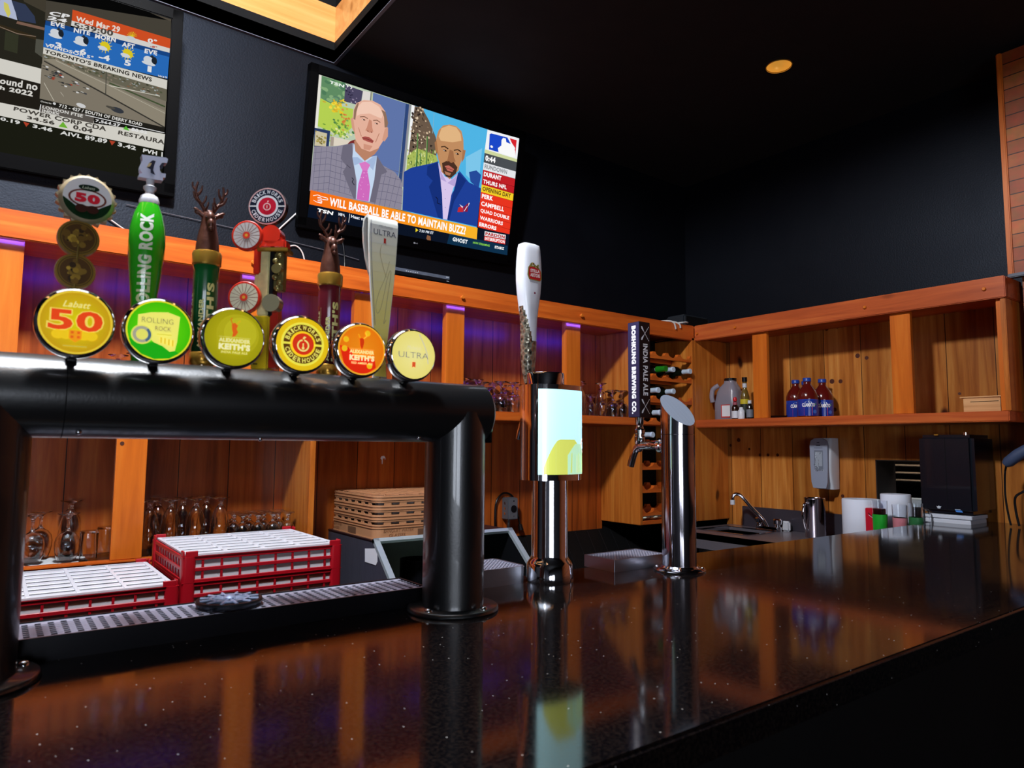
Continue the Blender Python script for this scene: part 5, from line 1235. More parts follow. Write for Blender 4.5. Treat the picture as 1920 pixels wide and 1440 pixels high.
juice(2.862, 1.652, 'dark red juice bottle with a blue cap, in front in the middle of its group')
juice(2.915, 1.738, 'dark red juice bottle with a blue cap, leftmost of its group')
juice(2.957, 1.635, 'dark red juice bottle with a blue cap, behind on the right of its group')
juice(3.0, 1.74, 'dark red juice bottle at the very back of its group')
tag(obj('serving_tray', B().lathe([(0, 0), (.085, 0), (.10, .012), (.102, .012), (.088, -.0), (.085, .003), (0, .003)], (2.93, 1.84, ZS), 40), M['black_plastic'], None), 'flat black serving tray beside the juice bottles', 'tray')
# clear jug
t = thing('plastic_jug', 'big clouded plastic jug with a moulded handle and a black lid', 'jug', (2.925, 2.11, ZS))
jm = mat('clouded plastic', 'b9b4c4', rough=.25, trans=.55)
b = B(); rows = []
for z, w_, d_, oy in ((0, .062, .045, 0), (.004, .066, .048, 0), (.085, .066, .048, 0), (.10, .062, .046, 0), (.14, .056, .043, -.004), (.165, .045, .038, -.008), (.182, .030, .028, -.012), (.19, .027, .026, -.012), (.196, .027, .026, -.012)):
    rows.append([b.bm.verts.new((2.925 + q[0], 2.105 + oy + q[1], ZS + z)) for q in oval(d_, w_, 32, 3.4)])
for A, C in zip(rows, rows[1:]):
    for i in range(32): b.bm.faces.new([A[i], A[(i + 1) % 32], C[(i + 1) % 32], C[i]])
b.bm.faces.new(rows[0]); b.bm.faces.new(rows[-1])
jb = obj('jug_body', b, jm, t, angle=70)
obj('lid', B().cyl((2.925, 2.093, ZS + .196), .030, .012, n=28), M['black_plastic'], t)
obj('jug_handle', B().tube(smooth_path([(2.895, 2.14, ZS + .175), (2.882, 2.165, ZS + .155), (2.88, 2.172, ZS + .12), (2.882, 2.168, ZS + .09)], 6), .012, 14), jm, t)
p = Pic(lambda a, c, k_: (2.8765 - k_, 2.09 - a, ZS + c)); p.rect('c23a34', -.026, .012, .026, .076); p.rect('e0e2e6', -.021, .018, .026, .072); p.make('jug_label', M['print'], jb)
def small_bottle(label, x, y, prof, mt, cap, capm, lab=None, labc=None):
    t = thing('sauce_bottle', label, 'bottle', (x, y, ZS), 0, 'sauce bottles beside the jug')
    obj('bottle', B().lathe(prof, (x, y, ZS), 22), mt, t); obj('cap', B().lathe(cap, (x, y, ZS), 18), capm, t)
    if lab:
        for z0, z1, r, c in lab: obj('bottle_label', B().lathe([(r, z0), (r, z1)], (x, y, ZS), 22), mat('label ' + c, c, rough=.5), t)
    return t
small_bottle('small brown sauce bottle with a red cap in front of the jug', 2.835, 2.005, [(0, 0), (.0165, 0), (.0165, .055), (.012, .066), (.007, .078), (.007, .088), (0, .088)], mat('brown sauce', '200c08', rough=.1, coat=.5), [(0, .088), (.0085, .086), (.0095, .096), (.006, .106), (0, .107)], mat('red cap', 'c01820', rough=.3), [(.006, .040, .0169, 'd0d2da'), (.062, .082, .0105, '9a4a58')])
small_bottle('small white shaker bottle beside the brown sauce bottle', 2.83, 1.968, [(0, 0), (.0155, 0), (.0155, .038), (.011, .046), (0, .046)], M['white_pl'], [(0, .046), (.010, .044), (.009, .056), (0, .058)], M['white_pl'])
small_bottle('tall oil bottle with a black cap and a yellow label', 2.90, 1.995, [(0, 0), (.022, 0), (.022, .110), (.014, .138), (.010, .150), (.010, .185), (0, .185)], mat('golden oil glass', '6a5424', rough=.08, coat=.6), [(0, .185), (.0125, .183), (.0125, .205), (0, .206)], M['black_plastic'], [(.02, .075, .0224, '1c241c'), (.075, .098, .0225, 'c8b428'), (.155, .175, .0106, 'c8ccd4')])
small_bottle('small dark bottle half behind the pine post', 2.85, 1.935, [(0, 0), (.016, 0), (.016, .055), (.008, .075), (0, .075)], mat('dark sauce', '181410', rough=.1, coat=.5), [(0, .075), (.009, .073), (.009, .088), (0, .088)], M['white_pl'], [(.008, .045, .0164, '707680')])
# pine box and blue folder at the right end of the shelf
t = thing('wooden_box', 'pale pine box with a flat overhanging lid at the right end of the shelf', 'box', (2.90, .985, ZS))
obj('box_body', B().box(2.865, 2.965, .925, 1.043, ZS, ZS + .054, .001), M['pine_box'], t)
obj('lid', B().box(2.86, 2.97, .921, 1.053, ZS + .054, ZS + .059, .001), M['pine_box'], t)
obj('slot', B().box(2.8643, 2.8652, .93, 1.02, ZS + .0385, ZS + .0405), M['black_matte'], t)
b = B()
for k in range(5): b.box(2.862 + k * .006, 2.866 + k * .006, .905 + k * .001, .913 + k * .002, ZS, ZS + .068 - k * .004, .001)
tag(obj('blue_folders', b, mat('blue grey card', '525a86', rough=.7, var=.3, vscale=50), None), 'thin blue grey folded cards beside the pine box', 'cards')

# ---------------------------------------------------------------- wall fittings by the sink
t = thing('soap_dispenser', 'white and grey soap dispenser on the pine wall above the pitcher', 'soap dispenser', (2.99, 1.655, 1.16))
def prof_disp(z): return .047 + .050 * (1 - abs((z - 1.275) / .125) ** 2.6) * .9
b = B(); rows = []
for i in range(15):
    z = 1.160 + .226 * i / 14; e = 1 - abs((z - 1.273) / .1135) ** 7; w_ = .042 + .004 * math.sin((z - 1.16) * 12); d_ = .092 * (.80 + .20 * math.sin(PI * (z - 1.16) / .226)) * (1 if .3 < i / 14 else .86 + i * .03)
    rows.append([b.bm.verts.new((3.045 - a, 1.655 + c, z)) for a, c in [(q[0] + d_ / 2, q[1]) for q in oval(d_ / 2, w_, 28, 6)]])
for A, C in zip(rows, rows[1:]):
    for i in range(28): b.bm.faces.new([A[i], A[(i + 1) % 28], C[(i + 1) % 28], C[i]])
b.bm.faces.new(rows[0]); b.bm.faces.new(rows[-1])
obj('cover', b, M['white_pl'], t, angle=50)
fp = [(-.030, .004), (.030, .004), (.037, .03), (.040, .10), (.041, .19), (.036, .212), (.018, .222), (-.018, .222), (-.036, .212), (-.041, .19), (-.040, .10), (-.037, .03)]
pl = obj('front_plate', B().prism([(1.655 - a, 1.162 + c) for a, c in fp], 2.944, 2.957, 'yz'), M['grey_pl'], t, angle=30)
p = Pic(lambda a, c, k_: (2.9436 - k_, 1.655 - a, 1.162 + c)); p.rect('c4cad8', -.020, .080, .020, .168); p.rect('6f7684', -.020, .080, .020, .17); p.rect('9aa2ae', -.016, .10, .016, .163)
R = random.Random(8)
for k in range(30): u, v = R.uniform(-.018, .018), R.uniform(.082, .164); p.line(R.choice(['d4d8e0', '3a3e48', 'b0b6c0']), .0015, (u, v), (u + R.uniform(-.006, .006), v + R.uniform(-.012, .012)))
p.rect('3a3e4c', -.006, .203, .006, .2062); p.rect('3a3e4c', -.009, .190, .010, .1945); p.rect('5a6070', -.020, .180, .020, .1815); p.make('window_print', M['print'], pl)
t = thing('towel_dispenser', 'tall glossy black paper towel dispenser on the side wall', 'towel dispenser', (2.94, 1.10, 1.10))
b = B().box(2.845, 3.044, 1.012, 1.200, 1.105, 1.395); bmesh.ops.bevel(b.bm, geom=[e for e in b.bm.edges], offset=.014, segments=5, affect='EDGES')
td = obj('cover', b, mat('glossy blue black plastic', '060b16', rough=.3, coat=.2), t)
obj('seam', B().box(2.8440, 2.846, 1.1035, 1.1050, 1.12, 1.385), M['black_matte'], t)
obj('lock', B().cyl((2.86, 1.04, 1.393), .008, .010, n=16), M['chrome'], t); obj('clip', B().box(2.85, 2.862, 1.128, 1.142, 1.393, 1.397), M['gold'], t)
p = Pic(lambda a, c, k_: (2.8444 - k_, 1.106 - a, c)); p.poly('c8d0dc', [(-.034, 1.124), (-.036, 1.1305), (-.032, 1.1275), (-.028, 1.132), (-.024, 1.1275), (-.020, 1.1305), (-.022, 1.124)]); p.rect('c8d0dc', -.033, 1.121, -.023, 1.1235); p.poly('4a86d8', [(.026, 1.119), (.048, 1.119), (.052, 1.112), (.030, 1.112)]); p.rect('b8c4d4', .026, 1.1205, .044, 1.1225); p.make('marks', M['print_gloss'], td)
o = obj('paper_towels', B().box(2.842, 2.99, 1.03, 1.195, 1.068, 1.084, .002).box(2.84, 2.99, 1.025, 1.19, 1.086, 1.1, .002), mat('folded paper', 'ccd0dc', rough=.8), t); o['label'] = 'white paper towels coming out below'
# pitcher, paper rolls, cups
t = thing('steel_pitcher', 'polished steel pitcher with a curved handle on the sink counter', 'pitcher', (2.90, 1.655, .953))
pc = (2.90, 1.655, .953)
obj('pitcher_body', B().lathe([(0, 0), (.041, 0), (.043, .003), (.043, .165), (.045, .170), (.0435, .172), (.041, .166), (.041, .006), (0, .006)], pc, 44), M['polished'], t)
hv = Vector((-.83, .25, 0)).normalized()
obj('pitcher_handle', B().tube(smooth_path([Vector(pc) + hv * .041 + Vector((0, 0, .150)), Vector(pc) + hv * .060 + Vector((0, 0, .142)), Vector(pc) + hv * .066 + Vector((0, 0, .095)), Vector(pc) + hv * .055 + Vector((0, 0, .045)), Vector(pc) + hv * .041 + Vector((0, 0, .030))], 6), .0055, 12), M['chrome'], t)
M['roll'] = mat('white paper roll', 'dfe3f2', rough=.85, bump=.1, bscale=200)
def roll(x, y, r, h, label):
    tag(obj('paper_roll', B().lathe([(.018, 0), (r - .002, 0), (r, .003), (r, h - .003), (r - .002, h), (.018, h)], (x, y, .953), 48, closed=True), M['roll'], None), label, 'paper roll', 'paper rolls on the sink counter')
roll(2.845, 1.425, .071, .184, 'large white paper roll standing beside the pitcher')
roll(2.955, 1.338, .056, .205, 'white paper roll standing behind the clear cups')
M['clear_pl'] = mat('clear plastic', (.95, .97, 1), rough=.05, trans=1.0, ior=1.4)
def cup(x, y, r, h, label, stripe=None, handle_=False):
    t = thing('plastic_cup', label, 'cup', (x, y, .953), 0, 'clear cups in front of the paper rolls')
    obj('cup_wall', B().lathe([(0, 0), (r * .8, 0), (r, h), (r - .0015, h), (r * .8 - .0015, .002), (0, .002)], (x, y, .953), 30), M['clear_pl'], t)
    if stripe: obj('stripe', B().lathe([(r * .88, h * .25), (r * .96, h * .72)], (x, y, .953), 30), stripe, t)
    if handle_: obj('cup_handle', B().tube(smooth_path([(x, y - r, .953 + h * .9), (x, y - r - .02, .953 + h * .85), (x, y - r - .022, .953 + h * .5), (x, y - r * .9, .953 + h * .35)], 5), .004, 10), M['clear_pl'], t)
    return t
cup(2.775, 1.318, .028, .188, 'clear plastic cup with a green band, leftmost in front of the rolls', mat('green print', '1ea02c', rough=.4))
cup(2.80, 1.255, .027, .175, 'clear plastic cup with a pink tint between two others', mat('pink print', 'c87a86', rough=.4))
cup(2.82, 1.205, .026, .182, 'clear measuring cup with a handle, nearest the black dispenser', mat('dark green print', '2a6a3c', rough=.4), True)
t = thing('red_carton', 'bright red carton with dark scribble behind the clear cups', 'carton', (2.80, 1.345, .953))
rc = obj('carton', B().box(2.775, 2.815, 1.31, 1.375, .953, 1.108, .002), mat('bright red card', 'c4122c', rough=.4), t)
p = Pic(lambda a, c, k_: (2.7746 - k_, 1.343 - a, c)); p.line('2a0a10', .003, (-.02, 1.09), (-.005, 1.075), (.012, 1.085)); p.line('e8c8cc', .002, (-.018, 1.082), (.0, 1.07), (.015, 1.072)); p.make('scribble', M['print'], rc)
b = B()
for k, (a, c, d_) in enumerate(((1.20, 1.05, .022), (1.175, 1.035, .025), (1.15, 1.02, .02))): b.ball((2.88 + k * .01, a, 1.0 + k * .012), .03, .026, .036, 12)
tag(obj('tissue', b, mat('crumpled tissue', 'c6cadb', rough=.9, bump=.5, bscale=60), None), 'crumpled white tissue beside the towel dispenser', 'tissue')

# kitchen seen through the opening
KX = 3.62
M['kitchen'] = mat('dark kitchen wall', '1c1210', rough=.6)
b = B(); b.box(XR + .15, KX, OY0 - .3, OY0 - .28, OZ0 - .2, 1.8); b.box(XR + .15, KX, OY1 + .28, OY1 + .3, OZ0 - .2, 1.8); b.box(KX, KX + .02, OY0 - .3, OY1 + .3, OZ0 - .2, 1.8); b.box(XR + .15, KX, OY0 - .3, OY1 + .3, OZ0 - .22, OZ0 - .2); b.box(XR + .15, KX, OY0 - .3, OY1 + .3, 1.8, 1.82)
struct('wall_kitchen', b, M['kitchen'])
struct('trim_6', B().box(3.043, XR + .15, OY1 - .004, OY1, OZ0, OZ1).box(3.043, XR + .15, OY0, OY0 + .004, OZ0, OZ1).box(3.043, XR + .15, OY0, OY1, OZ1 - .004, OZ1), M['kitchen'])
t = thing('kitchen_rack', 'dark kitchen rack with rows of pale trays seen through the opening', 'rack', (3.5, 1.45, OZ0 - .2))
b = B(); 
for y in (1.18, 1.40, 1.62): b.box(3.5, 3.52, y, y + .012, OZ0 - .2, 1.7)
for z in (1.06, 1.18, 1.215, 1.25, 1.285, 1.32): b.box(3.48, 3.6, 1.18, 1.63, z, z + .006)
obj('rack_frame', b, M['darksteel'], t)
pt = mat('pale tray edge', 'd8c4ac', rough=.5)
for z in (1.188, 1.223, 1.258, 1.293):
    for y0, y1 in ((1.215, 1.38), (1.425, 1.59)): obj('tray', B().box(3.47, 3.59, y0, y1, z, z + .010, .003), pt, t)
tag(obj('steel_ledge', B().box(3.12, 3.26, OY0 - .2, OY1 + .2, 1.118, 1.128, .002).box(3.115, 3.122, OY0 - .2, OY1 + .2, 1.10, 1.128), M['alu'], None), 'pale metal ledge inside the kitchen opening', 'ledge')
area('kitchen_fill', (3.4, 1.36, 1.78), (3.45, 1.36, 1.2), .3, .3, 4, (1, .9, .8))  # unseen fill added so that the trays in the opening show

# ---------------------------------------------------------------- things on top of the cabinets, cables
t = thing('set_top_box', 'slim black set top box on the pine rail below the television', 'set top box', (1.24, 2.3, 1.947))
obj('case', B().box(1.115, 1.352, 2.205, 2.40, 1.951, 1.977, .002), M['black_plastic'], t)
obj('top_panel', B().box(1.116, 1.351, 2.2042, 2.2052, 1.965, 1.977), mat('dusty grey panel', '4a505e', rough=.6, var=.5, vscale=50), t)
for k in range(4): obj('foot', B().cyl((1.13 + .21 * (k % 2), 2.22 + .16 * (k // 2), 1.947), .008, .005, n=12), M['black_plastic'], t)
p = Pic(front(0, 2.2042, 0)); [p.rect('d4dae4', 1.165 + k * .009, 1.9685, 1.170 + k * .009, 1.970) for k in range(6)]; p.rect('c8d0dc', 1.335, 1.9715, 1.348, 1.9735); p.rect('b8c0cc', 1.338, 1.9565, 1.348, 1.9585); p.make('display', M['print'], t)
t = thing('small_speaker', 'small dark speaker lying on top of the corner of the shelving', 'speaker', (2.9, 2.33, 1.947))
obj('case', B().box(2.76, 2.96, 2.24, 2.36, 1.9475, 2.012, .008), mat('dusty black case', '1a2028', rough=.7, var=.5, vscale=30), t)
obj('grille', B().box(2.775, 2.945, 2.2385, 2.2395, 1.956, 2.004), M['black_matte'], t)
b = B()
for pts in ([(2.56, 2.30, 1.952), (2.60, 2.22, 1.954), (2.625, 2.196, 1.945), (2.64, 2.195, 1.915)], [(2.60, 2.32, 1.952), (2.64, 2.23, 1.956), (2.665, 2.197, 1.944), (2.675, 2.195, 1.925)], [(2.66, 2.26, 1.953), (2.68, 2.20, 1.951), (2.715, 2.195, 1.957), (2.735, 2.20, 1.958)]): b.tube(smooth_path(pts, 6), .0042, 8)
tag(obj('loose_cables', b, M['cable'], None), 'loose pale cable ends hanging over the rail in the corner', 'cable')
def wire(pts, r, label, m=None):
    return tag(obj('cable', B().tube(smooth_path(pts, 8), r, 8), m or M['cable'], None), label, 'cable')
wire([(.20, 2.466, 2.066), (.245, 2.466, 2.048), (.29, 2.466, 2.022), (.33, 2.466, 2.0), (.37, 2.44, 1.955)], .0022, 'thin white cable slanting down from the left television behind the green handle')
wire([(.69, 2.46, 2.02), (.75, 2.466, 2.07), (.80, 2.466, 2.13), (.86, 2.464, 2.20), (.90, 2.45, 2.24)], .0026, 'thin white cable slanting up to the middle television behind the round sign')
wire([(.82, 2.466, 2.055), (.85, 2.466, 2.065), (.875, 2.466, 2.045), (.888, 2.466, 2.0), (.888, 2.455, 1.952)], .0026, 'thin white cable curling down behind the steam engine handle')
wire([(.30, 2.468, 2.10), (.62, 2.468, 2.088), (.95, 2.468, 2.07), (1.10, 2.468, 2.055)], .0014, 'fine grey wire running along the black wall above the rail', mat('fine grey wire', '55575f', rough=.5))
wire([(1.02, 2.455, 2.13), (1.035, 2.462, 2.08), (1.04, 2.462, 2.02), (1.035, 2.455, 1.952)], .003, 'black cable hanging below the middle television', M['black_plastic'])
wire([(1.02, 2.30, 1.951), (1.05, 2.26, 1.965), (1.075, 2.28, 1.975), (1.08, 2.34, 1.958)], .0022, 'small loop of grey cable on the rail beside the cream handle', mat('grey cable', '6a6c72', rough=.5))

# handset with cords and a hook at the brick end
bx = 2.905
t = thing('wall_handset', 'blue grey handset with black cords hanging on the brick at the far end', 'handset', (2.88, .88, 1.30))
obj('handset_body', B().tube([(2.885, .928, 1.288), (2.885, .918, 1.297), (2.883, .885, 1.325), (2.883, .845, 1.352), (2.883, .80, 1.38)], [.012, .019, .020, .018, .016], 18), mat('blue grey plastic', '3d4966', rough=.5), t)
obj('cord', B().tube(smooth_path([(2.887, .925, 1.285), (2.9, .935, 1.25), (2.9, .937, 1.18), (2.9, .932, 1.12), (2.9, .925, 1.075)], 8), .0035, 8), M['black_plastic'], t)
obj('cord', B().tube(smooth_path([(2.885, .82, 1.30), (2.888, .835, 1.24), (2.89, .875, 1.20), (2.895, .905, 1.175), (2.9, .908, 1.13), (2.9, .90, 1.075)], 8), .004, 8), M['black_plastic'], t)
b = B().tube(smooth_path([(2.9, .845, 1.14), (2.888, .852, 1.128), (2.888, .848, 1.112), (2.892, .835, 1.10)], 5), .005, 8).ball((2.895, .838, 1.142), .008, n=10).ball((2.892, .826, 1.098), .009, n=10)
tag(obj('chrome_hook', b, M['chrome'], None), 'small chrome hook on the lit brick below the handset', 'hook')
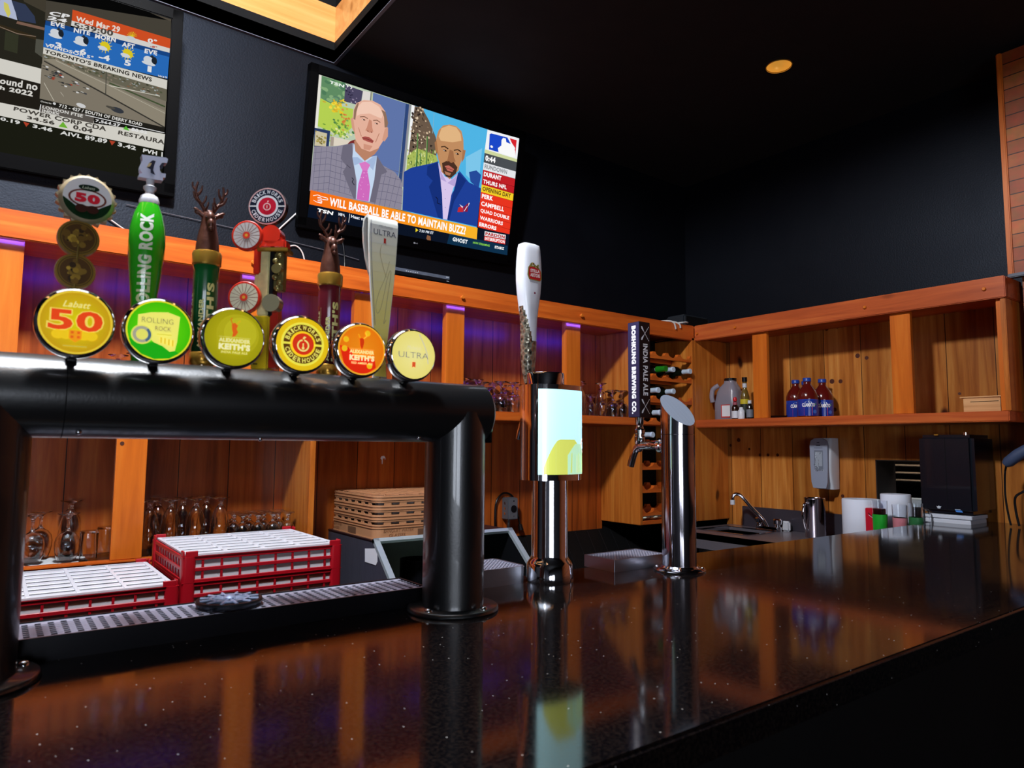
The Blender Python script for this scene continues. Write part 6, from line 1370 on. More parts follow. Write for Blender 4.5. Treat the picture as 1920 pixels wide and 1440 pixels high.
TV1 = '''p 5e564a 14.91,9 15.98,8.87 15.98,9
p 2c2a22 -0,7.92 7.81,9 10.14,9 10.17,7.16 10.17,3.69 10.06,2.52 0,2.41
p 4a4438 9.14,8.05 10.17,8.15 10.16,7.42 9.26,7.64
p c6d0ec 8.07,7.68 8.71,7.64 8.89,7.19 9.02,6.65 8.85,6.66 7.99,6.69
p e8e070 8.45,7.36 8.63,7.29 8.74,6.88 8.64,6.65 8.46,7.04
p 39435e 8.75,7.53 9.32,7.53 9.72,7.08 9.79,6.74 9.07,6.66 8.89,7.12
p 8a6a5a 9.02,6.61 10.16,6.66 10.15,6.52 8.97,6.47
p 3a3020 8.01,6.25 9.81,6.12 9.84,5.93 8.01,6.06
p 9a8472 8,6.14 9.03,5.98 9.04,6.02 8.01,6.17
p 9a8472 9.03,5.98 9.81,6.09 9.81,6.12 9.04,6.02
p 3a3c2c 8.55,5.98 9.09,5.94 9.06,5.03 8.52,5.06
p 5a5a50 9.81,5.99 10.15,6.03 10.11,5.15 9.79,5.32
p efece2 0,4.64 8.37,4.59 10.13,4.58 10.11,3.82 8.39,3.86 0,4.03
p 26221c 0,4.03 8.39,3.86 10.12,3.82 10.05,2.45 8.43,2.44 0,2.81
t f2efe8 8.42,3.68 9.96,3.82 9.95,3.43 8.38,3.36 |ound no
t f2efe8 8.41,3.27 9.78,3.37 9.76,3.08 8.38,3.08 |h 2022
p efece2 0,2.53 7.37,2.42 10.06,2.48 15.97,2.67 15.92,1.73 7.39,1.8 0,1.98
p 4f4a40 10.17,8.02 15.98,8.91 16,8.21 16,7.86 11.34,7.62 11.27,7.05 10.16,7.03
p ea5a2a 11.33,7.95 16,7.94 16,7.66 15.99,7.39 11.31,7.39
t fff4ea 11.51,7.69 13.53,7.79 13.5,7.46 11.48,7.42 |Wed Mar 29
t ffffff 14.88,7.64 15.34,7.67 15.33,7.45 14.85,7.39 |0°
p efece6 11.31,7.39 15.99,7.41 15.98,7.04 11.29,7.13
t 55504a 11.42,7.34 13.21,7.5 13.2,7.18 11.4,7.07 |5:39:00
t c84030 15,7.29 15.36,7.31 15.35,7.21 14.99,7.17 |-8°
t ffffff 10.4,7.57 11.24,7.66 11.2,7.43 10.29,7.35 |CP
t ffffff 10.31,7.3 11.14,7.4 11.09,7.2 10.24,7.1 |24
p 1c4f96 10.19,7.03 16,7.17 15.98,6.83 10.17,6.76
p 2f78d0 10.17,6.8 15.98,6.94 15.95,5.66 12.35,5.54 10.13,5.69
t ffffff 10.42,7.08 11.02,7.14 11.01,6.89 10.41,6.85 |EVE
t ffffff 11.43,7.07 12.17,7.14 12.15,6.89 11.41,6.83 |NITE
t ffffff 12.39,7.07 13.35,7.16 13.34,6.91 12.37,6.83 |MORN
t ffffff 13.65,7.04 14.26,7.09 14.25,6.83 13.63,6.8 |AFT
t ffffff 14.75,7.03 15.37,7.08 15.36,6.82 14.73,6.78 |EVE
p 2c3440 10.99,6.6 10.98,6.51 10.94,6.43 10.89,6.38 10.82,6.36 10.76,6.38 10.7,6.44 10.66,6.52 10.64,6.61 10.65,6.7 10.69,6.78 10.74,6.83 10.81,6.84 10.87,6.82 10.93,6.77 10.97,6.69
p e8eef4 10.86,6.52 10.85,6.44 10.8,6.38 10.73,6.33 10.64,6.32 10.55,6.34 10.47,6.39 10.42,6.46 10.4,6.54 10.42,6.62 10.46,6.69 10.54,6.73 10.62,6.74 10.71,6.72 10.79,6.68 10.84,6.61
p 2f78d0 10.92,6.85 10.92,6.82 10.91,6.8 10.89,6.79 10.87,6.78 10.84,6.79 10.82,6.8 10.81,6.82 10.81,6.85 10.81,6.87 10.82,6.9 10.84,6.91 10.86,6.91 10.88,6.91 10.9,6.89 10.92,6.87
p e8eef4 10.93,6.37 10.91,6.34 10.84,6.31 10.74,6.29 10.63,6.29 10.51,6.3 10.42,6.32 10.35,6.36 10.33,6.39 10.35,6.43 10.41,6.45 10.51,6.47 10.62,6.47 10.74,6.46 10.84,6.44 10.9,6.41
p 222a34 10.98,6.57 10.97,6.51 10.95,6.46 10.91,6.43 10.87,6.42 10.82,6.43 10.78,6.47 10.76,6.52 10.75,6.58 10.75,6.64 10.78,6.69 10.81,6.73 10.86,6.74 10.9,6.72 10.94,6.69 10.97,6.64
p 2c3440 12.1,6.58 12.09,6.48 12.06,6.41 12,6.35 11.93,6.34 11.86,6.36 11.8,6.41 11.76,6.49 11.74,6.59 11.75,6.68 11.79,6.76 11.84,6.81 11.91,6.82 11.98,6.8 12.04,6.75 12.09,6.67
p e8eef4 11.97,6.5 11.96,6.42 11.91,6.35 11.83,6.31 11.74,6.29 11.65,6.31 11.57,6.36 11.51,6.43 11.49,6.51 11.51,6.6 11.56,6.66 11.63,6.71 11.72,6.72 11.82,6.7 11.9,6.66 11.95,6.58
p 2f78d0 12.03,6.83 12.03,6.8 12.02,6.78 12,6.77 11.97,6.76 11.95,6.77 11.93,6.78 11.92,6.81 11.91,6.83 11.92,6.86 11.93,6.88 11.95,6.89 11.97,6.9 11.99,6.89 12.01,6.88 12.03,6.85
p e8eef4 12.04,6.35 12.02,6.31 11.95,6.28 11.85,6.26 11.73,6.26 11.61,6.27 11.51,6.3 11.44,6.33 11.42,6.37 11.44,6.4 11.5,6.43 11.6,6.45 11.72,6.45 11.84,6.44 11.94,6.42 12.01,6.38
p 222a34 12.09,6.55 12.08,6.49 12.06,6.44 12.02,6.4 11.98,6.39 11.93,6.41 11.89,6.44 11.86,6.5 11.85,6.56 11.86,6.62 11.88,6.67 11.92,6.71 11.96,6.72 12.01,6.7 12.05,6.67 12.08,6.61
p 2c3440 15.38,6.52 15.37,6.42 15.33,6.34 15.27,6.28 15.19,6.27 15.11,6.29 15.04,6.34 15,6.43 14.98,6.53 14.99,6.62 15.03,6.71 15.09,6.76 15.17,6.78 15.24,6.76 15.31,6.7 15.36,6.62
p e8eef4 15.23,6.44 15.22,6.35 15.16,6.28 15.08,6.23 14.98,6.22 14.88,6.24 14.79,6.29 14.73,6.37 14.7,6.45 14.72,6.54 14.77,6.61 14.86,6.66 14.96,6.67 15.06,6.65 15.15,6.6 15.21,6.53
p 2f78d0 15.3,6.78 15.3,6.76 15.28,6.73 15.26,6.72 15.24,6.71 15.21,6.72 15.19,6.73 15.17,6.76 15.17,6.79 15.17,6.81 15.18,6.84 15.2,6.85 15.23,6.86 15.25,6.85 15.28,6.83 15.29,6.81
p e8eef4 15.31,6.27 15.28,6.24 15.21,6.21 15.1,6.19 14.97,6.19 14.83,6.2 14.72,6.22 14.65,6.26 14.62,6.3 14.64,6.33 14.72,6.36 14.83,6.38 14.96,6.38 15.09,6.37 15.2,6.35 15.28,6.31
p 222a34 15.37,6.49 15.36,6.43 15.33,6.37 15.29,6.34 15.24,6.32 15.19,6.34 15.14,6.38 15.11,6.43 15.1,6.5 15.11,6.56 15.13,6.62 15.17,6.65 15.22,6.67 15.28,6.65 15.32,6.61 15.35,6.56
p f6dc2a 13.05,6.6 13.18,6.65 13.18,6.68 13.05,6.64
p f6dc2a 13.02,6.49 13.14,6.45 13.16,6.49 13.04,6.53
p f6dc2a 12.95,6.4 13.03,6.29 13.05,6.32 12.98,6.43
p f6dc2a 12.86,6.35 12.87,6.2 12.9,6.21 12.89,6.36
p f6dc2a 12.77,6.36 12.71,6.21 12.73,6.2 12.79,6.35
p f6dc2a 12.7,6.42 12.59,6.31 12.61,6.28 12.72,6.4
p f6dc2a 12.68,6.52 12.55,6.48 12.55,6.44 12.68,6.49
p f6dc2a 12.71,6.63 12.58,6.67 12.57,6.63 12.69,6.6
p f6dc2a 12.77,6.72 12.7,6.83 12.67,6.8 12.75,6.7
p f6dc2a 12.86,6.77 12.85,6.92 12.82,6.91 12.83,6.76
p f6dc2a 12.96,6.77 13.01,6.92 12.99,6.93 12.93,6.78
p f6dc2a 13.02,6.71 13.14,6.83 13.12,6.85 13.01,6.73
p f6e02a 13.1,6.56 13.09,6.47 13.04,6.39 12.96,6.35 12.87,6.33 12.78,6.35 12.7,6.4 12.65,6.48 12.63,6.57 12.64,6.66 12.69,6.73 12.76,6.78 12.85,6.8 12.95,6.78 13.02,6.73 13.08,6.65
p e8eef4 12.97,6.42 12.95,6.38 12.91,6.35 12.83,6.33 12.75,6.32 12.66,6.33 12.59,6.36 12.54,6.39 12.52,6.44 12.54,6.48 12.58,6.51 12.66,6.53 12.74,6.54 12.83,6.53 12.9,6.5 12.95,6.47
p f6dc2a 14.13,6.55 14.27,6.59 14.27,6.63 14.13,6.58
p f6dc2a 14.1,6.44 14.23,6.4 14.24,6.43 14.12,6.47
p f6dc2a 14.03,6.34 14.11,6.23 14.13,6.26 14.06,6.37
p f6dc2a 13.93,6.29 13.94,6.14 13.97,6.15 13.97,6.3
p f6dc2a 13.84,6.3 13.78,6.15 13.81,6.14 13.87,6.29
p f6dc2a 13.77,6.36 13.66,6.25 13.67,6.22 13.79,6.34
p f6dc2a 13.75,6.46 13.61,6.42 13.61,6.38 13.75,6.43
p f6dc2a 13.78,6.57 13.65,6.61 13.64,6.58 13.76,6.54
p f6dc2a 13.85,6.67 13.77,6.78 13.74,6.75 13.82,6.64
p f6dc2a 13.94,6.72 13.93,6.87 13.9,6.86 13.91,6.71
p f6dc2a 14.04,6.72 14.1,6.87 14.07,6.88 14.01,6.72
p f6dc2a 14.11,6.66 14.22,6.78 14.2,6.8 14.09,6.68
p f6e02a 14.19,6.5 14.17,6.41 14.12,6.33 14.04,6.29 13.95,6.27 13.86,6.29 13.77,6.34 13.72,6.42 13.7,6.51 13.71,6.6 13.76,6.68 13.84,6.73 13.93,6.75 14.02,6.72 14.11,6.67 14.16,6.59
p e8eef4 14.05,6.37 14.03,6.32 13.98,6.29 13.91,6.27 13.82,6.26 13.73,6.27 13.66,6.3 13.61,6.34 13.59,6.38 13.6,6.42 13.65,6.46 13.72,6.48 13.81,6.48 13.9,6.47 13.98,6.45 14.03,6.41
p f6dc2a 14.09,7.45 13.84,7.42 13.84,7.39 14.09,7.42
p f6dc2a 14.1,7.45 13.87,7.52 13.86,7.49 14.09,7.43
p f6dc2a 14.1,7.45 13.93,7.61 13.91,7.59 14.08,7.43
p f6dc2a 14.1,7.45 14,7.68 13.98,7.66 14.08,7.43
p f6dc2a 14.11,7.44 14.09,7.72 14.07,7.71 14.08,7.44
p f6dc2a 14.11,7.44 14.18,7.73 14.15,7.73 14.08,7.44
p f6dc2a 14.1,7.43 14.26,7.7 14.24,7.71 14.08,7.44
p f6dc2a 14.1,7.43 14.31,7.64 14.3,7.66 14.09,7.45
p f6dc2a 14.1,7.43 14.34,7.56 14.34,7.58 14.09,7.45
p dfe6ee 14.3,7.36 14.28,7.32 14.23,7.29 14.16,7.27 14.07,7.26 13.98,7.27 13.9,7.29 13.85,7.33 13.83,7.36 13.85,7.4 13.9,7.43 13.97,7.45 14.06,7.46 14.15,7.45 14.23,7.43 14.28,7.39
t ffffff 10.41,6.08 10.92,6.12 10.91,5.82 10.4,5.8 |-3
t ffffff 11.52,6.1 12.02,6.14 12.01,5.83 11.51,5.81 |-6
t ffffff 12.6,6.1 13.11,6.14 13.09,5.83 12.58,5.81 |-4
t ffffff 13.8,6.15 14.11,6.18 14.1,5.86 13.79,5.85 |5
t ffffff 14.93,6.15 15.13,6.16 15.12,5.84 14.92,5.84 |1
t f4f4f4 10.22,5.9 12.36,5.89 12.34,5.71 10.19,5.73 |WINDSOR 5°
t f4f4f4 15.46,5.81 15.93,5.83 15.93,5.65 15.44,5.63 |WAT
p 26241f 10.14,5.69 12.35,5.64 15.95,5.73 15.94,5.61 10.14,5.61
p efece2 10.14,5.68 15.94,5.65 15.94,5.12 10.13,5.34
t 3c3832 10.22,5.59 15.17,5.57 15.16,5.34 10.19,5.41 |TORONTO’S BREAKING NEWS
p 8c8474 10.12,5.35 15.94,5.15 15.93,3 10.06,3.06
p 75715f 10.13,5.34 15.94,5.15 15.96,4.48 13,4.82 10.18,5.1
p 8a6a50 15.55,4.79 15.52,4.76 15.45,4.76 15.41,4.8 15.45,4.83 15.51,4.83
p 4a4a3a 11.8,5.1 11.76,5.08 11.68,5.08 11.65,5.1 11.68,5.12 11.76,5.12
p 5c6048 12.64,5.07 12.6,5.04 12.51,5.04 12.46,5.08 12.5,5.12 12.6,5.11
p b8c0c0 14.61,5.07 14.58,5.03 14.5,5.04 14.46,5.07 14.5,5.11 14.57,5.1
p a39a84 15.06,4.88 15.03,4.86 14.98,4.86 14.95,4.89 14.98,4.91 15.03,4.91
p 5c6048 10.41,5.18 10.39,5.17 10.34,5.17 10.31,5.19 10.33,5.2 10.39,5.2
p 5c6048 10.41,5.29 10.39,5.26 10.35,5.26 10.33,5.29 10.35,5.32 10.39,5.32
p 4a4a3a 14.87,4.92 14.83,4.9 14.75,4.9 14.71,4.92 14.75,4.94 14.83,4.94
p a39a84 14.39,5.06 14.37,5.03 14.33,5.03 14.31,5.06 14.33,5.09 14.37,5.08
p a39a84 11.57,5.07 11.54,5.05 11.47,5.05 11.43,5.08 11.47,5.1 11.53,5.09
p 5c6048 12.55,5.02 12.52,4.99 12.46,4.99 12.43,5.02 12.46,5.05 12.52,5.05
p 4a4a3a 10.33,5.22 10.31,5.18 10.28,5.18 10.26,5.23 10.27,5.27 10.31,5.27
p 5c6048 12.48,5.12 12.46,5.08 12.41,5.08 12.39,5.13 12.41,5.17 12.45,5.16
p b8c0c0 10.75,5.17 10.71,5.14 10.64,5.15 10.6,5.18 10.64,5.21 10.71,5.2
p b8c0c0 11.53,5.25 11.52,5.22 11.48,5.23 11.47,5.25 11.48,5.28 11.52,5.27
p 9a8878 12.21,5.12 12.18,5.09 12.13,5.1 12.1,5.13 12.13,5.16 12.18,5.15
p 4a4a3a 10.33,5.28 10.31,5.25 10.26,5.25 10.23,5.28 10.25,5.32 10.3,5.31
p a39a84 14.43,4.8 14.39,4.78 14.3,4.78 14.26,4.81 14.3,4.84 14.38,4.83
p 9a8878 11.04,5.22 11.03,5.18 11,5.18 10.98,5.22 11,5.25 11.03,5.25
p 4a4a3a 12.9,5.15 12.85,5.1 12.76,5.11 12.72,5.16 12.76,5.2 12.85,5.2
p b8c0c0 14.5,4.92 14.45,4.9 14.36,4.9 14.31,4.93 14.35,4.95 14.45,4.95
p b8c0c0 14.91,4.75 14.86,4.72 14.78,4.72 14.73,4.76 14.77,4.79 14.86,4.78
p 8a6a50 11.36,5.14 11.31,5.1 11.23,5.11 11.18,5.14 11.22,5.18 11.31,5.17
p a39a84 12.17,5.03 12.15,4.98 12.1,4.99 12.07,5.03 12.09,5.08 12.15,5.07
p 4a4a3a 13.92,5.02 13.87,5 13.79,5.01 13.74,5.03 13.78,5.05 13.87,5.05
p a39a84 12.1,5.22 12.06,5.19 11.97,5.19 11.93,5.23 11.97,5.27 12.06,5.27
p 9a8878 11.73,5.21 11.69,5.18 11.62,5.19 11.58,5.22 11.62,5.25 11.69,5.24
p 8a6a50 14.84,4.84 14.81,4.81 14.74,4.81 14.7,4.84 14.73,4.87 14.8,4.87
p 9a8878 13.5,5.03 13.45,5.01 13.36,5.01 13.31,5.04 13.35,5.06 13.45,5.05
p 5c6048 14.4,4.93 14.36,4.9 14.28,4.9 14.24,4.94 14.28,4.98 14.36,4.97
p 4a4a3a 15.03,5.11 14.99,5.07 14.92,5.07 14.88,5.12 14.92,5.17 14.99,5.16
p 9a8878 11.91,5.16 11.87,5.14 11.81,5.14 11.78,5.17 11.81,5.19 11.87,5.19
p b8c0c0 15.55,4.7 15.5,4.66 15.41,4.67 15.36,4.71 15.41,4.75 15.5,4.74
p 9a8878 11.65,5.21 11.61,5.17 11.52,5.17 11.48,5.21 11.52,5.25 11.6,5.25
p a39a84 14.43,5.12 14.42,5.08 14.38,5.08 14.37,5.12 14.38,5.15 14.41,5.15
p b8c0c0 12.88,5.19 12.85,5.17 12.79,5.18 12.76,5.2 12.79,5.22 12.85,5.22
p a39a84 12.34,5.12 12.31,5.08 12.26,5.08 12.23,5.12 12.25,5.17 12.31,5.16
p 8a6a50 12.37,5.21 12.35,5.19 12.31,5.19 12.29,5.21 12.31,5.24 12.35,5.24
p 4a4a3a 14.5,5.1 14.49,5.07 14.45,5.08 14.43,5.1 14.45,5.13 14.48,5.13
p 9a8878 13.21,5.11 13.16,5.07 13.08,5.08 13.03,5.11 13.07,5.15 13.16,5.14
p b8c0c0 13.66,5.06 13.64,5.04 13.6,5.04 13.58,5.06 13.6,5.08 13.64,5.08
p 4a4a3a 13.36,5.14 13.34,5.1 13.29,5.1 13.26,5.15 13.28,5.19 13.33,5.19
p 5c6048 11.27,5.24 11.26,5.2 11.22,5.2 11.19,5.24 11.21,5.29 11.25,5.29
p a39a84 12.69,4.94 12.67,4.9 12.62,4.91 12.6,4.95 12.62,4.99 12.67,4.99
p 5c6048 12.45,5.17 12.43,5.15 12.39,5.15 12.37,5.17 12.39,5.19 12.43,5.19
p 8a6a50 14.23,4.88 14.2,4.86 14.16,4.86 14.13,4.88 14.16,4.91 14.2,4.9
p b8c0c0 14.05,5.14 14.01,5.12 13.95,5.12 13.91,5.14 13.95,5.17 14.01,5.16
p a39a84 11.49,5.12 11.46,5.09 11.4,5.09 11.38,5.13 11.4,5.17 11.46,5.16
p a39a84 15.24,5.01 15.2,4.98 15.1,4.99 15.06,5.02 15.1,5.04 15.2,5.04
p 9a8878 10.6,5.27 10.57,5.25 10.5,5.25 10.47,5.28 10.5,5.31 10.57,5.31
p 5c6048 14.56,5.04 14.51,5 14.42,5.01 14.37,5.05 14.41,5.1 14.51,5.09
p 9a8878 13.26,4.89 13.24,4.85 13.19,4.86 13.17,4.9 13.19,4.94 13.23,4.94
p b8c0c0 15.53,4.96 15.5,4.93 15.45,4.93 15.42,4.97 15.45,5 15.5,4.99
p 4a4a3a 10.88,5.12 10.85,5.09 10.78,5.09 10.74,5.13 10.78,5.16 10.85,5.16
p 4a4a3a 11.07,5.16 11.05,5.14 11,5.14 10.97,5.16 11,5.18 11.04,5.18
p b8c0c0 14.69,4.74 14.67,4.71 14.64,4.71 14.62,4.75 14.64,4.77 14.67,4.77
p 9a8878 14.89,4.88 14.87,4.86 14.82,4.86 14.8,4.89 14.82,4.91 14.86,4.9
p 8a6a50 12.79,4.96 12.77,4.92 12.72,4.92 12.7,4.97 12.72,5.01 12.77,5
p b8c0c0 14.86,4.7 14.82,4.67 14.72,4.67 14.66,4.71 14.71,4.74 14.81,4.73
p a39a84 10.64,5.16 10.61,5.14 10.55,5.14 10.51,5.16 10.54,5.18 10.61,5.18
p 5c6048 15.55,4.95 15.53,4.93 15.48,4.93 15.46,4.95 15.48,4.97 15.53,4.97
p 4a4a3a 15.13,4.8 15.08,4.76 14.97,4.77 14.92,4.81 14.97,4.84 15.08,4.84
p 9a8878 15.08,4.74 15.03,4.72 14.93,4.72 14.88,4.75 14.93,4.76 15.03,4.76
p a39a84 12.06,5.02 12.04,4.98 12,4.99 11.98,5.03 12,5.07 12.04,5.06
p 4a4a3a 11.97,5.1 11.93,5.07 11.85,5.08 11.81,5.11 11.85,5.14 11.93,5.13
p 4a4a3a 12.31,5.21 12.29,5.18 12.25,5.18 12.22,5.22 12.24,5.25 12.29,5.25
p 5c6048 15.73,4.9 15.69,4.85 15.61,4.86 15.57,4.91 15.61,4.95 15.69,4.95
p 9a8878 13.09,4.95 13.07,4.93 13.02,4.93 13,4.96 13.02,4.98 13.07,4.98
p 9a8878 14.27,4.99 14.23,4.97 14.15,4.97 14.11,5 14.15,5.03 14.22,5.02
p 8a6a50 14.11,4.78 14.07,4.74 13.99,4.75 13.94,4.79 13.98,4.82 14.07,4.82
p 8a6a50 15.55,5.11 15.51,5.08 15.44,5.08 15.41,5.11 15.44,5.15 15.51,5.14
p b8c0c0 14.36,4.98 14.32,4.95 14.23,4.95 14.19,4.99 14.23,5.02 14.31,5.02
p b8c0c0 11.87,5.15 11.83,5.13 11.74,5.13 11.7,5.16 11.74,5.19 11.83,5.18
p 9a8878 14.18,4.91 14.15,4.89 14.1,4.9 14.07,4.92 14.09,4.94 14.15,4.94
p b8c0c0 15.4,4.92 15.38,4.89 15.33,4.89 15.3,4.93 15.32,4.96 15.38,4.96
p 4a4a3a 10.76,5.26 10.72,5.22 10.65,5.22 10.61,5.26 10.64,5.3 10.72,5.3
p b8c0c0 11.1,5.26 11.07,5.24 10.99,5.24 10.95,5.27 10.99,5.29 11.07,5.29
p 4a4a3a 12.63,5.22 12.58,5.18 12.49,5.19 12.44,5.23 12.48,5.26 12.58,5.26
p 8a6a50 11.81,5.22 11.77,5.2 11.69,5.21 11.65,5.23 11.69,5.25 11.77,5.24
p b8c0c0 12.48,5.12 12.44,5.09 12.35,5.09 12.3,5.12 12.35,5.15 12.43,5.15
p b8c0c0 10.34,5.21 10.3,5.18 10.21,5.19 10.16,5.22 10.21,5.24 10.29,5.24
p 9a8878 10.8,5.26 10.76,5.23 10.69,5.23 10.65,5.27 10.69,5.3 10.76,5.3
p 9a8878 10.86,5.19 10.81,5.15 10.73,5.16 10.68,5.2 10.72,5.24 10.81,5.24
p 5c6048 14.32,5.01 14.29,4.97 14.24,4.98 14.21,5.02 14.24,5.05 14.29,5.05
p b8c0c0 13.81,4.95 13.78,4.93 13.73,4.94 13.7,4.96 13.73,4.97 13.78,4.97
p 5c6048 12.3,5.04 12.26,4.99 12.17,5 12.12,5.05 12.17,5.09 12.26,5.09
p a39a84 10.28,5.28 10.25,5.26 10.18,5.27 10.15,5.29 10.18,5.3 10.25,5.3
p 5c6048 13.68,5.18 13.66,5.13 13.61,5.14 13.58,5.18 13.6,5.23 13.66,5.23
p b8c0c0 15.28,5.05 15.26,5.02 15.21,5.02 15.18,5.06 15.2,5.09 15.25,5.09
p 5c6048 12.94,5.19 12.91,5.17 12.86,5.17 12.84,5.19 12.86,5.21 12.91,5.21
p a09784 10.69,5.25 15.91,3.95 15.93,3.03 13.03,3.99 10.18,5.1
p 8f8676 10.18,5.03 11.9,4.51 15.89,3.02 15.01,2.96 10.06,3.02 10.09,4.81
p 3c3a34 10.17,4.97 13.01,4.01 13.04,4.08 10.19,5.03
p 3c3a34 13.01,4.01 15.92,3 15.94,3.07 13.04,4.08
p d8d2c0 10.69,5.16 13.13,4.57 13.13,4.59 10.7,5.18
p d8d2c0 13.13,4.57 15.92,3.8 15.92,3.82 13.13,4.59
p 4a5a3a 13.11,4.68 15.89,4.13 15.91,4.21 13.14,4.75
p e8e4d4 13.13,4.56 15.6,4.66 15.61,4.7 13.13,4.6
p dcd6c4 10.21,3.9 10.67,3.11 10.69,3.13 10.23,3.92
p dcd6c4 10.94,3.63 11.09,3.45 11.1,3.46 10.96,3.64
p 45443e 12.95,5.26 12.96,4.03 13,4.04 12.98,5.27
p b04a34 11.76,4.22 11.73,4.19 11.68,4.18 11.62,4.2 11.59,4.23 11.61,4.26 11.67,4.26 11.73,4.25
p 55524a 11.64,4.22 11.59,4.2 11.49,4.21 11.45,4.23 11.49,4.25 11.59,4.25
p e8e8e6 10.4,4.74 10.37,4.71 10.32,4.7 10.26,4.72 10.23,4.75 10.26,4.77 10.31,4.78 10.37,4.77
p 55524a 10.28,4.74 10.24,4.72 10.14,4.73 10.1,4.75 10.14,4.77 10.23,4.77
p 4a4c50 11.01,4.38 10.99,4.35 10.93,4.34 10.87,4.36 10.85,4.39 10.87,4.41 10.93,4.42 10.99,4.41
p 55524a 10.9,4.38 10.85,4.36 10.76,4.37 10.71,4.39 10.76,4.41 10.85,4.41
p 2e3034 11.11,4.13 11.08,4.1 11.03,4.09 10.97,4.11 10.94,4.14 10.97,4.17 11.02,4.17 11.08,4.16
p 55524a 10.99,4.13 10.94,4.11 10.85,4.12 10.8,4.14 10.85,4.16 10.94,4.16
p 2e3034 10.67,4.21 10.65,4.19 10.59,4.18 10.53,4.19 10.51,4.22 10.53,4.25 10.59,4.26 10.64,4.24
p 55524a 10.55,4.22 10.51,4.2 10.41,4.2 10.37,4.23 10.41,4.25 10.51,4.24
p e8e8e6 11.08,4.44 11.06,4.41 11,4.4 10.94,4.42 10.91,4.45 10.94,4.48 10.99,4.48 11.05,4.47
p 55524a 10.96,4.44 10.91,4.42 10.82,4.43 10.77,4.45 10.82,4.47 10.91,4.47
p e8e8e6 12.23,4.14 12.2,4.11 12.14,4.1 12.08,4.12 12.06,4.15 12.08,4.18 12.14,4.18 12.2,4.17
p 55524a 12.1,4.14 12.06,4.12 11.96,4.13 11.91,4.15 11.96,4.18 12.05,4.17
p 4a4c50 11.01,4.56 10.99,4.53 10.93,4.52 10.87,4.54 10.85,4.57 10.87,4.59 10.93,4.6 10.99,4.59
p 55524a 10.89,4.56 10.85,4.54 10.75,4.54 10.71,4.57 10.75,4.59 10.85,4.59
p 9aa0a6 10.51,4.27 10.48,4.24 10.43,4.23 10.37,4.25 10.35,4.28 10.37,4.3 10.42,4.31 10.48,4.3
p 55524a 10.39,4.27 10.35,4.25 10.25,4.26 10.21,4.28 10.25,4.3 10.34,4.3
p b04a34 11.47,4.13 11.45,4.1 11.39,4.09 11.33,4.11 11.3,4.14 11.33,4.17 11.39,4.17 11.45,4.16
p 55524a 11.35,4.13 11.31,4.11 11.21,4.12 11.16,4.14 11.21,4.16 11.3,4.16
p e8e8e6 10.9,4.64 10.88,4.61 10.82,4.61 10.76,4.62 10.74,4.65 10.76,4.68 10.82,4.69 10.88,4.67
p 55524a 10.78,4.64 10.74,4.62 10.64,4.63 10.6,4.65 10.64,4.67 10.74,4.67
p b04a34 10.71,4.28 10.69,4.25 10.63,4.24 10.57,4.26 10.55,4.29 10.57,4.31 10.63,4.32 10.68,4.31
p 55524a 10.59,4.28 10.55,4.26 10.45,4.27 10.41,4.29 10.45,4.31 10.54,4.31
p 4a4c50 10.8,4.54 10.78,4.52 10.72,4.51 10.66,4.53 10.64,4.55 10.66,4.58 10.72,4.59 10.78,4.57
p 55524a 10.68,4.55 10.64,4.53 10.55,4.53 10.5,4.56 10.54,4.58 10.64,4.57
p b04a34 10.67,4.2 10.65,4.17 10.59,4.16 10.54,4.18 10.51,4.21 10.53,4.23 10.59,4.24 10.65,4.23
p 55524a 10.56,4.2 10.51,4.18 10.42,4.19 10.37,4.21 10.42,4.23 10.51,4.23
p 4a4c50 11.41,4.1 11.39,4.07 11.33,4.07 11.27,4.08 11.24,4.11 11.27,4.14 11.33,4.15 11.38,4.13
p 55524a 11.29,4.11 11.24,4.09 11.15,4.09 11.1,4.12 11.15,4.14 11.24,4.13
p 2e3034 10.71,4.39 10.69,4.36 10.63,4.35 10.58,4.37 10.55,4.4 10.57,4.42 10.63,4.43 10.69,4.41
p 55524a 10.6,4.39 10.55,4.37 10.46,4.37 10.41,4.4 10.46,4.42 10.55,4.41
p e8e8e6 11.99,3.87 11.96,3.84 11.9,3.83 11.84,3.85 11.82,3.88 11.84,3.91 11.9,3.92 11.96,3.9
p 55524a 11.87,3.87 11.82,3.85 11.72,3.86 11.67,3.89 11.72,3.91 11.82,3.9
p e8e8e6 11.7,4.32 11.68,4.29 11.62,4.29 11.56,4.3 11.54,4.33 11.56,4.36 11.62,4.37 11.68,4.35
p 55524a 11.58,4.32 11.54,4.3 11.44,4.31 11.39,4.34 11.44,4.36 11.53,4.35
p 2e3034 10.81,4.56 10.79,4.54 10.73,4.53 10.67,4.54 10.65,4.57 10.67,4.6 10.73,4.61 10.79,4.59
p 55524a 10.69,4.57 10.65,4.55 10.56,4.55 10.51,4.58 10.55,4.6 10.65,4.59
p 2e3034 10.4,4.6 10.38,4.57 10.32,4.57 10.27,4.58 10.24,4.61 10.26,4.64 10.32,4.65 10.38,4.63
p 55524a 10.29,4.6 10.24,4.58 10.15,4.59 10.1,4.62 10.15,4.64 10.24,4.63
p b04a34 10.99,4.49 10.97,4.46 10.91,4.45 10.85,4.47 10.83,4.5 10.85,4.52 10.91,4.53 10.97,4.52
p 55524a 10.88,4.49 10.83,4.47 10.74,4.48 10.69,4.5 10.73,4.52 10.83,4.52
p e8e8e6 11.24,3.98 11.21,3.96 11.16,3.95 11.1,3.97 11.07,4 11.1,4.02 11.15,4.03 11.21,4.02
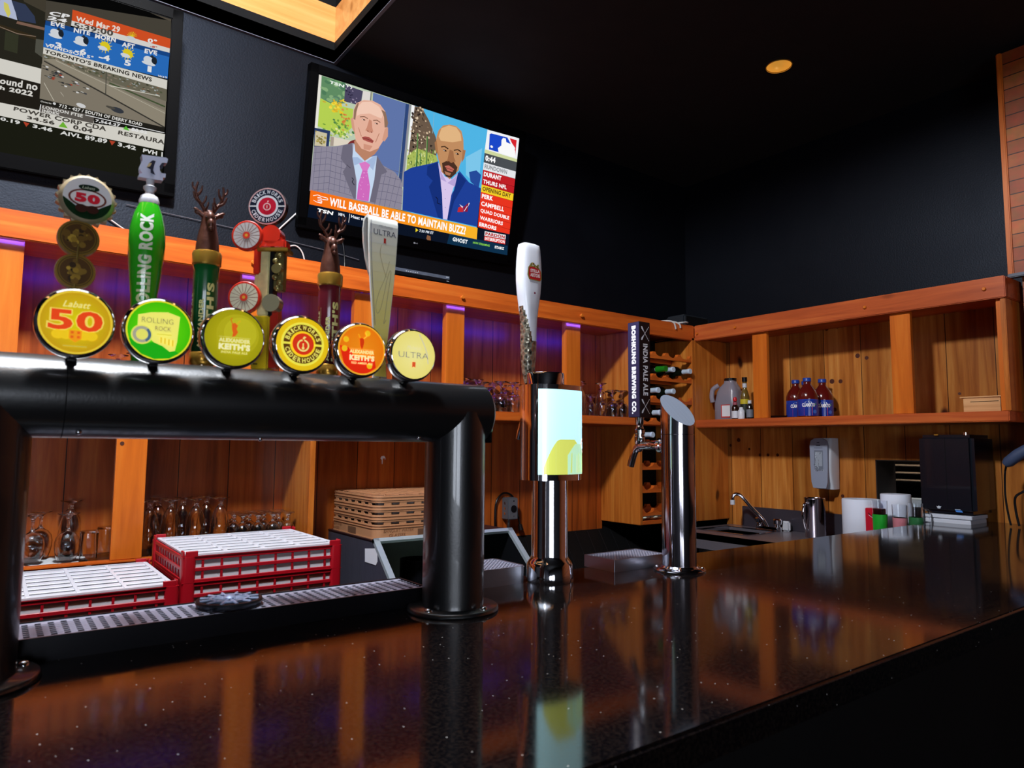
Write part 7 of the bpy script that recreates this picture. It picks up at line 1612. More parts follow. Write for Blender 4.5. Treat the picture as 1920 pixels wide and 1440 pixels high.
p 55524a 11.12,3.99 11.07,3.97 10.98,3.98 10.93,4 10.98,4.02 11.07,4.02
p 4a4c50 12.13,3.85 12.11,3.82 12.05,3.81 11.99,3.83 11.96,3.86 11.98,3.89 12.04,3.9 12.11,3.88
p 55524a 12.01,3.85 11.96,3.83 11.86,3.84 11.82,3.87 11.86,3.89 11.96,3.88
p 9aa0a6 11.77,4.24 11.75,4.22 11.69,4.21 11.63,4.22 11.6,4.26 11.63,4.28 11.69,4.29 11.75,4.27
p 55524a 11.65,4.25 11.6,4.23 11.51,4.23 11.46,4.26 11.51,4.28 11.6,4.27
p 4a4c50 10.77,4.48 10.75,4.45 10.69,4.44 10.63,4.46 10.61,4.49 10.63,4.51 10.69,4.52 10.75,4.51
p 55524a 10.66,4.48 10.61,4.46 10.52,4.47 10.47,4.49 10.52,4.51 10.61,4.51
p e8e8e6 11.78,3.81 11.75,3.79 11.69,3.78 11.63,3.79 11.61,3.83 11.63,3.85 11.69,3.86 11.75,3.84
p 55524a 11.66,3.82 11.61,3.8 11.51,3.8 11.46,3.83 11.51,3.85 11.61,3.84
p e8e8e8 12.1,3.18 12.08,3.14 12.04,3.1 11.97,3.09 11.88,3.08 11.8,3.1 11.73,3.13 11.68,3.17 11.66,3.21 11.68,3.25 11.72,3.28 11.79,3.3 11.87,3.3 11.96,3.29 12.03,3.26 12.08,3.22
p 3c4048 13.88,3.36 13.86,3.31 13.79,3.27 13.69,3.24 13.56,3.24 13.44,3.26 13.34,3.3 13.27,3.35 13.24,3.41 13.26,3.46 13.33,3.5 13.43,3.52 13.55,3.53 13.68,3.51 13.78,3.47 13.85,3.42
p 55524a 13.47,3.43 13.45,3.4 13.4,3.38 13.33,3.37 13.24,3.37 13.15,3.39 13.08,3.41 13.03,3.43 13.01,3.46 13.03,3.49 13.08,3.51 13.15,3.51 13.24,3.51 13.32,3.5 13.4,3.48 13.45,3.45
p 26241f 10.06,3.07 15.93,3.03 15.91,2.66 10.05,2.82
t f4f2ec 10.92,3.03 14.81,3 14.79,2.82 10.89,2.85 |712 - 427 / SOUTH OF DERRY ROAD
t d8d6d0 10.11,2.99 10.58,2.99 10.57,2.91 10.1,2.91 |Ontario
p e8e8e8 10.77,2.98 10.75,2.93 10.7,2.91 10.65,2.94 10.63,2.99 10.65,3.03 10.7,3.05 10.75,3.03
p 66605a 10.19,2.79 12.5,2.81 12.47,2.4 10.07,2.42
p ffffff 10.1,2.79 10.06,2.41 10.1,2.42 10.14,2.79
t f2f0ea 10.2,2.76 11.99,2.75 11.97,2.58 10.19,2.61 |LONDON FTSE
t f2f0ea 10.19,2.57 10.96,2.57 10.94,2.43 10.19,2.43 |INDEX
p 1e1d1a 12.5,2.82 15.93,2.81 15.92,2.7 12.49,2.41
t ffffff 12.57,2.66 13.74,2.68 13.72,2.49 12.55,2.49 |7,564.27
p 62cc3a 14.01,2.65 14.19,2.43 13.87,2.44
t ffffff 14.29,2.63 15.07,2.63 15.05,2.45 14.27,2.45 |80.02
p ffffff 12.09,2.73 15.93,2.71 15.93,2.75 12.09,2.77
t 4c4842 9.01,2.39 13.09,2.38 13.08,2.13 8.98,2.19 |POWER CORP CDA
t 4c4842 9.56,2.08 10.75,2.11 10.74,1.89 9.55,1.92 |34.56
p 7ac83a 11.11,2.16 11.33,1.87 10.92,1.86
t 4c4842 11.58,2.12 12.46,2.11 12.44,1.87 11.55,1.89 |0.04
t 4c4842 13.67,2.33 15.96,2.34 15.95,2.08 13.64,2.11 |RESTAURA
p 1f2016 0,1.98 7.39,1.8 15.92,1.73 15.92,0 6.01,0 0,0.17
t f4f4f0 8.48,1.74 9.28,1.74 9.27,1.54 8.45,1.58 |0.19
p c84a30 9.41,1.73 9.67,1.72 9.54,1.51
t f4f4f0 9.82,1.72 10.67,1.72 10.66,1.51 9.8,1.54 |3.46
t f4f4f0 11.02,1.68 13.16,1.73 13.14,1.48 11,1.48 |AIVL 89.89
p c84a30 13.25,1.69 13.54,1.69 13.38,1.45
t f4f4f0 13.67,1.69 14.55,1.66 14.54,1.44 13.65,1.48 |3.42
t f4f4f0 14.91,1.64 15.9,1.64 15.9,1.38 14.89,1.43 |PVH 1'''
TV2 = '''p b9c9b0 1.66,9 6.65,8.97 6.71,1.71 0,1.69 0,9
p e6e3da 0.1,9 0.19,8.99 0.2,5.54 0,5.53 0,9
p 5f8a62 0.19,8.98 1.92,8.98 1.88,7.73 1,7.39 0.24,7.6
p 4d7a58 1.35,8.89 1.3,8.81 1.17,8.76 1.02,8.78 0.91,8.84 0.9,8.93 1,8.99 1.07,9 1.19,9 1.29,8.97
p 6f9a6c 1.4,7.83 1.37,7.74 1.28,7.69 1.16,7.71 1.08,7.78 1.08,7.87 1.14,7.94 1.25,7.96 1.36,7.91
p 4d7a58 1.96,8.59 1.92,8.51 1.79,8.47 1.64,8.48 1.54,8.54 1.53,8.63 1.62,8.7 1.77,8.71 1.9,8.67
p 4d7a58 0.84,8.71 0.8,8.64 0.67,8.59 0.51,8.61 0.41,8.66 0.4,8.74 0.49,8.8 0.65,8.82 0.78,8.78
p 6f9a6c 1.42,9 1.39,8.93 1.27,8.88 1.13,8.89 1.04,8.96 1.04,9
p 85ab7a 1.61,8.01 1.59,7.92 1.51,7.88 1.42,7.89 1.35,7.96 1.34,8.06 1.39,8.13 1.49,8.15 1.57,8.1
p 587f66 1.55,7.85 1.52,7.75 1.43,7.69 1.33,7.71 1.25,7.8 1.24,7.91 1.3,7.99 1.41,8.01 1.5,7.96
p 587f66 1.78,9 1.77,8.99 1.69,8.96 1.58,8.97 1.53,9
p 587f66 0.85,7.59 0.83,7.5 0.73,7.45 0.63,7.47 0.55,7.54 0.54,7.64 0.6,7.71 0.71,7.73 0.81,7.68
p 85ab7a 1.15,7.85 1.11,7.77 1.01,7.72 0.89,7.74 0.8,7.81 0.79,7.9 0.87,7.97 0.99,7.98 1.1,7.94
p 587f66 1.4,7.82 1.37,7.71 1.26,7.65 1.12,7.67 1.03,7.76 1.02,7.88 1.09,7.97 1.22,8 1.35,7.94
p 85ab7a 1.88,8.31 1.87,8.2 1.8,8.14 1.71,8.16 1.65,8.25 1.64,8.37 1.68,8.46 1.77,8.48 1.85,8.42
p 6f9a6c 1.52,8.83 1.48,8.74 1.35,8.69 1.21,8.71 1.1,8.78 1.1,8.87 1.18,8.94 1.33,8.96 1.46,8.92
p 85ab7a 0.69,8.22 0.66,8.13 0.55,8.09 0.42,8.1 0.34,8.17 0.33,8.25 0.4,8.32 0.53,8.34 0.64,8.3
p 85ab7a 1.58,8.59 1.55,8.52 1.48,8.49 1.4,8.5 1.34,8.55 1.33,8.62 1.38,8.68 1.46,8.69 1.54,8.66
p 85ab7a 1.3,7.79 1.27,7.72 1.19,7.69 1.1,7.7 1.03,7.75 1.03,7.82 1.08,7.87 1.18,7.88 1.26,7.85
p 6f9a6c 0.9,8.84 0.86,8.79 0.76,8.77 0.63,8.77 0.55,8.81 0.54,8.86 0.62,8.91 0.74,8.92 0.85,8.89
p 4d7a58 1.82,8.83 1.8,8.73 1.72,8.68 1.63,8.7 1.56,8.77 1.55,8.87 1.6,8.95 1.69,8.97 1.78,8.92
p 85ab7a 1.06,7.64 1.01,7.57 0.88,7.53 0.73,7.54 0.62,7.6 0.62,7.68 0.71,7.74 0.86,7.75 1,7.71
p 587f66 1.77,8.66 1.73,8.56 1.6,8.51 1.45,8.52 1.34,8.6 1.33,8.7 1.43,8.78 1.57,8.8 1.71,8.75
p 6f9a6c 1.43,7.79 1.4,7.71 1.3,7.67 1.18,7.68 1.1,7.75 1.1,7.83 1.17,7.89 1.28,7.91 1.39,7.87
p 4d7a58 1.79,8.61 1.76,8.54 1.68,8.51 1.59,8.52 1.52,8.57 1.52,8.64 1.57,8.7 1.67,8.72 1.75,8.68
p 85ab7a 0.52,8.26 0.48,8.21 0.38,8.19 0.26,8.19 0.18,8.23 0.17,8.28 0.25,8.32 0.37,8.33 0.47,8.31
p 4d7a58 0.6,7.99 0.57,7.9 0.48,7.85 0.36,7.86 0.29,7.94 0.28,8.04 0.34,8.12 0.45,8.13 0.55,8.08
p 85ab7a 1.33,8.69 1.3,8.6 1.2,8.56 1.09,8.57 1.01,8.64 1,8.74 1.07,8.81 1.18,8.83 1.29,8.78
p b4cf52 0.22,7.59 0.99,7.44 2.48,7.52 2.49,6.32 1.92,5.6 0.2,5.82
p e6c52e 1.71,7.51 1.68,7.45 1.61,7.43 1.53,7.45 1.49,7.51 1.52,7.57 1.59,7.6 1.67,7.57
p f0d84a 1.61,7.28 1.57,7.21 1.48,7.18 1.38,7.21 1.33,7.28 1.37,7.35 1.46,7.38 1.56,7.35
p f0d84a 1.43,7.14 1.39,7.1 1.3,7.09 1.2,7.11 1.16,7.14 1.19,7.17 1.29,7.19 1.39,7.17
p d8b02c 1.44,7.21 1.4,7.17 1.31,7.15 1.2,7.17 1.16,7.21 1.2,7.25 1.3,7.27 1.4,7.25
p d8b02c 1.21,7.68 1.19,7.62 1.15,7.6 1.09,7.62 1.07,7.68 1.08,7.74 1.13,7.77 1.18,7.74
p f0d84a 1.39,7.54 1.36,7.46 1.26,7.43 1.16,7.46 1.11,7.54 1.14,7.61 1.24,7.65 1.34,7.61
p e6c52e 1.31,7.02 1.27,6.96 1.17,6.94 1.06,6.97 1.01,7.02 1.05,7.07 1.15,7.09 1.26,7.07
p d8b02c 1.54,7.47 1.5,7.43 1.39,7.41 1.27,7.43 1.22,7.47 1.27,7.52 1.37,7.54 1.49,7.52
p d8b02c 1.69,7.63 1.65,7.6 1.54,7.58 1.44,7.6 1.4,7.63 1.43,7.67 1.54,7.68 1.64,7.67
p f0d84a 1.19,7.47 1.16,7.4 1.09,7.37 1,7.4 0.96,7.47 0.99,7.54 1.07,7.57 1.15,7.54
p c9a83a 1.3,7.13 1.28,7.08 1.21,7.06 1.13,7.08 1.1,7.13 1.12,7.18 1.19,7.2 1.27,7.18
p c9a83a 1.54,7.39 1.5,7.31 1.4,7.28 1.28,7.31 1.23,7.39 1.27,7.46 1.38,7.49 1.49,7.46
p c9a83a 0.63,7.44 0.59,7.4 0.5,7.39 0.41,7.4 0.37,7.44 0.4,7.47 0.49,7.48 0.58,7.47
p c9a83a 1.69,7.8 1.66,7.75 1.59,7.73 1.5,7.75 1.47,7.8 1.5,7.84 1.57,7.86 1.66,7.84
p f0d84a 1.97,7.87 1.94,7.79 1.83,7.76 1.72,7.79 1.67,7.87 1.71,7.94 1.81,7.98 1.92,7.94
p e6c52e 1.55,7.49 1.51,7.42 1.4,7.39 1.29,7.42 1.24,7.49 1.28,7.55 1.39,7.58 1.5,7.55
p d8b02c 2,7.89 1.97,7.86 1.88,7.84 1.8,7.86 1.76,7.89 1.79,7.92 1.87,7.94 1.96,7.92
p e6c52e 1.64,7.25 1.61,7.19 1.52,7.17 1.43,7.19 1.38,7.25 1.42,7.3 1.5,7.33 1.6,7.3
p c9a83a 2.12,7.4 2.1,7.36 2.05,7.34 2,7.36 1.98,7.4 1.99,7.44 2.04,7.45 2.1,7.44
p c9a83a 1.49,7.5 1.46,7.46 1.41,7.45 1.35,7.46 1.32,7.5 1.34,7.54 1.4,7.55 1.46,7.54
p e6c52e 1.83,7.07 1.79,7 1.68,6.97 1.57,7 1.52,7.07 1.55,7.14 1.66,7.17 1.77,7.14
p e6c52e 1.06,7.26 1.04,7.2 0.97,7.17 0.9,7.2 0.86,7.26 0.89,7.33 0.95,7.36 1.03,7.33
p d8b02c 1.45,7.08 1.43,7.02 1.36,7 1.28,7.02 1.25,7.08 1.27,7.13 1.34,7.15 1.42,7.13
p e6c52e 1.74,7.85 1.73,7.81 1.68,7.8 1.63,7.81 1.61,7.85 1.63,7.88 1.67,7.9 1.72,7.88
p c9a83a 2.05,7.65 2.03,7.6 1.98,7.58 1.93,7.6 1.91,7.65 1.92,7.71 1.97,7.73 2.02,7.71
p f0d84a 1.54,7.34 1.52,7.29 1.45,7.27 1.38,7.29 1.34,7.34 1.37,7.39 1.44,7.41 1.51,7.39
p f0d84a 1.34,7.24 1.32,7.2 1.25,7.18 1.19,7.2 1.15,7.24 1.18,7.28 1.24,7.29 1.31,7.28
p e6c52e 1.35,7.63 1.33,7.59 1.29,7.57 1.24,7.59 1.21,7.63 1.23,7.67 1.27,7.69 1.32,7.67
p f0d84a 1.05,7.19 1.02,7.13 0.94,7.1 0.86,7.13 0.82,7.19 0.85,7.25 0.93,7.28 1.01,7.25
p e6c52e 1.21,7.53 1.19,7.47 1.12,7.45 1.05,7.47 1.01,7.53 1.04,7.58 1.1,7.6 1.18,7.58
p d88c4a 1.98,6.01 1.95,5.98 1.89,5.97 1.84,6 1.84,6.04 1.89,6.06 1.95,6.05
p cf7a3a 1.8,6.81 1.78,6.76 1.74,6.75 1.7,6.78 1.69,6.84 1.73,6.88 1.78,6.86
p c96a3c 2.1,6.72 2.08,6.65 2.02,6.63 1.97,6.68 1.96,6.76 2,6.81 2.06,6.79
p d88c4a 2.08,7.01 2.06,6.97 1.99,6.96 1.94,6.99 1.94,7.04 1.98,7.07 2.05,7.06
p d88c4a 1.86,7.28 1.83,7.22 1.76,7.21 1.69,7.25 1.68,7.32 1.74,7.36 1.82,7.34
p d88c4a 2.04,6.39 2.01,6.33 1.93,6.31 1.87,6.36 1.86,6.43 1.92,6.47 2,6.45
p c96a3c 2.26,6.38 2.25,6.34 2.2,6.33 2.16,6.36 2.16,6.41 2.19,6.43 2.24,6.42
p cf7a3a 1.98,7 1.95,6.95 1.87,6.94 1.81,6.98 1.8,7.03 1.86,7.06 1.94,7.05
p cf7a3a 2.15,6.76 2.13,6.7 2.07,6.69 2.01,6.73 2,6.8 2.05,6.84 2.12,6.83
p c96a3c 1.77,6.97 1.76,6.91 1.72,6.89 1.68,6.93 1.67,7.01 1.7,7.05 1.75,7.03
p d88c4a 1.96,6.78 1.93,6.74 1.86,6.73 1.81,6.76 1.8,6.8 1.85,6.83 1.92,6.82
p d88c4a 2.22,6.7 2.19,6.63 2.13,6.62 2.07,6.66 2.06,6.74 2.11,6.78 2.18,6.76
p cf7a3a 2.3,6.83 2.28,6.77 2.22,6.76 2.16,6.8 2.16,6.87 2.2,6.91 2.27,6.9
p c96a3c 2.13,6.34 2.1,6.28 2.02,6.27 1.94,6.31 1.94,6.37 2,6.41 2.09,6.39
p cf7a3a 2.03,6.58 2,6.51 1.91,6.5 1.84,6.55 1.84,6.62 1.9,6.67 1.98,6.65
p cf7a3a 1.92,6.51 1.89,6.44 1.83,6.43 1.77,6.47 1.76,6.55 1.81,6.6 1.88,6.58
p dfe0a0 1.17,5.7 1.14,5.67 1.04,5.66 0.96,5.69 0.96,5.73 1.03,5.75 1.13,5.74
p 6f9a3c 1.29,5.79 1.26,5.72 1.17,5.7 1.11,5.75 1.1,5.83 1.16,5.88 1.24,5.86
p 7da852 1.72,6.17 1.69,6.13 1.64,6.12 1.6,6.15 1.59,6.19 1.63,6.21 1.69,6.2
p 7da852 0.74,5.74 0.7,5.69 0.61,5.68 0.54,5.72 0.53,5.77 0.6,5.81 0.69,5.79
p 4f7f48 1.32,6.49 1.29,6.44 1.22,6.43 1.15,6.47 1.15,6.53 1.2,6.56 1.28,6.55
p 4f7f48 2.09,6.23 2.08,6.17 2.02,6.15 1.98,6.2 1.97,6.27 2.01,6.31 2.06,6.3
p 9db84a 2.05,5.66 2.03,5.6 1.97,5.59 1.92,5.63 1.91,5.7 1.96,5.74 2.01,5.73
p 9db84a 1.22,5.48 1.18,5.44 1.1,5.43 1.04,5.46 1.03,5.5 1.1,5.53 1.18,5.51
p 7da852 2.22,6.68 2.19,6.63 2.12,6.62 2.05,6.65 2.05,6.71 2.1,6.74 2.18,6.73
p dfe0a0 2.94,5.78 2.91,5.72 2.82,5.7 2.74,5.75 2.73,5.83 2.8,5.87 2.89,5.85
p 6f9a3c 1.46,5.79 1.45,5.73 1.4,5.72 1.35,5.76 1.35,5.83 1.38,5.87 1.43,5.85
p dfe0a0 2.11,5.9 2.1,5.83 2.04,5.82 2,5.86 1.99,5.94 2.03,5.99 2.08,5.97
p 4f7f48 2.31,5.63 2.27,5.6 2.19,5.59 2.12,5.62 2.12,5.65 2.18,5.67 2.27,5.66
p 4f7f48 1.87,5.85 1.85,5.82 1.81,5.81 1.77,5.83 1.76,5.87 1.8,5.89 1.85,5.88
p 6f9a3c 2.15,5.8 2.11,5.77 2.01,5.76 1.93,5.79 1.92,5.82 2,5.84 2.1,5.83
p c3cf6a 1.13,6.06 1.11,6.01 1.08,6 1.05,6.03 1.05,6.08 1.07,6.11 1.11,6.1
p c3cf6a 1.7,5.79 1.67,5.73 1.59,5.72 1.52,5.76 1.52,5.83 1.58,5.87 1.66,5.85
p c3cf6a 1.35,5.51 1.34,5.47 1.29,5.46 1.26,5.49 1.25,5.53 1.28,5.56 1.33,5.55
p dfe0a0 1.37,5.64 1.34,5.6 1.27,5.6 1.21,5.63 1.21,5.67 1.26,5.7 1.33,5.68
p 7da852 2.26,6.18 2.23,6.12 2.14,6.11 2.06,6.15 2.06,6.22 2.13,6.26 2.22,6.25
p 4f7f48 1.44,6.33 1.4,6.27 1.3,6.26 1.22,6.3 1.21,6.37 1.29,6.42 1.39,6.4
p 6f9a3c 1.77,6.94 1.74,6.89 1.66,6.87 1.59,6.91 1.59,6.97 1.65,7 1.73,6.99
p 6f9a3c 1.46,6.27 1.45,6.22 1.41,6.21 1.38,6.24 1.37,6.29 1.4,6.32 1.44,6.31
p dfe0a0 1.54,5.96 1.51,5.91 1.43,5.9 1.37,5.94 1.36,6 1.42,6.04 1.5,6.02
p 9db84a 1.13,5.11 1.11,5.08 1.04,5.07 0.99,5.1 0.99,5.14 1.04,5.16 1.1,5.15
p 7da852 2.13,5.73 2.1,5.68 2.02,5.67 1.94,5.71 1.94,5.77 2,5.8 2.09,5.79
p 7da852 1.74,5.67 1.72,5.61 1.65,5.6 1.59,5.64 1.58,5.71 1.63,5.75 1.7,5.74
p dfe0a0 2.56,5.85 2.52,5.8 2.44,5.79 2.36,5.83 2.36,5.89 2.43,5.92 2.51,5.91
p dfe0a0 1.64,5.78 1.62,5.75 1.56,5.74 1.52,5.76 1.52,5.8 1.56,5.82 1.61,5.81
p 9db84a 2.36,5.96 2.34,5.89 2.29,5.88 2.24,5.92 2.24,5.99 2.28,6.04 2.33,6.02
p 4f7f48 2.58,6.82 2.55,6.75 2.49,6.74 2.43,6.78 2.42,6.86 2.47,6.9 2.54,6.88
p 6f9a3c 1.28,5.19 1.27,5.15 1.23,5.14 1.19,5.17 1.19,5.22 1.22,5.24 1.26,5.23
p 6f9a3c 1.55,6.32 1.51,6.29 1.41,6.29 1.34,6.31 1.33,6.35 1.41,6.37 1.5,6.36
p dfe0a0 2.06,5.6 2.02,5.54 1.94,5.53 1.87,5.57 1.86,5.65 1.92,5.69 2.01,5.67
p dfe0a0 2.34,5.66 2.3,5.6 2.21,5.59 2.13,5.63 2.12,5.7 2.19,5.75 2.29,5.73
p 7da852 1.18,5.87 1.16,5.83 1.11,5.82 1.07,5.85 1.07,5.89 1.1,5.92 1.15,5.91
p 4f7f48 2.72,6.02 2.68,5.95 2.59,5.94 2.5,5.99 2.5,6.07 2.57,6.11 2.67,6.09
p c3cf6a 1.45,5.05 1.43,5 1.38,4.99 1.33,5.03 1.33,5.08 1.37,5.12 1.42,5.1
p 7da852 1.66,6.2 1.62,6.15 1.53,6.14 1.45,6.17 1.45,6.23 1.52,6.26 1.62,6.25
p 7da852 2.08,5.48 2.07,5.42 2.03,5.41 1.99,5.45 1.98,5.52 2.01,5.56 2.06,5.54
p 9db84a 1.24,5.76 1.21,5.73 1.15,5.72 1.09,5.75 1.09,5.79 1.14,5.81 1.2,5.8
p 7da852 2.12,5.29 2.09,5.22 1.99,5.21 1.9,5.26 1.9,5.34 1.97,5.38 2.07,5.36
p 6f9a3c 0.72,6.05 0.68,6.01 0.59,6.01 0.51,6.03 0.51,6.07 0.58,6.09 0.67,6.08
p 6f9a3c 1.69,6 1.66,5.96 1.61,5.95 1.56,5.98 1.55,6.02 1.6,6.05 1.66,6.04
p 6f9a3c 1.71,5.91 1.69,5.87 1.63,5.86 1.58,5.89 1.58,5.94 1.62,5.97 1.68,5.95
p 4f7f48 1.74,6.11 1.7,6.05 1.61,6.04 1.53,6.08 1.53,6.14 1.6,6.18 1.69,6.17
p 6f9a3c 1.58,6.52 1.56,6.45 1.5,6.44 1.45,6.48 1.45,6.55 1.49,6.6 1.55,6.58
p 6f9a3c 2.14,6.34 2.11,6.29 2.02,6.28 1.95,6.32 1.94,6.37 2.01,6.41 2.1,6.39
p 6f9a3c 1.92,6.35 1.89,6.29 1.79,6.28 1.72,6.32 1.71,6.39 1.78,6.43 1.87,6.41
p c3cf6a 1.08,5.73 1.06,5.69 0.99,5.68 0.93,5.71 0.92,5.76 0.98,5.8 1.05,5.78
p dfe0a0 1.71,5.9 1.69,5.84 1.62,5.83 1.56,5.87 1.56,5.94 1.61,5.98 1.67,5.96
p c3cf6a 2.34,5.28 2.31,5.24 2.22,5.23 2.15,5.26 2.15,5.31 2.21,5.34 2.3,5.33
p 4f7f48 1.39,5.71 1.37,5.64 1.31,5.62 1.26,5.67 1.25,5.75 1.29,5.8 1.36,5.78
p 9db84a 1.85,5.55 1.82,5.5 1.72,5.49 1.65,5.53 1.64,5.59 1.71,5.62 1.81,5.61
p 9db84a 1.9,5.72 1.88,5.69 1.82,5.68 1.76,5.71 1.76,5.75 1.81,5.77 1.87,5.76
p 6f9a3c 2.27,5.63 2.25,5.59 2.18,5.59 2.13,5.61 2.12,5.66 2.17,5.68 2.24,5.67
p 6f9a3c 1.45,5.65 1.44,5.59 1.41,5.58 1.37,5.62 1.37,5.69 1.39,5.73 1.43,5.71
p 9db84a 1.4,5.61 1.39,5.54 1.36,5.52 1.33,5.57 1.32,5.65 1.34,5.7 1.38,5.68
p 9db84a 1.85,5.55 1.83,5.51 1.79,5.5 1.75,5.53 1.74,5.58 1.78,5.61 1.83,5.6
p 6f9a3c 1.65,5.73 1.64,5.67 1.61,5.66 1.57,5.7 1.57,5.77 1.59,5.81 1.63,5.8
p 4a4560 1.8,8.88 3.03,8.84 2.95,7.87 1.8,7.83
p 2c2840 2.95,8.07 2.91,8.01 2.83,8.01 2.78,8.07 2.82,8.12 2.9,8.12
p 2c2840 2.2,8.5 2.16,8.46 2.08,8.45 2.03,8.5 2.07,8.54 2.15,8.54
p 2c2840 2.22,8.71 2.2,8.68 2.13,8.68 2.1,8.71 2.13,8.74 2.19,8.74
p b0a8ba 1.91,8.65 1.89,8.62 1.85,8.62 1.82,8.65 1.84,8.68 1.89,8.68
p 8a7f9a 2.39,8.63 2.36,8.6 2.3,8.6 2.26,8.63 2.29,8.67 2.36,8.67
p 2c2840 2.28,8.33 2.25,8.28 2.19,8.28 2.16,8.33 2.18,8.37 2.24,8.37
p 2c2840 2.29,8.2 2.24,8.17 2.15,8.17 2.11,8.2 2.15,8.22 2.24,8.23
p 2c2840 2.13,8.35 2.11,8.3 2.04,8.3 2,8.34 2.03,8.39 2.1,8.39
p b0a8ba 2.63,8 2.61,7.95 2.56,7.95 2.53,8 2.55,8.05 2.6,8.05
p b0a8ba 2.36,7.91 2.33,7.88 2.27,7.88 2.24,7.91 2.27,7.94 2.33,7.94
p 2c2840 2.39,8.39 2.35,8.35 2.27,8.35 2.23,8.38 2.27,8.42 2.34,8.42
p 8a7f9a 2.49,8.12 2.45,8.07 2.36,8.07 2.31,8.12 2.35,8.16 2.44,8.16
p 2c2840 1.99,8.53 1.96,8.48 1.88,8.48 1.84,8.53 1.87,8.58 1.95,8.58
p 8a7f9a 2.68,8.25 2.66,8.22 2.61,8.22 2.58,8.25 2.6,8.29 2.65,8.29
p dcd6d2 3.03,8.87 3.58,8.92 3.56,8.21 2.99,7.95
p 1e1c22 3.59,8.96 3.58,8.21 3.62,8.22 3.63,8.97
p a89a78 3.67,8.97 3.65,8.23 3.69,8.24 3.71,8.97
p 5f74a8 3.75,8.95 6.2,8.93 6.14,3.18 3.93,3.26
p 2f4678 6.2,8.93 6.55,8.94 6.49,3.3 6.17,3.34
p 8e8f98 6.46,8.94 6.62,8.93 6.58,3.32 6.42,3.29
p f2f2f4 6.65,8.95 6.91,8.96 6.79,1.72 6.69,1.72
p 2a3a62 0,5.67 1.05,5.74 1.03,4.74 0.06,4.5 0,5.5
p c9c0a0 0.07,5.51 0.85,5.52 0.85,4.69 0.09,4.56
p a8984e 0.8,4.97 0.78,4.92 0.74,4.91 0.7,4.95 0.7,5 0.73,5.03 0.77,5.02
p a8984e 0.16,5.47 0.14,5.43 0.1,5.42 0.07,5.45 0.06,5.49 0.09,5.52 0.13,5.51
p 8a7a3c 0.52,4.84 0.5,4.78 0.44,4.77 0.38,4.81 0.38,4.88 0.42,4.92 0.48,4.9
p 8a7a3c 0.58,4.95 0.56,4.89 0.51,4.88 0.47,4.92 0.47,4.98 0.5,5.02 0.55,5
p a8984e 0.66,5.04 0.64,5 0.59,4.99 0.54,5.02 0.54,5.07 0.58,5.1 0.63,5.08
p a8984e 0.4,4.98 0.37,4.94 0.29,4.93 0.22,4.96 0.22,5.01 0.28,5.04 0.36,5.03
p a8984e 0.61,5.24 0.58,5.21 0.52,5.2 0.46,5.23 0.46,5.27 0.51,5.29 0.58,5.28
p 8a7a3c 0.27,5.17 0.25,5.11 0.21,5.1 0.17,5.14 0.16,5.21 0.19,5.25 0.24,5.23
p 6f6a38 0.75,4.94 0.73,4.88 0.68,4.86 0.64,4.91 0.63,4.97 0.67,5.01 0.72,5
p a8984e 0.76,4.9 0.74,4.85 0.67,4.83 0.61,4.88 0.6,4.94 0.66,4.97 0.73,4.96
p 6f6a38 0.4,5.11 0.39,5.05 0.34,5.03 0.3,5.08 0.3,5.14 0.33,5.18 0.38,5.17
p a8984e 0.41,4.9 0.4,4.87 0.35,4.86 0.31,4.89 0.31,4.93 0.34,4.95 0.39,4.94
p 6f6a38 0.56,5.09 0.54,5.04 0.49,5.03 0.44,5.06 0.43,5.12 0.47,5.15 0.53,5.14
p 8a7a3c 0.8,5.21 0.78,5.15 0.73,5.14 0.68,5.18 0.67,5.25 0.71,5.29 0.77,5.27
p 8a7a3c 0.48,5.07 0.46,5.01 0.4,5 0.35,5.04 0.35,5.11 0.39,5.16 0.45,5.14
p 6f6a38 0.61,4.8 0.59,4.75 0.54,4.74 0.49,4.78 0.49,4.83 0.53,4.86 0.58,4.84
p a8984e 0.85,5.21 0.82,5.15 0.74,5.13 0.67,5.18 0.67,5.25 0.73,5.29 0.81,5.28
p a8984e 0.34,4.87 0.31,4.83 0.24,4.82 0.17,4.85 0.17,4.9 0.23,4.93 0.3,4.92
p ddd3c2 1.1,5.4 2.72,5.49 2.27,5.1 1.12,4.79
p a89a8c 1.1,5.4 1.33,5.4 1.34,4.85 1.12,4.79
p 7a2a2a 2.27,5.19 2.45,5.43 2.79,5.63 2.87,5.42 2.43,5.13
p 8c8798 0.07,4.5 1.48,4.86 2.69,5.37 2.92,5.08 3.6,4.46 4.42,4.95 4.91,4.42 5.83,4.17 6.36,3.73 6.57,3.01 6.59,1.72 0,1.69 0,2.31
p 5c5a6e 0.07,4.1 1.01,4.4 1.01,4.42 0.07,4.12
p 5c5a6e 1.01,4.4 2.34,4.35 2.34,4.37 1.01,4.42
p 5c5a6e 2.34,4.35 2.78,4.32 2.79,4.34 2.34,4.37
p 5c5a6e 0.1,3.71 1.05,4.01 1.05,4.03 0.1,3.73
p 5c5a6e 1.04,4.01 2.38,3.95 2.38,3.98 1.05,4.03
p 5c5a6e 2.38,3.95 2.82,3.92 2.82,3.94 2.38,3.98
p 5c5a6e 0.14,3.32 1.08,3.62 1.08,3.64 0.13,3.35
p 5c5a6e 1.08,3.62 2.41,3.55 2.42,3.58 1.08,3.64
p 5c5a6e 2.41,3.55 2.85,3.52 2.86,3.54 2.42,3.58
p 5c5a6e 0.17,2.94 1.12,3.23 1.11,3.25 0.17,2.96
p 5c5a6e 1.11,3.22 2.45,3.16 2.45,3.18 1.12,3.25
p 5c5a6e 2.45,3.16 2.89,3.12 2.9,3.14 2.46,3.18
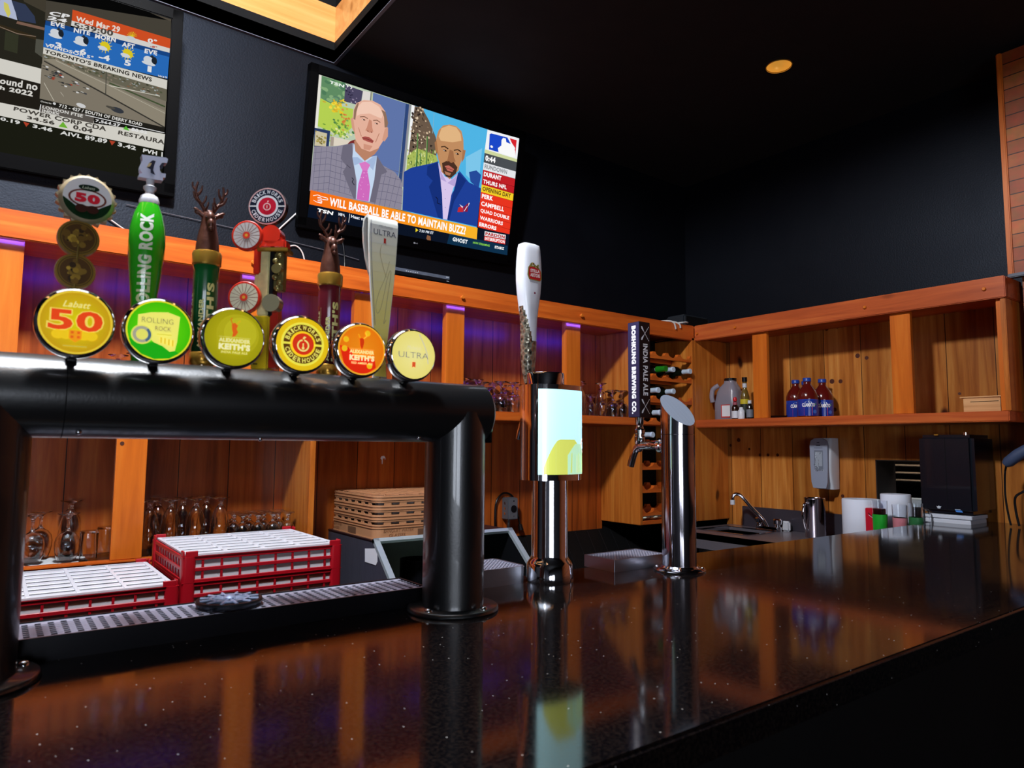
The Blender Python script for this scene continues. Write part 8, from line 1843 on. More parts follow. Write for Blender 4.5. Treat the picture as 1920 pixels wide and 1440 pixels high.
p 5c5a6e 0.21,2.55 1.15,2.83 1.15,2.86 0.2,2.57
p 5c5a6e 1.15,2.83 2.49,2.76 2.49,2.78 1.15,2.86
p 5c5a6e 2.49,2.76 2.93,2.72 2.94,2.74 2.49,2.78
p 5c5a6e 0.24,2.16 1.19,2.44 1.18,2.46 0.23,2.18
p 5c5a6e 1.18,2.44 2.52,2.36 2.53,2.38 1.19,2.46
p 5c5a6e 2.52,2.36 2.97,2.31 2.97,2.34 2.53,2.38
p 5c5a6e 0.27,1.77 1.22,2.05 1.22,2.07 0.27,1.79
p 5c5a6e 1.22,2.05 2.56,1.96 2.57,1.98 1.22,2.07
p 5c5a6e 2.56,1.96 3.01,1.91 3.01,1.93 2.57,1.98
p 62607a 0.2,4.5 0.2,1.6 0.22,1.6 0.22,4.5
p 62607a 0.55,4.58 0.54,1.67 0.57,1.67 0.57,4.58
p 62607a 0.9,4.67 0.9,1.74 0.92,1.75 0.92,4.67
p 62607a 1.25,4.75 1.25,1.82 1.28,1.82 1.28,4.76
p 62607a 1.61,4.84 1.61,1.89 1.63,1.89 1.63,4.84
p 62607a 1.97,4.93 1.97,1.96 2,1.97 1.99,4.93
p 62607a 2.33,5.02 2.34,2.04 2.36,2.04 2.36,5.02
p 62607a 2.7,5.1 2.7,2.11 2.73,2.12 2.72,5.11
p 5c5a6e 4.23,4.1 5.26,4.24 5.26,4.26 4.23,4.13
p 5c5a6e 5.26,4.24 6.39,4.23 6.4,4.25 5.26,4.26
p 5c5a6e 4.27,3.6 5.31,3.73 5.31,3.75 4.27,3.62
p 5c5a6e 5.31,3.72 6.45,3.71 6.45,3.73 5.31,3.75
p 5c5a6e 4.32,3.09 5.36,3.21 5.36,3.24 4.32,3.12
p 5c5a6e 5.36,3.21 6.5,3.19 6.5,3.22 5.37,3.24
p 5c5a6e 4.37,2.58 5.41,2.7 5.41,2.72 4.37,2.61
p 5c5a6e 5.41,2.7 6.55,2.67 6.56,2.69 5.42,2.73
p 5c5a6e 4.42,2.08 5.47,2.19 5.47,2.21 4.42,2.1
p 5c5a6e 5.46,2.18 6.61,2.15 6.61,2.17 5.47,2.21
p 62607a 4.77,4.34 4.52,1.49 4.55,1.49 4.8,4.34
p 62607a 5.16,4.21 4.89,1.56 4.92,1.56 5.19,4.21
p 62607a 5.56,4.08 5.26,1.63 5.29,1.63 5.58,4.08
p 62607a 5.95,3.94 5.64,1.71 5.66,1.71 5.98,3.94
p 62607a 6.36,3.81 6.01,1.78 6.04,1.78 6.38,3.81
p 6d697a 1.97,5.02 2.56,5.34 3.16,2.6 3.26,1.79 3.02,1.79 2.12,3.35 2.34,3.78 1.9,4.16
p 6d697a 4.42,4.95 4.79,4.54 5.28,4.05 4.86,3.76 4.61,1.81 4.18,1.82 4.3,3.34
p 3c3a48 2.33,3.86 2.62,3.69 2.64,3.72 2.34,3.89
p 2a2a36 2.75,3.1 2.89,3.01 2.92,3.05 2.79,3.14
p 2a2a36 2.88,3.04 2.79,2.85 2.84,2.83 2.93,3.03
p 2a2a36 2.8,2.82 2.98,2.66 3.02,2.7 2.84,2.86
p c3d6ee 2.69,5.33 2.69,4.44 3.13,2.99 3.19,1.77 4.18,1.8 4.38,3.35 4.42,4.95 3.89,4.73 3.36,4.7
p a3b8da 2.69,4.44 2.88,3.94 3.5,4.34 3.06,4.53
p a3b8da 4.42,4.95 4.24,3.92 3.66,4.33 4.11,4.78
p b98267 2.71,5.51 2.86,4.87 3.58,4.4 4.25,5.01 4.53,5.47 4.01,5.74 3.14,5.91
p d97ac4 3.2,4.15 3.61,4.38 3.99,4.24 3.83,3.81 3.47,3.75
p cf6abc 3.47,3.75 3.83,3.81 4.12,2.8 4.11,1.81 3.24,1.78 3.27,2.82
p e8a8da 3.53,2.52 3.51,2.49 3.48,2.49 3.46,2.52 3.48,2.55 3.51,2.54
p e8a8da 3.71,2.06 3.69,2.04 3.66,2.04 3.64,2.07 3.66,2.09 3.69,2.09
p e8a8da 3.99,2.9 3.97,2.87 3.94,2.87 3.92,2.9 3.93,2.92 3.97,2.92
p e8a8da 3.67,3.62 3.65,3.6 3.62,3.6 3.6,3.62 3.62,3.65 3.65,3.65
p e8a8da 3.89,3.7 3.88,3.68 3.85,3.68 3.83,3.7 3.84,3.73 3.87,3.73
p e8a8da 3.85,3.67 3.84,3.65 3.81,3.65 3.79,3.68 3.8,3.7 3.84,3.7
p e8a8da 3.48,2.73 3.47,2.7 3.44,2.7 3.42,2.73 3.43,2.75 3.46,2.75
p e8a8da 3.42,2.77 3.41,2.75 3.38,2.75 3.36,2.77 3.37,2.8 3.4,2.8
p e8a8da 3.46,3.26 3.45,3.24 3.41,3.24 3.39,3.26 3.41,3.29 3.44,3.29
p e8a8da 3.61,3.6 3.6,3.58 3.56,3.58 3.55,3.61 3.56,3.63 3.59,3.63
p e8a8da 3.62,3.32 3.61,3.29 3.58,3.29 3.56,3.32 3.57,3.34 3.6,3.34
p e8a8da 3.81,3.45 3.79,3.43 3.76,3.43 3.74,3.46 3.75,3.48 3.79,3.48
p e8a8da 3.73,2.04 3.72,2.01 3.68,2.02 3.67,2.04 3.68,2.07 3.71,2.07
p e8a8da 3.61,3.3 3.6,3.27 3.56,3.27 3.55,3.3 3.56,3.32 3.59,3.32
p e8a8da 3.74,2.22 3.73,2.2 3.69,2.2 3.67,2.23 3.69,2.25 3.72,2.25
p e8a8da 3.54,2.97 3.53,2.95 3.5,2.95 3.48,2.98 3.49,3 3.52,3
p e3b09a 2.48,6.9 2.49,7.43 2.65,7.95 3.13,8.29 3.75,8.42 4.33,8.32 4.76,7.95 4.98,7.37 4.99,6.77 4.8,6.08 4.48,5.46 3.88,5.08 3.27,5.14 2.84,5.54 2.63,6.17
p f0c8b4 2.68,7.62 3.04,8.13 3.65,8.32 4.27,8.16 4.6,7.76 4.5,7.44 3.62,7.54 3.01,7.33 2.76,7.16
p d29a82 2.34,6.86 2.51,6.98 2.76,5.96 2.5,6.28
p d29a82 4.82,6.85 5.04,6.99 5.09,6.4 4.88,6.01 4.69,6.06
p 8f6f5c 2.54,6.91 2.53,7.49 2.71,7.97 2.82,8 2.69,7.34 2.67,6.85
p 8f6f5c 4.44,8.01 4.76,7.95 5.02,7.28 4.97,6.97 4.79,6.92 4.68,7.59
p 7a5240 2.97,7.12 3.28,7.22 3.27,7.27 2.97,7.17
p 7a5240 3.27,7.22 3.52,7.15 3.54,7.2 3.29,7.27
p 7a5240 3.93,7.14 4.19,7.23 4.19,7.28 3.92,7.19
p 7a5240 4.18,7.23 4.43,7.14 4.45,7.19 4.2,7.28
p 4a2e26 3.37,7.03 3.34,7 3.25,6.99 3.16,7 3.12,7.04 3.15,7.07 3.24,7.08 3.33,7.07
p 4a2e26 4.3,7.02 4.27,6.99 4.17,6.98 4.08,6.99 4.04,7.03 4.07,7.06 4.16,7.07 4.26,7.06
p f0e4dc 3.22,7.03 3.21,7 3.16,7 3.14,7.03 3.16,7.05 3.2,7.05
p f0e4dc 4.15,7.02 4.13,6.99 4.09,6.99 4.06,7.02 4.08,7.04 4.12,7.04
p c98a72 3.64,7.16 3.52,6.59 3.43,6.39 3.74,6.3 4,6.44 3.9,6.69 3.82,7.11
p 8a4a3c 3.68,6.38 3.65,6.35 3.57,6.35 3.53,6.38 3.57,6.41 3.64,6.41
p 8a4a3c 3.95,6.37 3.92,6.34 3.86,6.34 3.82,6.38 3.85,6.41 3.92,6.41
p a8504a 3.23,5.88 3.45,5.99 3.75,6.01 4.09,5.86 4.02,5.68 3.61,5.7 3.33,5.74
p 5a2420 3.25,5.83 3.68,5.84 3.68,5.87 3.26,5.86
p 5a2420 3.67,5.84 4.06,5.78 4.07,5.81 3.68,5.87
p cf937c 3.39,5.49 4.04,5.5 3.85,5.16 3.42,5.15
p b9806a 2.91,6.43 3.17,5.91 3.21,5.94 2.95,6.45
p b9806a 4.41,6.44 4.2,5.79 4.25,5.79 4.46,6.43
p 4fb4e4 6.91,8.96 13.12,8.92 12.93,1.35 6.71,1.71
p 7cc6ea 11.4,6.5 12.73,7.46 12.74,4.62 11.55,5.23
p 6a5848 6.89,8.94 7.47,8.97 8.08,8.29 8.73,7.32 8.97,6.76 8.94,5.92 7.47,5.11 6.71,4.78
p c9b294 8.09,6.24 8.06,6.17 7.99,6.17 7.94,6.25 7.97,6.32 8.04,6.32
p c9b294 8.29,7.5 8.26,7.42 8.2,7.42 8.15,7.5 8.18,7.57 8.25,7.57
p 8a7460 7.4,7.93 7.35,7.89 7.25,7.89 7.19,7.93 7.24,7.97 7.34,7.97
p 2c2420 7.68,8.18 7.66,8.12 7.63,8.12 7.6,8.18 7.62,8.23 7.65,8.23
p 2c2420 6.82,8.28 6.81,8.2 6.78,8.2 6.75,8.28 6.76,8.36 6.8,8.36
p 8a7460 7.56,6.15 7.51,6.12 7.39,6.13 7.33,6.15 7.38,6.18 7.5,6.18
p 4a3c32 6.89,8.15 6.84,8.08 6.73,8.08 6.67,8.15 6.72,8.22 6.83,8.22
p 4a3c32 8.17,7 8.15,6.96 8.08,6.96 8.05,7 8.08,7.04 8.14,7.04
p 8a7460 7.64,6.15 7.61,6.12 7.55,6.13 7.51,6.15 7.54,6.18 7.6,6.18
p c9b294 7.63,8.88 7.59,8.81 7.48,8.81 7.41,8.88 7.46,8.94 7.57,8.95
p 4a3c32 6.99,7.97 6.96,7.9 6.88,7.9 6.84,7.96 6.87,8.03 6.94,8.03
p c9b294 7.23,6.95 7.22,6.9 7.18,6.9 7.16,6.96 7.17,7.01 7.21,7.01
p 4a3c32 7.49,8.77 7.46,8.71 7.39,8.71 7.34,8.76 7.37,8.82 7.45,8.83
p e0ccb0 8.62,5.92 8.59,5.88 8.51,5.88 8.46,5.93 8.5,5.97 8.58,5.97
p 2c2420 7.34,6.68 7.31,6.6 7.22,6.61 7.16,6.68 7.2,6.76 7.29,6.76
p 8a7460 7.47,7.02 7.44,6.98 7.36,6.98 7.32,7.02 7.36,7.06 7.43,7.06
p e0ccb0 7.12,7.98 7.1,7.94 7.06,7.94 7.03,7.98 7.05,8.02 7.1,8.02
p c9b294 7.49,7.11 7.45,7.04 7.34,7.04 7.28,7.11 7.33,7.18 7.43,7.18
p e0ccb0 6.89,6.64 6.85,6.61 6.77,6.61 6.72,6.64 6.76,6.67 6.84,6.67
p 8a7460 7.52,8.55 7.5,8.49 7.46,8.49 7.43,8.55 7.44,8.61 7.49,8.61
p 1e1a18 7.5,7.66 7.46,7.62 7.39,7.62 7.35,7.66 7.38,7.7 7.46,7.7
p 4a3c32 7.64,7.79 7.61,7.75 7.55,7.75 7.52,7.79 7.54,7.83 7.61,7.83
p 8a7460 8.96,5.92 8.92,5.87 8.83,5.87 8.78,5.93 8.82,5.98 8.91,5.98
p 4a3c32 7.2,8.76 7.15,8.73 7.03,8.73 6.97,8.76 7.02,8.79 7.14,8.79
p 2c2420 7.07,8.05 7.03,8.01 6.93,8.01 6.89,8.04 6.93,8.08 7.02,8.08
p 2c2420 7.08,6.61 7.03,6.53 6.91,6.53 6.85,6.61 6.9,6.69 7.01,6.68
p 4a3c32 7.6,6.54 7.57,6.49 7.5,6.5 7.45,6.54 7.49,6.58 7.56,6.58
p 4a3c32 7.15,6.89 7.09,6.85 6.98,6.85 6.92,6.89 6.97,6.92 7.09,6.92
p 4a3c32 7.22,5.67 7.18,5.61 7.09,5.61 7.03,5.68 7.07,5.73 7.16,5.73
p 1e1a18 6.87,8.31 6.85,8.28 6.8,8.28 6.77,8.31 6.79,8.35 6.84,8.35
p 2c2420 8.61,6.31 8.57,6.27 8.49,6.27 8.45,6.31 8.48,6.34 8.57,6.34
p 4a3c32 7.64,8.26 7.62,8.18 7.55,8.18 7.51,8.26 7.53,8.34 7.6,8.34
p c9b294 6.97,7.85 6.95,7.8 6.89,7.8 6.86,7.85 6.88,7.89 6.94,7.89
p c9b294 8.12,5.78 8.1,5.74 8.07,5.74 8.04,5.78 8.06,5.83 8.09,5.83
p 2c2420 7.27,8.42 7.25,8.34 7.18,8.34 7.14,8.42 7.17,8.49 7.23,8.49
p 8a7460 7.87,7.35 7.84,7.28 7.76,7.28 7.72,7.35 7.75,7.41 7.83,7.41
p 4a3c32 8.17,7.25 8.13,7.2 8.05,7.21 8,7.26 8.04,7.31 8.12,7.31
p e0ccb0 7.52,7.07 7.49,7.02 7.41,7.02 7.37,7.07 7.4,7.11 7.48,7.11
p 1e1a18 7.42,6.25 7.37,6.22 7.26,6.22 7.21,6.25 7.25,6.29 7.36,6.29
p c9b294 8.71,5.82 8.69,5.75 8.62,5.75 8.58,5.83 8.61,5.9 8.67,5.89
p 2c2420 7.38,8.49 7.36,8.42 7.29,8.42 7.24,8.49 7.27,8.56 7.34,8.56
p 2c2420 6.88,8.4 6.84,8.32 6.74,8.32 6.68,8.4 6.72,8.48 6.82,8.48
p 8a7460 7.74,6.6 7.72,6.55 7.68,6.55 7.65,6.6 7.67,6.66 7.71,6.65
p e0ccb0 7.02,7.29 6.99,7.24 6.94,7.24 6.91,7.29 6.93,7.34 6.98,7.34
p e0ccb0 7.84,7.06 7.81,7 7.75,7 7.71,7.06 7.74,7.12 7.8,7.12
p 1e1a18 9.01,5.82 8.96,5.78 8.85,5.78 8.79,5.82 8.84,5.86 8.95,5.86
p 2c2420 7.44,5.47 7.4,5.43 7.31,5.43 7.27,5.47 7.3,5.51 7.39,5.51
p c9b294 8.49,5.65 8.47,5.58 8.41,5.58 8.37,5.66 8.39,5.73 8.45,5.73
p e0ccb0 7.54,7.37 7.49,7.33 7.39,7.34 7.34,7.37 7.38,7.4 7.48,7.4
p e0ccb0 7.67,6.82 7.66,6.77 7.62,6.77 7.59,6.82 7.61,6.87 7.65,6.87
p 8a7460 7.76,7.09 7.75,7.02 7.71,7.02 7.68,7.09 7.69,7.16 7.73,7.16
p 8a7460 8.13,7.78 8.1,7.75 8.02,7.75 7.97,7.78 8.01,7.81 8.09,7.81
p 1e1a18 7.04,7.09 6.99,7.03 6.89,7.03 6.83,7.09 6.87,7.16 6.98,7.16
p e0ccb0 7.21,7.62 7.18,7.57 7.12,7.57 7.08,7.62 7.11,7.67 7.17,7.67
p 2c2420 8.32,5.93 8.28,5.89 8.19,5.89 8.14,5.93 8.18,5.96 8.27,5.96
p e0ccb0 7.19,8.13 7.18,8.06 7.14,8.06 7.12,8.13 7.13,8.2 7.16,8.2
p c9b294 7.25,8.18 7.24,8.13 7.2,8.13 7.18,8.18 7.19,8.23 7.23,8.23
p 1e1a18 7.98,5.8 7.95,5.74 7.88,5.74 7.84,5.8 7.87,5.87 7.94,5.87
p 8a7460 7.26,6.06 7.22,6.02 7.13,6.03 7.08,6.06 7.12,6.09 7.21,6.09
p 4a3c32 7.59,5.86 7.57,5.82 7.52,5.82 7.49,5.87 7.51,5.91 7.56,5.91
p c9b294 7.02,6.89 6.99,6.86 6.9,6.86 6.86,6.89 6.89,6.92 6.98,6.92
p 2c2420 7.11,8.78 7.08,8.7 7,8.7 6.96,8.77 6.99,8.85 7.06,8.85
p c9b294 7.04,7.18 7,7.13 6.93,7.13 6.88,7.18 6.92,7.23 6.99,7.22
p 4a3c32 7.94,6.85 7.92,6.79 7.86,6.79 7.82,6.85 7.84,6.91 7.9,6.91
p 2c2420 8.5,6.56 8.47,6.5 8.4,6.5 8.35,6.56 8.38,6.63 8.45,6.63
p 2c2420 6.95,5.31 6.93,5.24 6.87,5.24 6.83,5.31 6.85,5.38 6.91,5.38
p 1e1a18 6.97,6.6 6.95,6.55 6.89,6.55 6.85,6.6 6.88,6.65 6.94,6.65
p c9b294 8.3,7.1 8.26,7.02 8.17,7.02 8.11,7.1 8.15,7.17 8.24,7.17
p e0ccb0 7.25,8.73 7.22,8.67 7.14,8.67 7.1,8.73 7.13,8.78 7.21,8.78
p 4a3c32 7.07,8.55 7.02,8.48 6.92,8.48 6.86,8.55 6.9,8.63 7.01,8.63
p 4a3c32 7.31,7.52 7.27,7.46 7.18,7.46 7.13,7.52 7.17,7.57 7.26,7.57
p e0ccb0 7.12,8.17 7.1,8.11 7.05,8.11 7.02,8.17 7.04,8.22 7.09,8.22
p e0ccb0 7.46,6.75 7.41,6.69 7.3,6.69 7.25,6.75 7.29,6.82 7.4,6.81
p 4a3c32 6.93,8.1 6.89,8.04 6.78,8.04 6.72,8.1 6.77,8.16 6.87,8.16
p c9b294 8.14,7.38 8.09,7.3 7.99,7.3 7.93,7.38 7.97,7.45 8.08,7.45
p 4a3c32 7.68,8.6 7.64,8.56 7.53,8.56 7.47,8.6 7.52,8.64 7.63,8.64
p c9b294 7.44,6.27 7.41,6.2 7.34,6.2 7.3,6.27 7.33,6.34 7.4,6.34
p 4a3c32 6.93,5.87 6.9,5.83 6.83,5.83 6.8,5.87 6.83,5.91 6.89,5.91
p 2c2420 7.25,7.9 7.21,7.85 7.12,7.85 7.07,7.9 7.11,7.94 7.2,7.94
p 4a3c32 7.01,8.46 6.99,8.43 6.94,8.43 6.91,8.46 6.93,8.5 6.98,8.5
p 1e1a18 7.13,7.17 7.1,7.13 7.03,7.13 7,7.17 7.03,7.2 7.09,7.2
p e0ccb0 7.78,6.61 7.75,6.55 7.67,6.55 7.62,6.61 7.66,6.67 7.74,6.67
p 2c2420 7.55,6.76 7.53,6.71 7.49,6.71 7.46,6.76 7.48,6.81 7.52,6.81
p c9b294 6.84,7.19 6.82,7.12 6.76,7.12 6.73,7.19 6.75,7.26 6.81,7.26
p e0ccb0 7.26,6.46 7.21,6.42 7.09,6.42 7.03,6.47 7.08,6.51 7.2,6.51
p c9b294 7.9,5.52 7.88,5.47 7.83,5.47 7.81,5.52 7.82,5.57 7.87,5.57
p 8a7460 7.09,5.8 7.07,5.75 7.03,5.75 7,5.8 7.02,5.85 7.06,5.85
p e0ccb0 7.78,6.01 7.76,5.94 7.72,5.94 7.68,6.02 7.7,6.09 7.75,6.09
p 8a7460 6.92,7.49 6.87,7.45 6.77,7.45 6.71,7.49 6.76,7.52 6.86,7.52
p e0ccb0 7.5,8.65 7.46,8.59 7.38,8.59 7.33,8.65 7.36,8.7 7.45,8.7
p 8a7460 7.38,6.52 7.33,6.45 7.21,6.45 7.15,6.52 7.2,6.59 7.31,6.59
p 2c2420 7.37,6.28 7.34,6.22 7.27,6.22 7.23,6.28 7.26,6.33 7.33,6.33
p 8a7460 7.64,6.28 7.61,6.25 7.52,6.25 7.48,6.29 7.51,6.33 7.6,6.32
p 4a3c32 7.87,6.58 7.83,6.53 7.73,6.53 7.68,6.58 7.72,6.62 7.82,6.62
p 4a3c32 7.69,8.46 7.67,8.42 7.62,8.42 7.59,8.46 7.61,8.51 7.66,8.51
p e0ccb0 7.24,8.22 7.22,8.15 7.15,8.15 7.11,8.22 7.14,8.28 7.2,8.28
p c9b294 8.01,6.94 7.97,6.91 7.89,6.91 7.85,6.94 7.89,6.98 7.96,6.98
p 4a3c32 7.34,8.57 7.29,8.52 7.18,8.52 7.12,8.57 7.17,8.62 7.28,8.62
p 8a7460 6.94,7.42 6.9,7.38 6.81,7.38 6.76,7.42 6.8,7.45 6.89,7.45
p 2c2420 7.07,7.94 7.04,7.89 6.97,7.89 6.93,7.94 6.96,7.99 7.03,7.99
p c9b294 7.9,8.16 7.88,8.09 7.82,8.09 7.78,8.16 7.81,8.22 7.86,8.22
p c9b294 8.35,5.78 8.3,5.72 8.18,5.72 8.11,5.79 8.16,5.85 8.28,5.85
p 2c2420 8.57,6.61 8.51,6.58 8.4,6.58 8.35,6.62 8.4,6.65 8.51,6.65
p 8a7460 7.7,8.73 7.65,8.69 7.53,8.69 7.47,8.73 7.52,8.77 7.64,8.77
p 1e1a18 7.14,6.17 7.11,6.09 7.03,6.09 6.99,6.17 7.02,6.25 7.09,6.25
p 4a3c32 7.68,8.55 7.64,8.5 7.54,8.5 7.49,8.55 7.53,8.6 7.63,8.61
p 4a3c32 7.58,6.55 7.55,6.5 7.5,6.5 7.46,6.55 7.48,6.61 7.54,6.6
p 2c2420 7.42,6.88 7.41,6.83 7.37,6.83 7.35,6.88 7.36,6.93 7.4,6.93
p c9b294 7.4,8.95 7.37,8.88 7.29,8.87 7.25,8.95 7.27,9 7.37,9
p 8a7460 8.31,6.15 8.29,6.09 8.23,6.09 8.19,6.15 8.22,6.21 8.27,6.21
p a8b85a 6.67,5.48 7.36,6.16 8.93,6.02 9.18,5.5 8.18,5.12 6.69,4.47
p 8aa04a 7.14,5.8 7.12,5.72 7.06,5.72 7.03,5.81 7.05,5.89 7.1,5.89
p 4a6a30 7.62,5.77 7.61,5.71 7.58,5.71 7.56,5.77 7.57,5.84 7.6,5.83
p 6a8a3c 7.22,5.91 7.22,5.83 7.19,5.83 7.17,5.92 7.18,6 7.2,6
p dfe4a0 6.7,5.79 6.69,5.72 6.64,5.72 6.6,5.79 6.62,5.86 6.67,5.85
p 4a6a30 7.95,5.4 7.94,5.35 7.9,5.35 7.87,5.4 7.89,5.46 7.93,5.46
p dfe4a0 6.9,5.13 6.88,5.09 6.85,5.09 6.82,5.14 6.84,5.18 6.88,5.18
p 8aa04a 7.85,5.77 7.83,5.72 7.77,5.72 7.74,5.77 7.76,5.82 7.82,5.82
p 6a8a3c 7.61,5.15 7.6,5.07 7.56,5.07 7.53,5.16 7.54,5.24 7.58,5.24
p 8aa04a 8.08,5.7 8.07,5.65 8.04,5.66 8.02,5.7 8.03,5.74 8.06,5.74
p 6a8a3c 7.2,5.52 7.19,5.46 7.17,5.46 7.15,5.52 7.15,5.59 7.18,5.58
p dfe4a0 7.92,5.47 7.91,5.43 7.88,5.43 7.85,5.48 7.87,5.52 7.9,5.52
p dfe4a0 7.98,5.93 7.97,5.86 7.93,5.86 7.9,5.93 7.91,6.01 7.95,6.01
p 4a6a30 8.21,5.37 8.19,5.3 8.15,5.31 8.12,5.38 8.14,5.45 8.18,5.44
p 8aa04a 8.44,6.1 8.43,6.02 8.39,6.02 8.36,6.1 8.37,6.17 8.41,6.17
p 8aa04a 8.79,5.69 8.77,5.62 8.72,5.62 8.69,5.69 8.71,5.76 8.75,5.76
p 6a8a3c 7.39,5.44 7.38,5.36 7.35,5.37 7.33,5.44 7.34,5.52 7.37,5.52
p 8aa04a 6.99,5.37 6.98,5.31 6.94,5.31 6.91,5.37 6.93,5.43 6.97,5.43
p 4a6a30 6.72,5.86 6.7,5.82 6.66,5.82 6.63,5.87 6.65,5.91 6.69,5.91
p 4a6a30 8.67,6.3 8.65,6.24 8.61,6.24 8.57,6.31 8.59,6.37 8.64,6.37
p 4a6a30 7.84,5.24 7.83,5.17 7.77,5.18 7.74,5.24 7.76,5.3 7.81,5.3
p dfe4a0 7.62,5.34 7.61,5.26 7.58,5.26 7.56,5.34 7.56,5.43 7.59,5.43
p 6a8a3c 6.94,5.07 6.93,4.98 6.89,4.98 6.86,5.07 6.87,5.16 6.91,5.16
p 6a8a3c 8.06,6.12 8.05,6.04 8,6.04 7.96,6.12 7.98,6.19 8.03,6.19
p dfe4a0 7.79,5.72 7.78,5.67 7.73,5.67 7.71,5.72 7.72,5.77 7.77,5.77
p 8aa04a 7.94,5.72 7.93,5.64 7.88,5.64 7.86,5.72 7.87,5.8 7.91,5.8
p dfe4a0 7.43,5.49 7.42,5.4 7.37,5.4 7.34,5.5 7.35,5.59 7.4,5.59
p 8aa04a 7.12,5.87 7.11,5.8 7.07,5.8 7.05,5.88 7.06,5.95 7.09,5.95
p 4a6a30 7.72,5.9 7.71,5.85 7.68,5.85 7.65,5.9 7.67,5.94 7.7,5.94
p 6a8a3c 8.87,6.35 8.86,6.29 8.82,6.29 8.79,6.35 8.8,6.42 8.84,6.42
p 8aa04a 6.9,5.73 6.89,5.67 6.85,5.67 6.82,5.73 6.83,5.79 6.88,5.78
p 4a6a30 7.94,5.78 7.92,5.74 7.89,5.74 7.86,5.78 7.88,5.83 7.91,5.83
p 4a6a30 7.54,5.23 7.53,5.18 7.49,5.18 7.47,5.24 7.48,5.29 7.52,5.29
p 6a8a3c 8.68,5.45 8.68,5.38 8.65,5.38 8.63,5.45 8.63,5.52 8.66,5.52
p dfe4a0 8.04,5.73 8.02,5.66 7.98,5.66 7.95,5.73 7.97,5.81 8.01,5.81
p 4a6a30 8.05,5.65 8.04,5.57 8.02,5.58 8,5.65 8,5.73 8.03,5.73
p 6a8a3c 8.72,6.14 8.7,6.04 8.64,6.05 8.61,6.14 8.62,6.23 8.68,6.23
p dfe4a0 8.85,6.24 8.84,6.14 8.79,6.14 8.75,6.24 8.76,6.34 8.82,6.34
p dfe4a0 6.93,5.69 6.91,5.61 6.86,5.61 6.82,5.69 6.84,5.77 6.9,5.76
p 6a8a3c 8.7,5.85 8.69,5.8 8.67,5.8 8.64,5.85 8.65,5.91 8.68,5.91
p 4a6a30 7.83,5.42 7.81,5.37 7.77,5.37 7.75,5.42 7.76,5.46 7.8,5.46
p dfe4a0 8,5.79 7.99,5.74 7.94,5.74 7.91,5.79 7.93,5.85 7.97,5.85
p dfe4a0 7.3,5.93 7.28,5.87 7.23,5.87 7.19,5.93 7.21,5.99 7.27,5.99
p 6a8a3c 8.63,5.95 8.61,5.9 8.56,5.9 8.53,5.95 8.55,6 8.6,6
p 8aa04a 8.46,5.32 8.45,5.23 8.42,5.23 8.4,5.32 8.4,5.41 8.43,5.41
p dfe4a0 7.82,5.8 7.81,5.7 7.75,5.7 7.71,5.8 7.73,5.9 7.78,5.9
p 8aa04a 8.47,6.23 8.46,6.17 8.42,6.18 8.4,6.23 8.41,6.29 8.44,6.29
p 6a8a3c 7.43,5.81 7.42,5.73 7.39,5.73 7.37,5.81 7.38,5.89 7.41,5.89
p dfe4a0 7.69,5.83 7.67,5.76 7.63,5.76 7.6,5.83 7.62,5.9 7.66,5.9
p 8aa04a 8.55,5.7 8.54,5.65 8.5,5.65 8.47,5.71 8.48,5.76 8.52,5.76
p 8aa04a 8.15,6.11 8.13,6.04 8.07,6.04 8.04,6.11 8.06,6.18 8.11,6.17
p 8aa04a 8.5,5.39 8.49,5.3 8.46,5.3 8.43,5.39 8.44,5.48 8.47,5.48
p dfe4a0 6.82,4.9 6.81,4.84 6.77,4.84 6.75,4.9 6.76,4.95 6.8,4.95
p 8aa04a 6.87,5.01 6.85,4.97 6.81,4.97 6.78,5.01 6.8,5.06 6.84,5.06
p 8aa04a 7.88,6.15 7.87,6.06 7.83,6.06 7.8,6.15 7.81,6.24 7.85,6.24
p 6a8a3c 7.72,5.99 7.72,5.9 7.69,5.9 7.66,5.99 7.67,6.09 7.7,6.09
p 4a6a30 7.36,5.05 7.36,4.98 7.32,4.98 7.3,5.05 7.31,5.12 7.34,5.12
p 4a6a30 7.48,5.65 7.48,5.57 7.45,5.57 7.43,5.65 7.44,5.72 7.46,5.72
p 4a6a30 7.95,5.56 7.94,5.51 7.92,5.51 7.9,5.56 7.91,5.61 7.93,5.6
p 8aa04a 7.18,4.85 7.17,4.75 7.14,4.75 7.12,4.85 7.12,4.95 7.15,4.95
p 6a8a3c 8.4,5.15 8.39,5.08 8.35,5.08 8.33,5.15 8.34,5.22 8.37,5.21
p dfe4a0 8.63,5.34 8.61,5.23 8.56,5.23 8.52,5.34 8.54,5.44 8.59,5.44
p dfe4a0 8.86,6.21 8.85,6.13 8.8,6.14 8.77,6.21 8.78,6.29 8.83,6.28
p 8aa04a 8.42,5.35 8.4,5.26 8.33,5.26 8.3,5.35 8.32,5.43 8.38,5.43
p dfe4a0 7,5.06 6.98,5.01 6.94,5.01 6.91,5.06 6.93,5.12 6.97,5.12
p dfe4a0 7.34,5.26 7.33,5.21 7.31,5.21 7.29,5.27 7.3,5.32 7.32,5.32
p 4a6a30 6.83,5.31 6.8,5.26 6.75,5.26 6.71,5.32 6.74,5.37 6.79,5.37
p 4a6a30 8.38,5.55 8.37,5.46 8.32,5.47 8.28,5.55 8.3,5.64 8.35,5.64
p dfe4a0 8.65,5.52 8.63,5.47 8.58,5.47 8.56,5.52 8.57,5.56 8.62,5.56
p 4a6a30 7.05,4.97 7.03,4.9 6.99,4.9 6.97,4.98 6.98,5.05 7.02,5.05
p 4a6a30 7.06,5.11 7.05,5.02 6.99,5.02 6.96,5.12 6.97,5.21 7.03,5.21
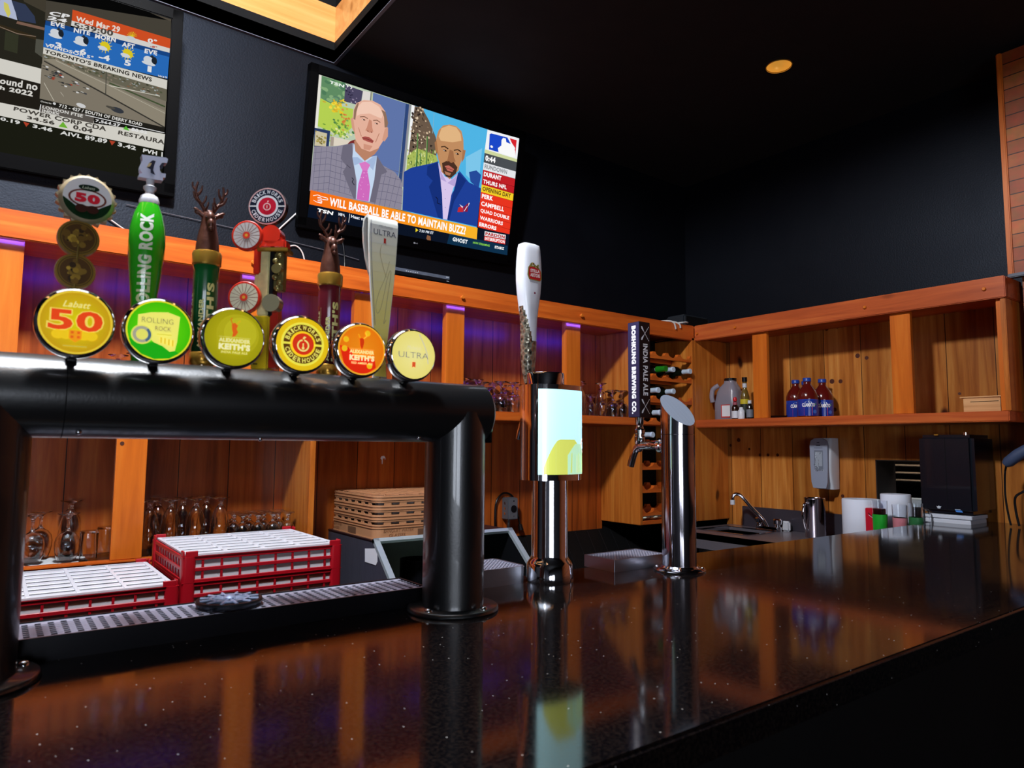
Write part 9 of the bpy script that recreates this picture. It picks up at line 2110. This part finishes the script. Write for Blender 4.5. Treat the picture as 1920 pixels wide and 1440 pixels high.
p 8aa04a 6.93,5.05 6.92,4.99 6.87,4.99 6.84,5.05 6.86,5.12 6.9,5.12
p 4a6a30 7.3,4.96 7.29,4.9 7.24,4.9 7.22,4.96 7.23,5.02 7.27,5.02
p 8aa04a 8.44,5.38 8.43,5.33 8.39,5.33 8.37,5.38 8.38,5.43 8.41,5.43
p 4a6a30 8.34,5.57 8.33,5.47 8.29,5.47 8.26,5.58 8.27,5.68 8.31,5.68
p 4a6a30 8.59,5.24 8.57,5.19 8.53,5.2 8.5,5.24 8.52,5.28 8.56,5.28
p 8aa04a 7.64,6.05 7.62,5.97 7.58,5.97 7.54,6.05 7.56,6.12 7.61,6.12
p 8aa04a 8.08,5.63 8.07,5.56 8.02,5.56 7.99,5.63 8.01,5.71 8.05,5.7
p 6a8a3c 8.64,5.16 8.64,5.08 8.61,5.08 8.59,5.16 8.59,5.25 8.62,5.25
p 4a6a30 8.42,5.83 8.42,5.74 8.39,5.74 8.36,5.83 8.37,5.93 8.4,5.93
p 6a8a3c 8.89,5.33 8.88,5.22 8.85,5.22 8.82,5.33 8.83,5.43 8.86,5.43
p 3c6a34 7.26,7.16 7.41,4.84 7.51,4.86 7.36,7.18
p 9dc07a 7.26,7.16 7.41,4.84 7.44,4.84 7.29,7.16
p 3c6a34 8.03,7.15 8.17,5.01 8.27,5.03 8.13,7.17
p 9dc07a 8.03,7.15 8.17,5.01 8.2,5.01 8.06,7.16
p 3c6a34 7.33,5.95 7.35,4.83 7.46,4.84 7.43,5.97
p 9dc07a 7.33,5.95 7.35,4.82 7.39,4.83 7.36,5.95
p 3c6a34 7.63,5.92 7.64,4.89 7.75,4.91 7.73,5.94
p 9dc07a 7.63,5.92 7.64,4.89 7.68,4.9 7.66,5.92
p 8ab0c0 8.42,8.9 8.45,7.46 8.49,7.47 8.45,8.91
p 264a9a 11.78,5.5 12.41,5.75 12.86,5.52 12.76,4.46 11.99,4.84
p 1f3f96 6.52,4.33 7.04,4.73 8.64,5.41 9.12,5.66 9.5,4.47 10.14,3 10.96,4.46 10.95,5.4 11.86,4.76 12.98,4.54 12.96,1.68 6.66,1.72
p d8c6ec 9.13,5.59 9.4,4.55 9.69,3.45 9.97,1.71 10.32,1.71 10.46,3.5 10.84,5.19 10.39,4.66 9.76,4.73
p 16307a 8.3,5.14 9.1,5.59 9.45,4.46 9.77,2.93 9.88,1.73 9.53,1.77 8.57,3.74 8.83,4.21 8.31,4.52
p 16307a 10.87,5.3 11.6,4.81 11.18,3.97 10.76,3.13 10.48,1.67 10.32,1.75 10.59,3.52
p b8a4d8 9.17,5.55 9.48,4.46 9.99,4.36 9.42,4.98
p b8a4d8 10.85,5.23 10.7,4.19 10.05,4.32 10.57,4.8
p 8a78aa 9.96,3.81 9.94,3.79 9.91,3.79 9.88,3.82 9.9,3.84 9.94,3.84
p 8a78aa 10.03,3.19 10.01,3.16 9.98,3.16 9.95,3.19 9.97,3.22 10.01,3.21
p 8a78aa 10.1,2.56 10.08,2.53 10.05,2.54 10.02,2.56 10.04,2.59 10.08,2.59
p 10183a 9.17,3.13 9.37,2.99 9.41,3.04 9.21,3.18
p 10183a 9.36,3.01 9.33,2.74 9.39,2.74 9.42,3.02
p 10183a 9.35,2.72 9.69,2.68 9.7,2.73 9.36,2.77
p c22a34 11.16,2.77 11.55,2.96 11.63,2.52 11.12,2.42
p e6e6f0 11.22,3.02 11.56,2.91 11.51,2.79
p e6e6f0 11.88,2.68 12.1,3.27 12.03,3.28 11.81,2.69
p 8a1a3c 11.59,2.86 12.01,3.29 11.99,2.61 11.66,2.57
p f0f0f8 11.72,2.6 11.96,3.03 11.91,3.04 11.67,2.61
p b07c52 9.18,5.97 9.48,4.99 10.21,4.62 10.88,5.41 10.93,6.06
p c08c60 8.8,6.72 8.81,7.34 8.92,7.79 9.24,8.21 9.78,8.43 10.34,8.45 10.81,8.22 11.03,7.69 11.14,6.97 11.08,6.31 10.91,5.68 10.66,5.15 10.25,4.82 9.81,4.83 9.42,5.19 9.1,5.85
p e0b482 8.97,7.38 9.14,8 9.72,8.35 10.35,8.37 10.77,8 10.89,7.55 10.16,7.26 9.18,7.12
p a8744c 8.69,6.9 8.85,7.04 9.11,6.06 8.84,6.31
p a8744c 11.06,6.95 11.32,6.96 11.26,6.36 11.07,5.99
p 4a3024 9.45,5.61 9.82,5.85 10.45,5.85 10.76,5.6 10.68,5.13 10.32,4.75 9.88,4.74 9.6,5.02
p b07858 9.72,5.1 10.28,5.06 10.18,4.87 9.83,4.88
p c06a5c 9.68,5.46 10.04,5.58 10.5,5.41 10.37,5.19 9.96,5.18
p 4a1e1a 9.72,5.35 10.44,5.3 10.45,5.33 9.73,5.38
p 2e1c14 9.26,6.67 9.53,6.78 9.51,6.84 9.24,6.74
p 2e1c14 9.5,6.78 9.83,6.67 9.87,6.75 9.54,6.85
p 2e1c14 10.33,6.69 10.66,6.82 10.64,6.89 10.31,6.75
p 2e1c14 10.63,6.82 10.91,6.73 10.95,6.81 10.67,6.89
p 2a1a14 9.75,6.53 9.71,6.49 9.6,6.47 9.48,6.49 9.43,6.53 9.47,6.58 9.58,6.59 9.7,6.57
p 2a1a14 10.78,6.54 10.74,6.5 10.63,6.48 10.52,6.5 10.47,6.55 10.51,6.59 10.61,6.61 10.73,6.59
p e8dcd0 9.57,6.51 9.55,6.49 9.5,6.49 9.47,6.52 9.49,6.54 9.54,6.54
p e8dcd0 10.6,6.53 10.58,6.5 10.53,6.5 10.5,6.53 10.52,6.56 10.57,6.56
p a06c48 9.97,6.69 9.87,5.98 9.82,5.83 10.26,5.8 10.56,5.98 10.38,6.25 10.29,6.66
p 5a3422 10.11,5.83 10.06,5.79 9.96,5.79 9.91,5.83 9.95,5.87 10.05,5.86
p 5a3422 10.49,5.85 10.44,5.81 10.34,5.82 10.28,5.85 10.33,5.89 10.43,5.89
p f0f2f6 13.03,8.9 16,9 16,7.21 12.96,7.25
p cfd8a0 12.98,7.44 16,7.42 16,7.17 12.97,7.17
p 1c48c8 13.39,8.72 14.9,8.79 15.26,8.39 14.6,8.36 14.46,8.05 14.12,7.8 14.25,7.52 13.33,7.52 13.26,8.63
p d8242e 15.07,8.79 15.78,8.81 15.79,7.64 15.5,7.46 15.72,8.19 15.36,8.48
p fafafa 15.02,8.78 15.11,8.79 15.74,7.97 15.8,7.58 15.5,7.46 14.22,7.52 14.12,7.8 14.41,8.07 14.38,8.47 14.5,8.67 14.75,8.68 14.84,8.42 15.26,8.39
p fafafa 13.67,7.77 13.65,7.72 13.6,7.68 13.52,7.68 13.45,7.72 13.42,7.77 13.44,7.83 13.5,7.86 13.57,7.86 13.64,7.83
p 4a4e52 12.97,7.17 16,7.19 16,6.49 12.98,6.48
t ffffff 13.09,7.04 14.01,7.06 14.02,6.64 13.1,6.63 |0:44
p e4e6ea 12.98,6.48 16,6.47 16,5.92 12.98,5.94
t 8a8e92 13.1,6.38 15.18,6.4 15.18,6.07 13.1,6.06 |RUNDOWN
p c01f26 12.98,5.94 16,5.9 16,5.32 12.99,5.35
t ffffff 13.1,5.82 14.71,5.83 14.72,5.48 13.1,5.48 |DURANT
p bc1c24 12.99,5.35 16,5.3 16,4.78 12.99,4.84
t ffffff 13.1,5.26 15.3,5.25 15.29,4.94 13.1,4.95 |THURS NFL
p f4cc28 12.99,4.84 16,4.76 16,4.21 12.99,4.29
t 5a4a1a 13.11,4.73 15.76,4.71 15.76,4.37 13.11,4.41 |OPENING DAY
p e8341f 12.99,4.29 16,4.19 16,3.64 13,3.74
t ffffff 13.11,4.18 14.14,4.17 14.14,3.84 13.11,3.85 |PERK
p e8341f 13,3.74 16,3.62 16,3.05 13,3.18
t ffffff 13.12,3.63 15.25,3.58 15.25,3.24 13.12,3.29 |CAMPBELL
p e8341f 13,3.18 16,3.03 16,2.5 13.01,2.65
t ffffff 13.12,3.07 15.81,2.99 15.81,2.67 13.12,2.76 |QUAD DOUBLE
p e8341f 13.01,2.65 16,2.48 16,2 13.01,2.16
t ffffff 13.13,2.55 15.28,2.47 15.27,2.18 13.12,2.26 |WARRIORS
p e8341f 13.01,2.16 16,1.98 16,1.49 13.02,1.67
t ffffff 13.13,2.06 14.72,2 14.71,1.71 13.12,1.77 |ERRORS
p 0c1424 0.06,0.85 13.03,0.76 13.03,1.63 16,1.64 16,0.02 5.34,0 0.01,0
p 0e2f4a 10.64,0.79 15.93,0.72 15.99,0.01 15.07,0 10.49,0
p 246,110,22 0.06,1.74 0.99,1.73 0.99,0.83 0.06,0.83
p 246,116,23 0.99,1.73 1.94,1.72 1.95,0.82 0.99,0.83
p 246,122,25 1.94,1.72 2.92,1.71 2.93,0.81 1.95,0.82
p 247,128,27 2.92,1.71 3.93,1.7 3.93,0.8 2.93,0.81
p 247,135,28 3.93,1.7 4.96,1.69 4.97,0.8 3.93,0.8
p 247,141,30 4.96,1.69 6.02,1.68 6.03,0.79 4.97,0.8
p 248,147,32 6.02,1.68 7.1,1.66 7.12,0.78 6.03,0.79
p 248,153,33 7.1,1.66 8.22,1.65 8.23,0.77 7.12,0.78
p 248,160,35 8.22,1.65 9.37,1.64 9.38,0.77 8.23,0.77
p 249,166,37 9.37,1.64 10.55,1.63 10.57,0.76 9.38,0.77
p 249,172,38 10.55,1.63 11.76,1.62 11.78,0.75 10.57,0.76
p 249,178,40 11.76,1.62 13.01,1.6 13.03,0.74 11.78,0.75
t ffffff 1.39,1.55 11.99,1.49 12,0.9 1.38,1 |WILL BASEBALL BE ABLE TO MAINTAIN BUZZ?
p ffffff 0.27,1.4 0.57,1.51 0.56,1.55 0.26,1.44
p ffffff 0.56,1.51 0.76,1.46 0.78,1.5 0.58,1.55
p ffffff 0.77,1.46 1.23,1.43 1.24,1.47 0.78,1.5
p ffffff 1.22,1.44 1.25,1.33 1.28,1.35 1.25,1.45
p ffffff 1.27,1.36 0.89,1.32 0.89,1.28 1.26,1.32
p ffffff 0.3,1.13 0.55,1.04 0.57,1.07 0.31,1.16
p ffffff 0.56,1.04 0.81,1.02 0.81,1.06 0.56,1.07
p ffffff 0.83,1.03 0.91,1.16 0.88,1.18 0.79,1.05
p ffffff 0.56,1.35 0.8,1.36 0.8,1.4 0.56,1.39
p ffffff 0.78,1.37 0.83,1.31 0.86,1.33 0.82,1.39
p ffffff 0.57,1.26 0.81,1.27 0.81,1.3 0.57,1.29
p ffffff 0.79,1.27 0.84,1.21 0.87,1.24 0.82,1.3
p ffffff 0.58,1.16 0.82,1.17 0.82,1.21 0.58,1.2
p ffffff 0.8,1.18 0.85,1.12 0.88,1.15 0.83,1.2
p ffffff 0.59,1.07 0.82,1.08 0.83,1.12 0.59,1.11
p ffffff 0.81,1.08 0.85,1.03 0.89,1.05 0.84,1.11
t ffffff 0.64,0.69 1.71,0.67 1.67,0.43 0.58,0.46 |TSN
t e8ecf4 2.06,0.68 2.52,0.67 2.51,0.47 2.06,0.49 |NBA
p ffffff 2.82,0.75 2.8,0.16 2.83,0.16 2.85,0.75
t e8ecf4 2.95,0.71 3.92,0.7 3.92,0.46 2.94,0.5 |Heat vs
t d8e0ec 8.14,0.64 9.3,0.67 9.3,0.48 8.13,0.45 |7:30 PM ET
p f0d82a 7.82,0.67 8.05,0.56 7.85,0.4
p 8a5a3c 8.8,0.35 9.07,0.31 9.13,0.02 9.05,0 8.85,0 8.75,0.09
t f4f8fa 10.95,0.57 12.25,0.57 12.24,0.25 10.93,0.28 |GHOST
t 8ad84a 12.73,0.54 14.26,0.54 14.25,0.38 12.73,0.38 |NOW STREAMING
t ffffff 14.73,0.55 15.63,0.56 15.63,0.35 14.73,0.34 |STARZ
p e8e8ec 13.68,1.47 15.65,1.52 15.67,1.18 13.69,1.14
t b81c24 13.76,1.42 15.58,1.46 15.58,1.21 13.77,1.18 |PARDON
p d82a24 13.69,1.12 15.67,1.16 15.68,0.79 13.69,0.78
t ffffff 13.75,1.06 15.62,1.1 15.63,0.85 13.76,0.82 |INTERRUPTION
t e6efe6 0.74,8.84 1.72,8.85 1.7,8.66 0.7,8.64 |TSN
p f4f4f4 1.78,8.91 1.97,8.82 2,8.86 1.81,8.95
p f4f4f4 1.98,8.85 1.88,8.77 1.91,8.74 2,8.82
p f4f4f4 2.06,8.9 2.24,8.8 2.27,8.84 2.09,8.94
p f4f4f4 2.24,8.84 2.13,8.73 2.16,8.7 2.27,8.81'''

# ---------------------------------------------------------------- televisions
def television(label, x, z, tilt, roll, data, m, brand=True):
    Wd = .908456; Hh = Wd * 9 / 16; k = Wd / 16
    Mx = Matrix.Translation((x, 2.38, z)) @ (Matrix.Rotation(tilt, 4, 'X') @ Matrix.Rotation(roll, 4, 'Y'))
    t = thing('television', label, 'television', (x, 2.38, z))
    def o(name, b, mm, par=t, **kk): b.xf(Mx); return obj(name, b, mm, par, **kk)
    bz = .034
    b = B(); fr = .012
    b.box(-Wd / 2 - bz, Wd / 2 + bz, -.003, .03, Hh / 2, Hh / 2 + bz, .003); b.box(-Wd / 2 - bz, Wd / 2 + bz, -.003, .03, -Hh / 2 - bz - .01, -Hh / 2, .003)
    b.box(-Wd / 2 - bz, -Wd / 2, -.003, .03, -Hh / 2 - bz, Hh / 2 + bz, .003); b.box(Wd / 2, Wd / 2 + bz, -.003, .03, -Hh / 2 - bz, Hh / 2 + bz, .003)
    bezel = o('bezel', b, mat('satin black bezel', '010102', rough=.5, spec=.06))
    o('back_shell', B().box(-Wd / 2 - bz + .005, Wd / 2 + bz - .005, .03, .042, -Hh / 2 - bz, Hh / 2 + bz, .004), M['black_plastic'])
    o('wall_mount', B().box(-.12, .12, .042, .05, -.1, .1, .001), M['darksteel'])
    scr = o('screen', B().box(-Wd / 2, Wd / 2, .003, .006, -Hh / 2, Hh / 2), M['black_gloss'])
    P = Pic(lambda a, c, q: tuple(Mx @ Vector(((a - 8) * k, .0028 - q, (c - 4.5) * k))), .000004)
    P.rect('0a0a0a', 0, 0, 16, 9)
    for ln in data.strip().split('\n'):
        if not ln: continue
        kind, rest = ln[0], ln[2:]; s = None
        if kind == 't': rest, s = rest.split(' |', 1)
        c, *pp = rest.split(' '); pp = [tuple(float(v) for v in q.split(',')) for q in pp if q]
        if kind == 'p': P.poly(c, pp)
        else: P.qtext(c, s, pp, .035 if len(s) > 6 else .045)
    P.make('picture', m, scr)
    if brand:
        Q = Pic(lambda a, c, q: tuple(Mx @ Vector((a, -.0034 - q, c))))
        Q.disc('8a8c94', -.012, -Hh / 2 - .022, .0035, n=14); Q.text('8a8c94', 'LG', -.006, -Hh / 2 - .0245, .003, -Hh / 2 - .0195, .02); Q.make('maker_mark', M['print'], bezel)
    return t
television('large television showing two men in suits above an orange caption', 1.32576743, 2.4269272, .1815475, -.017059, TV2, M['screen'])
television('large television showing weather and a highway news picture', -.06636446, 2.42003952, .1815, -.03256266, TV1, M['screen_dim'], False)

# ---------------------------------------------------------------- one scale to real metres
bpy.context.view_layer.update()
for o in list(SC.objects):
    if o.parent: continue
    l = o.location; o.location = (l.x * S, l.y * S, ZB + (l.z - ZB) * S)
    if o.type == 'MESH' or o.type == 'EMPTY':
        o.scale = (S, S, S)
    elif o.type == 'LIGHT':
        if o.data.type == 'AREA': o.data.size *= S; o.data.size_y *= S
        else: o.data.shadow_soft_size *= S
        o.data.energy *= S * S
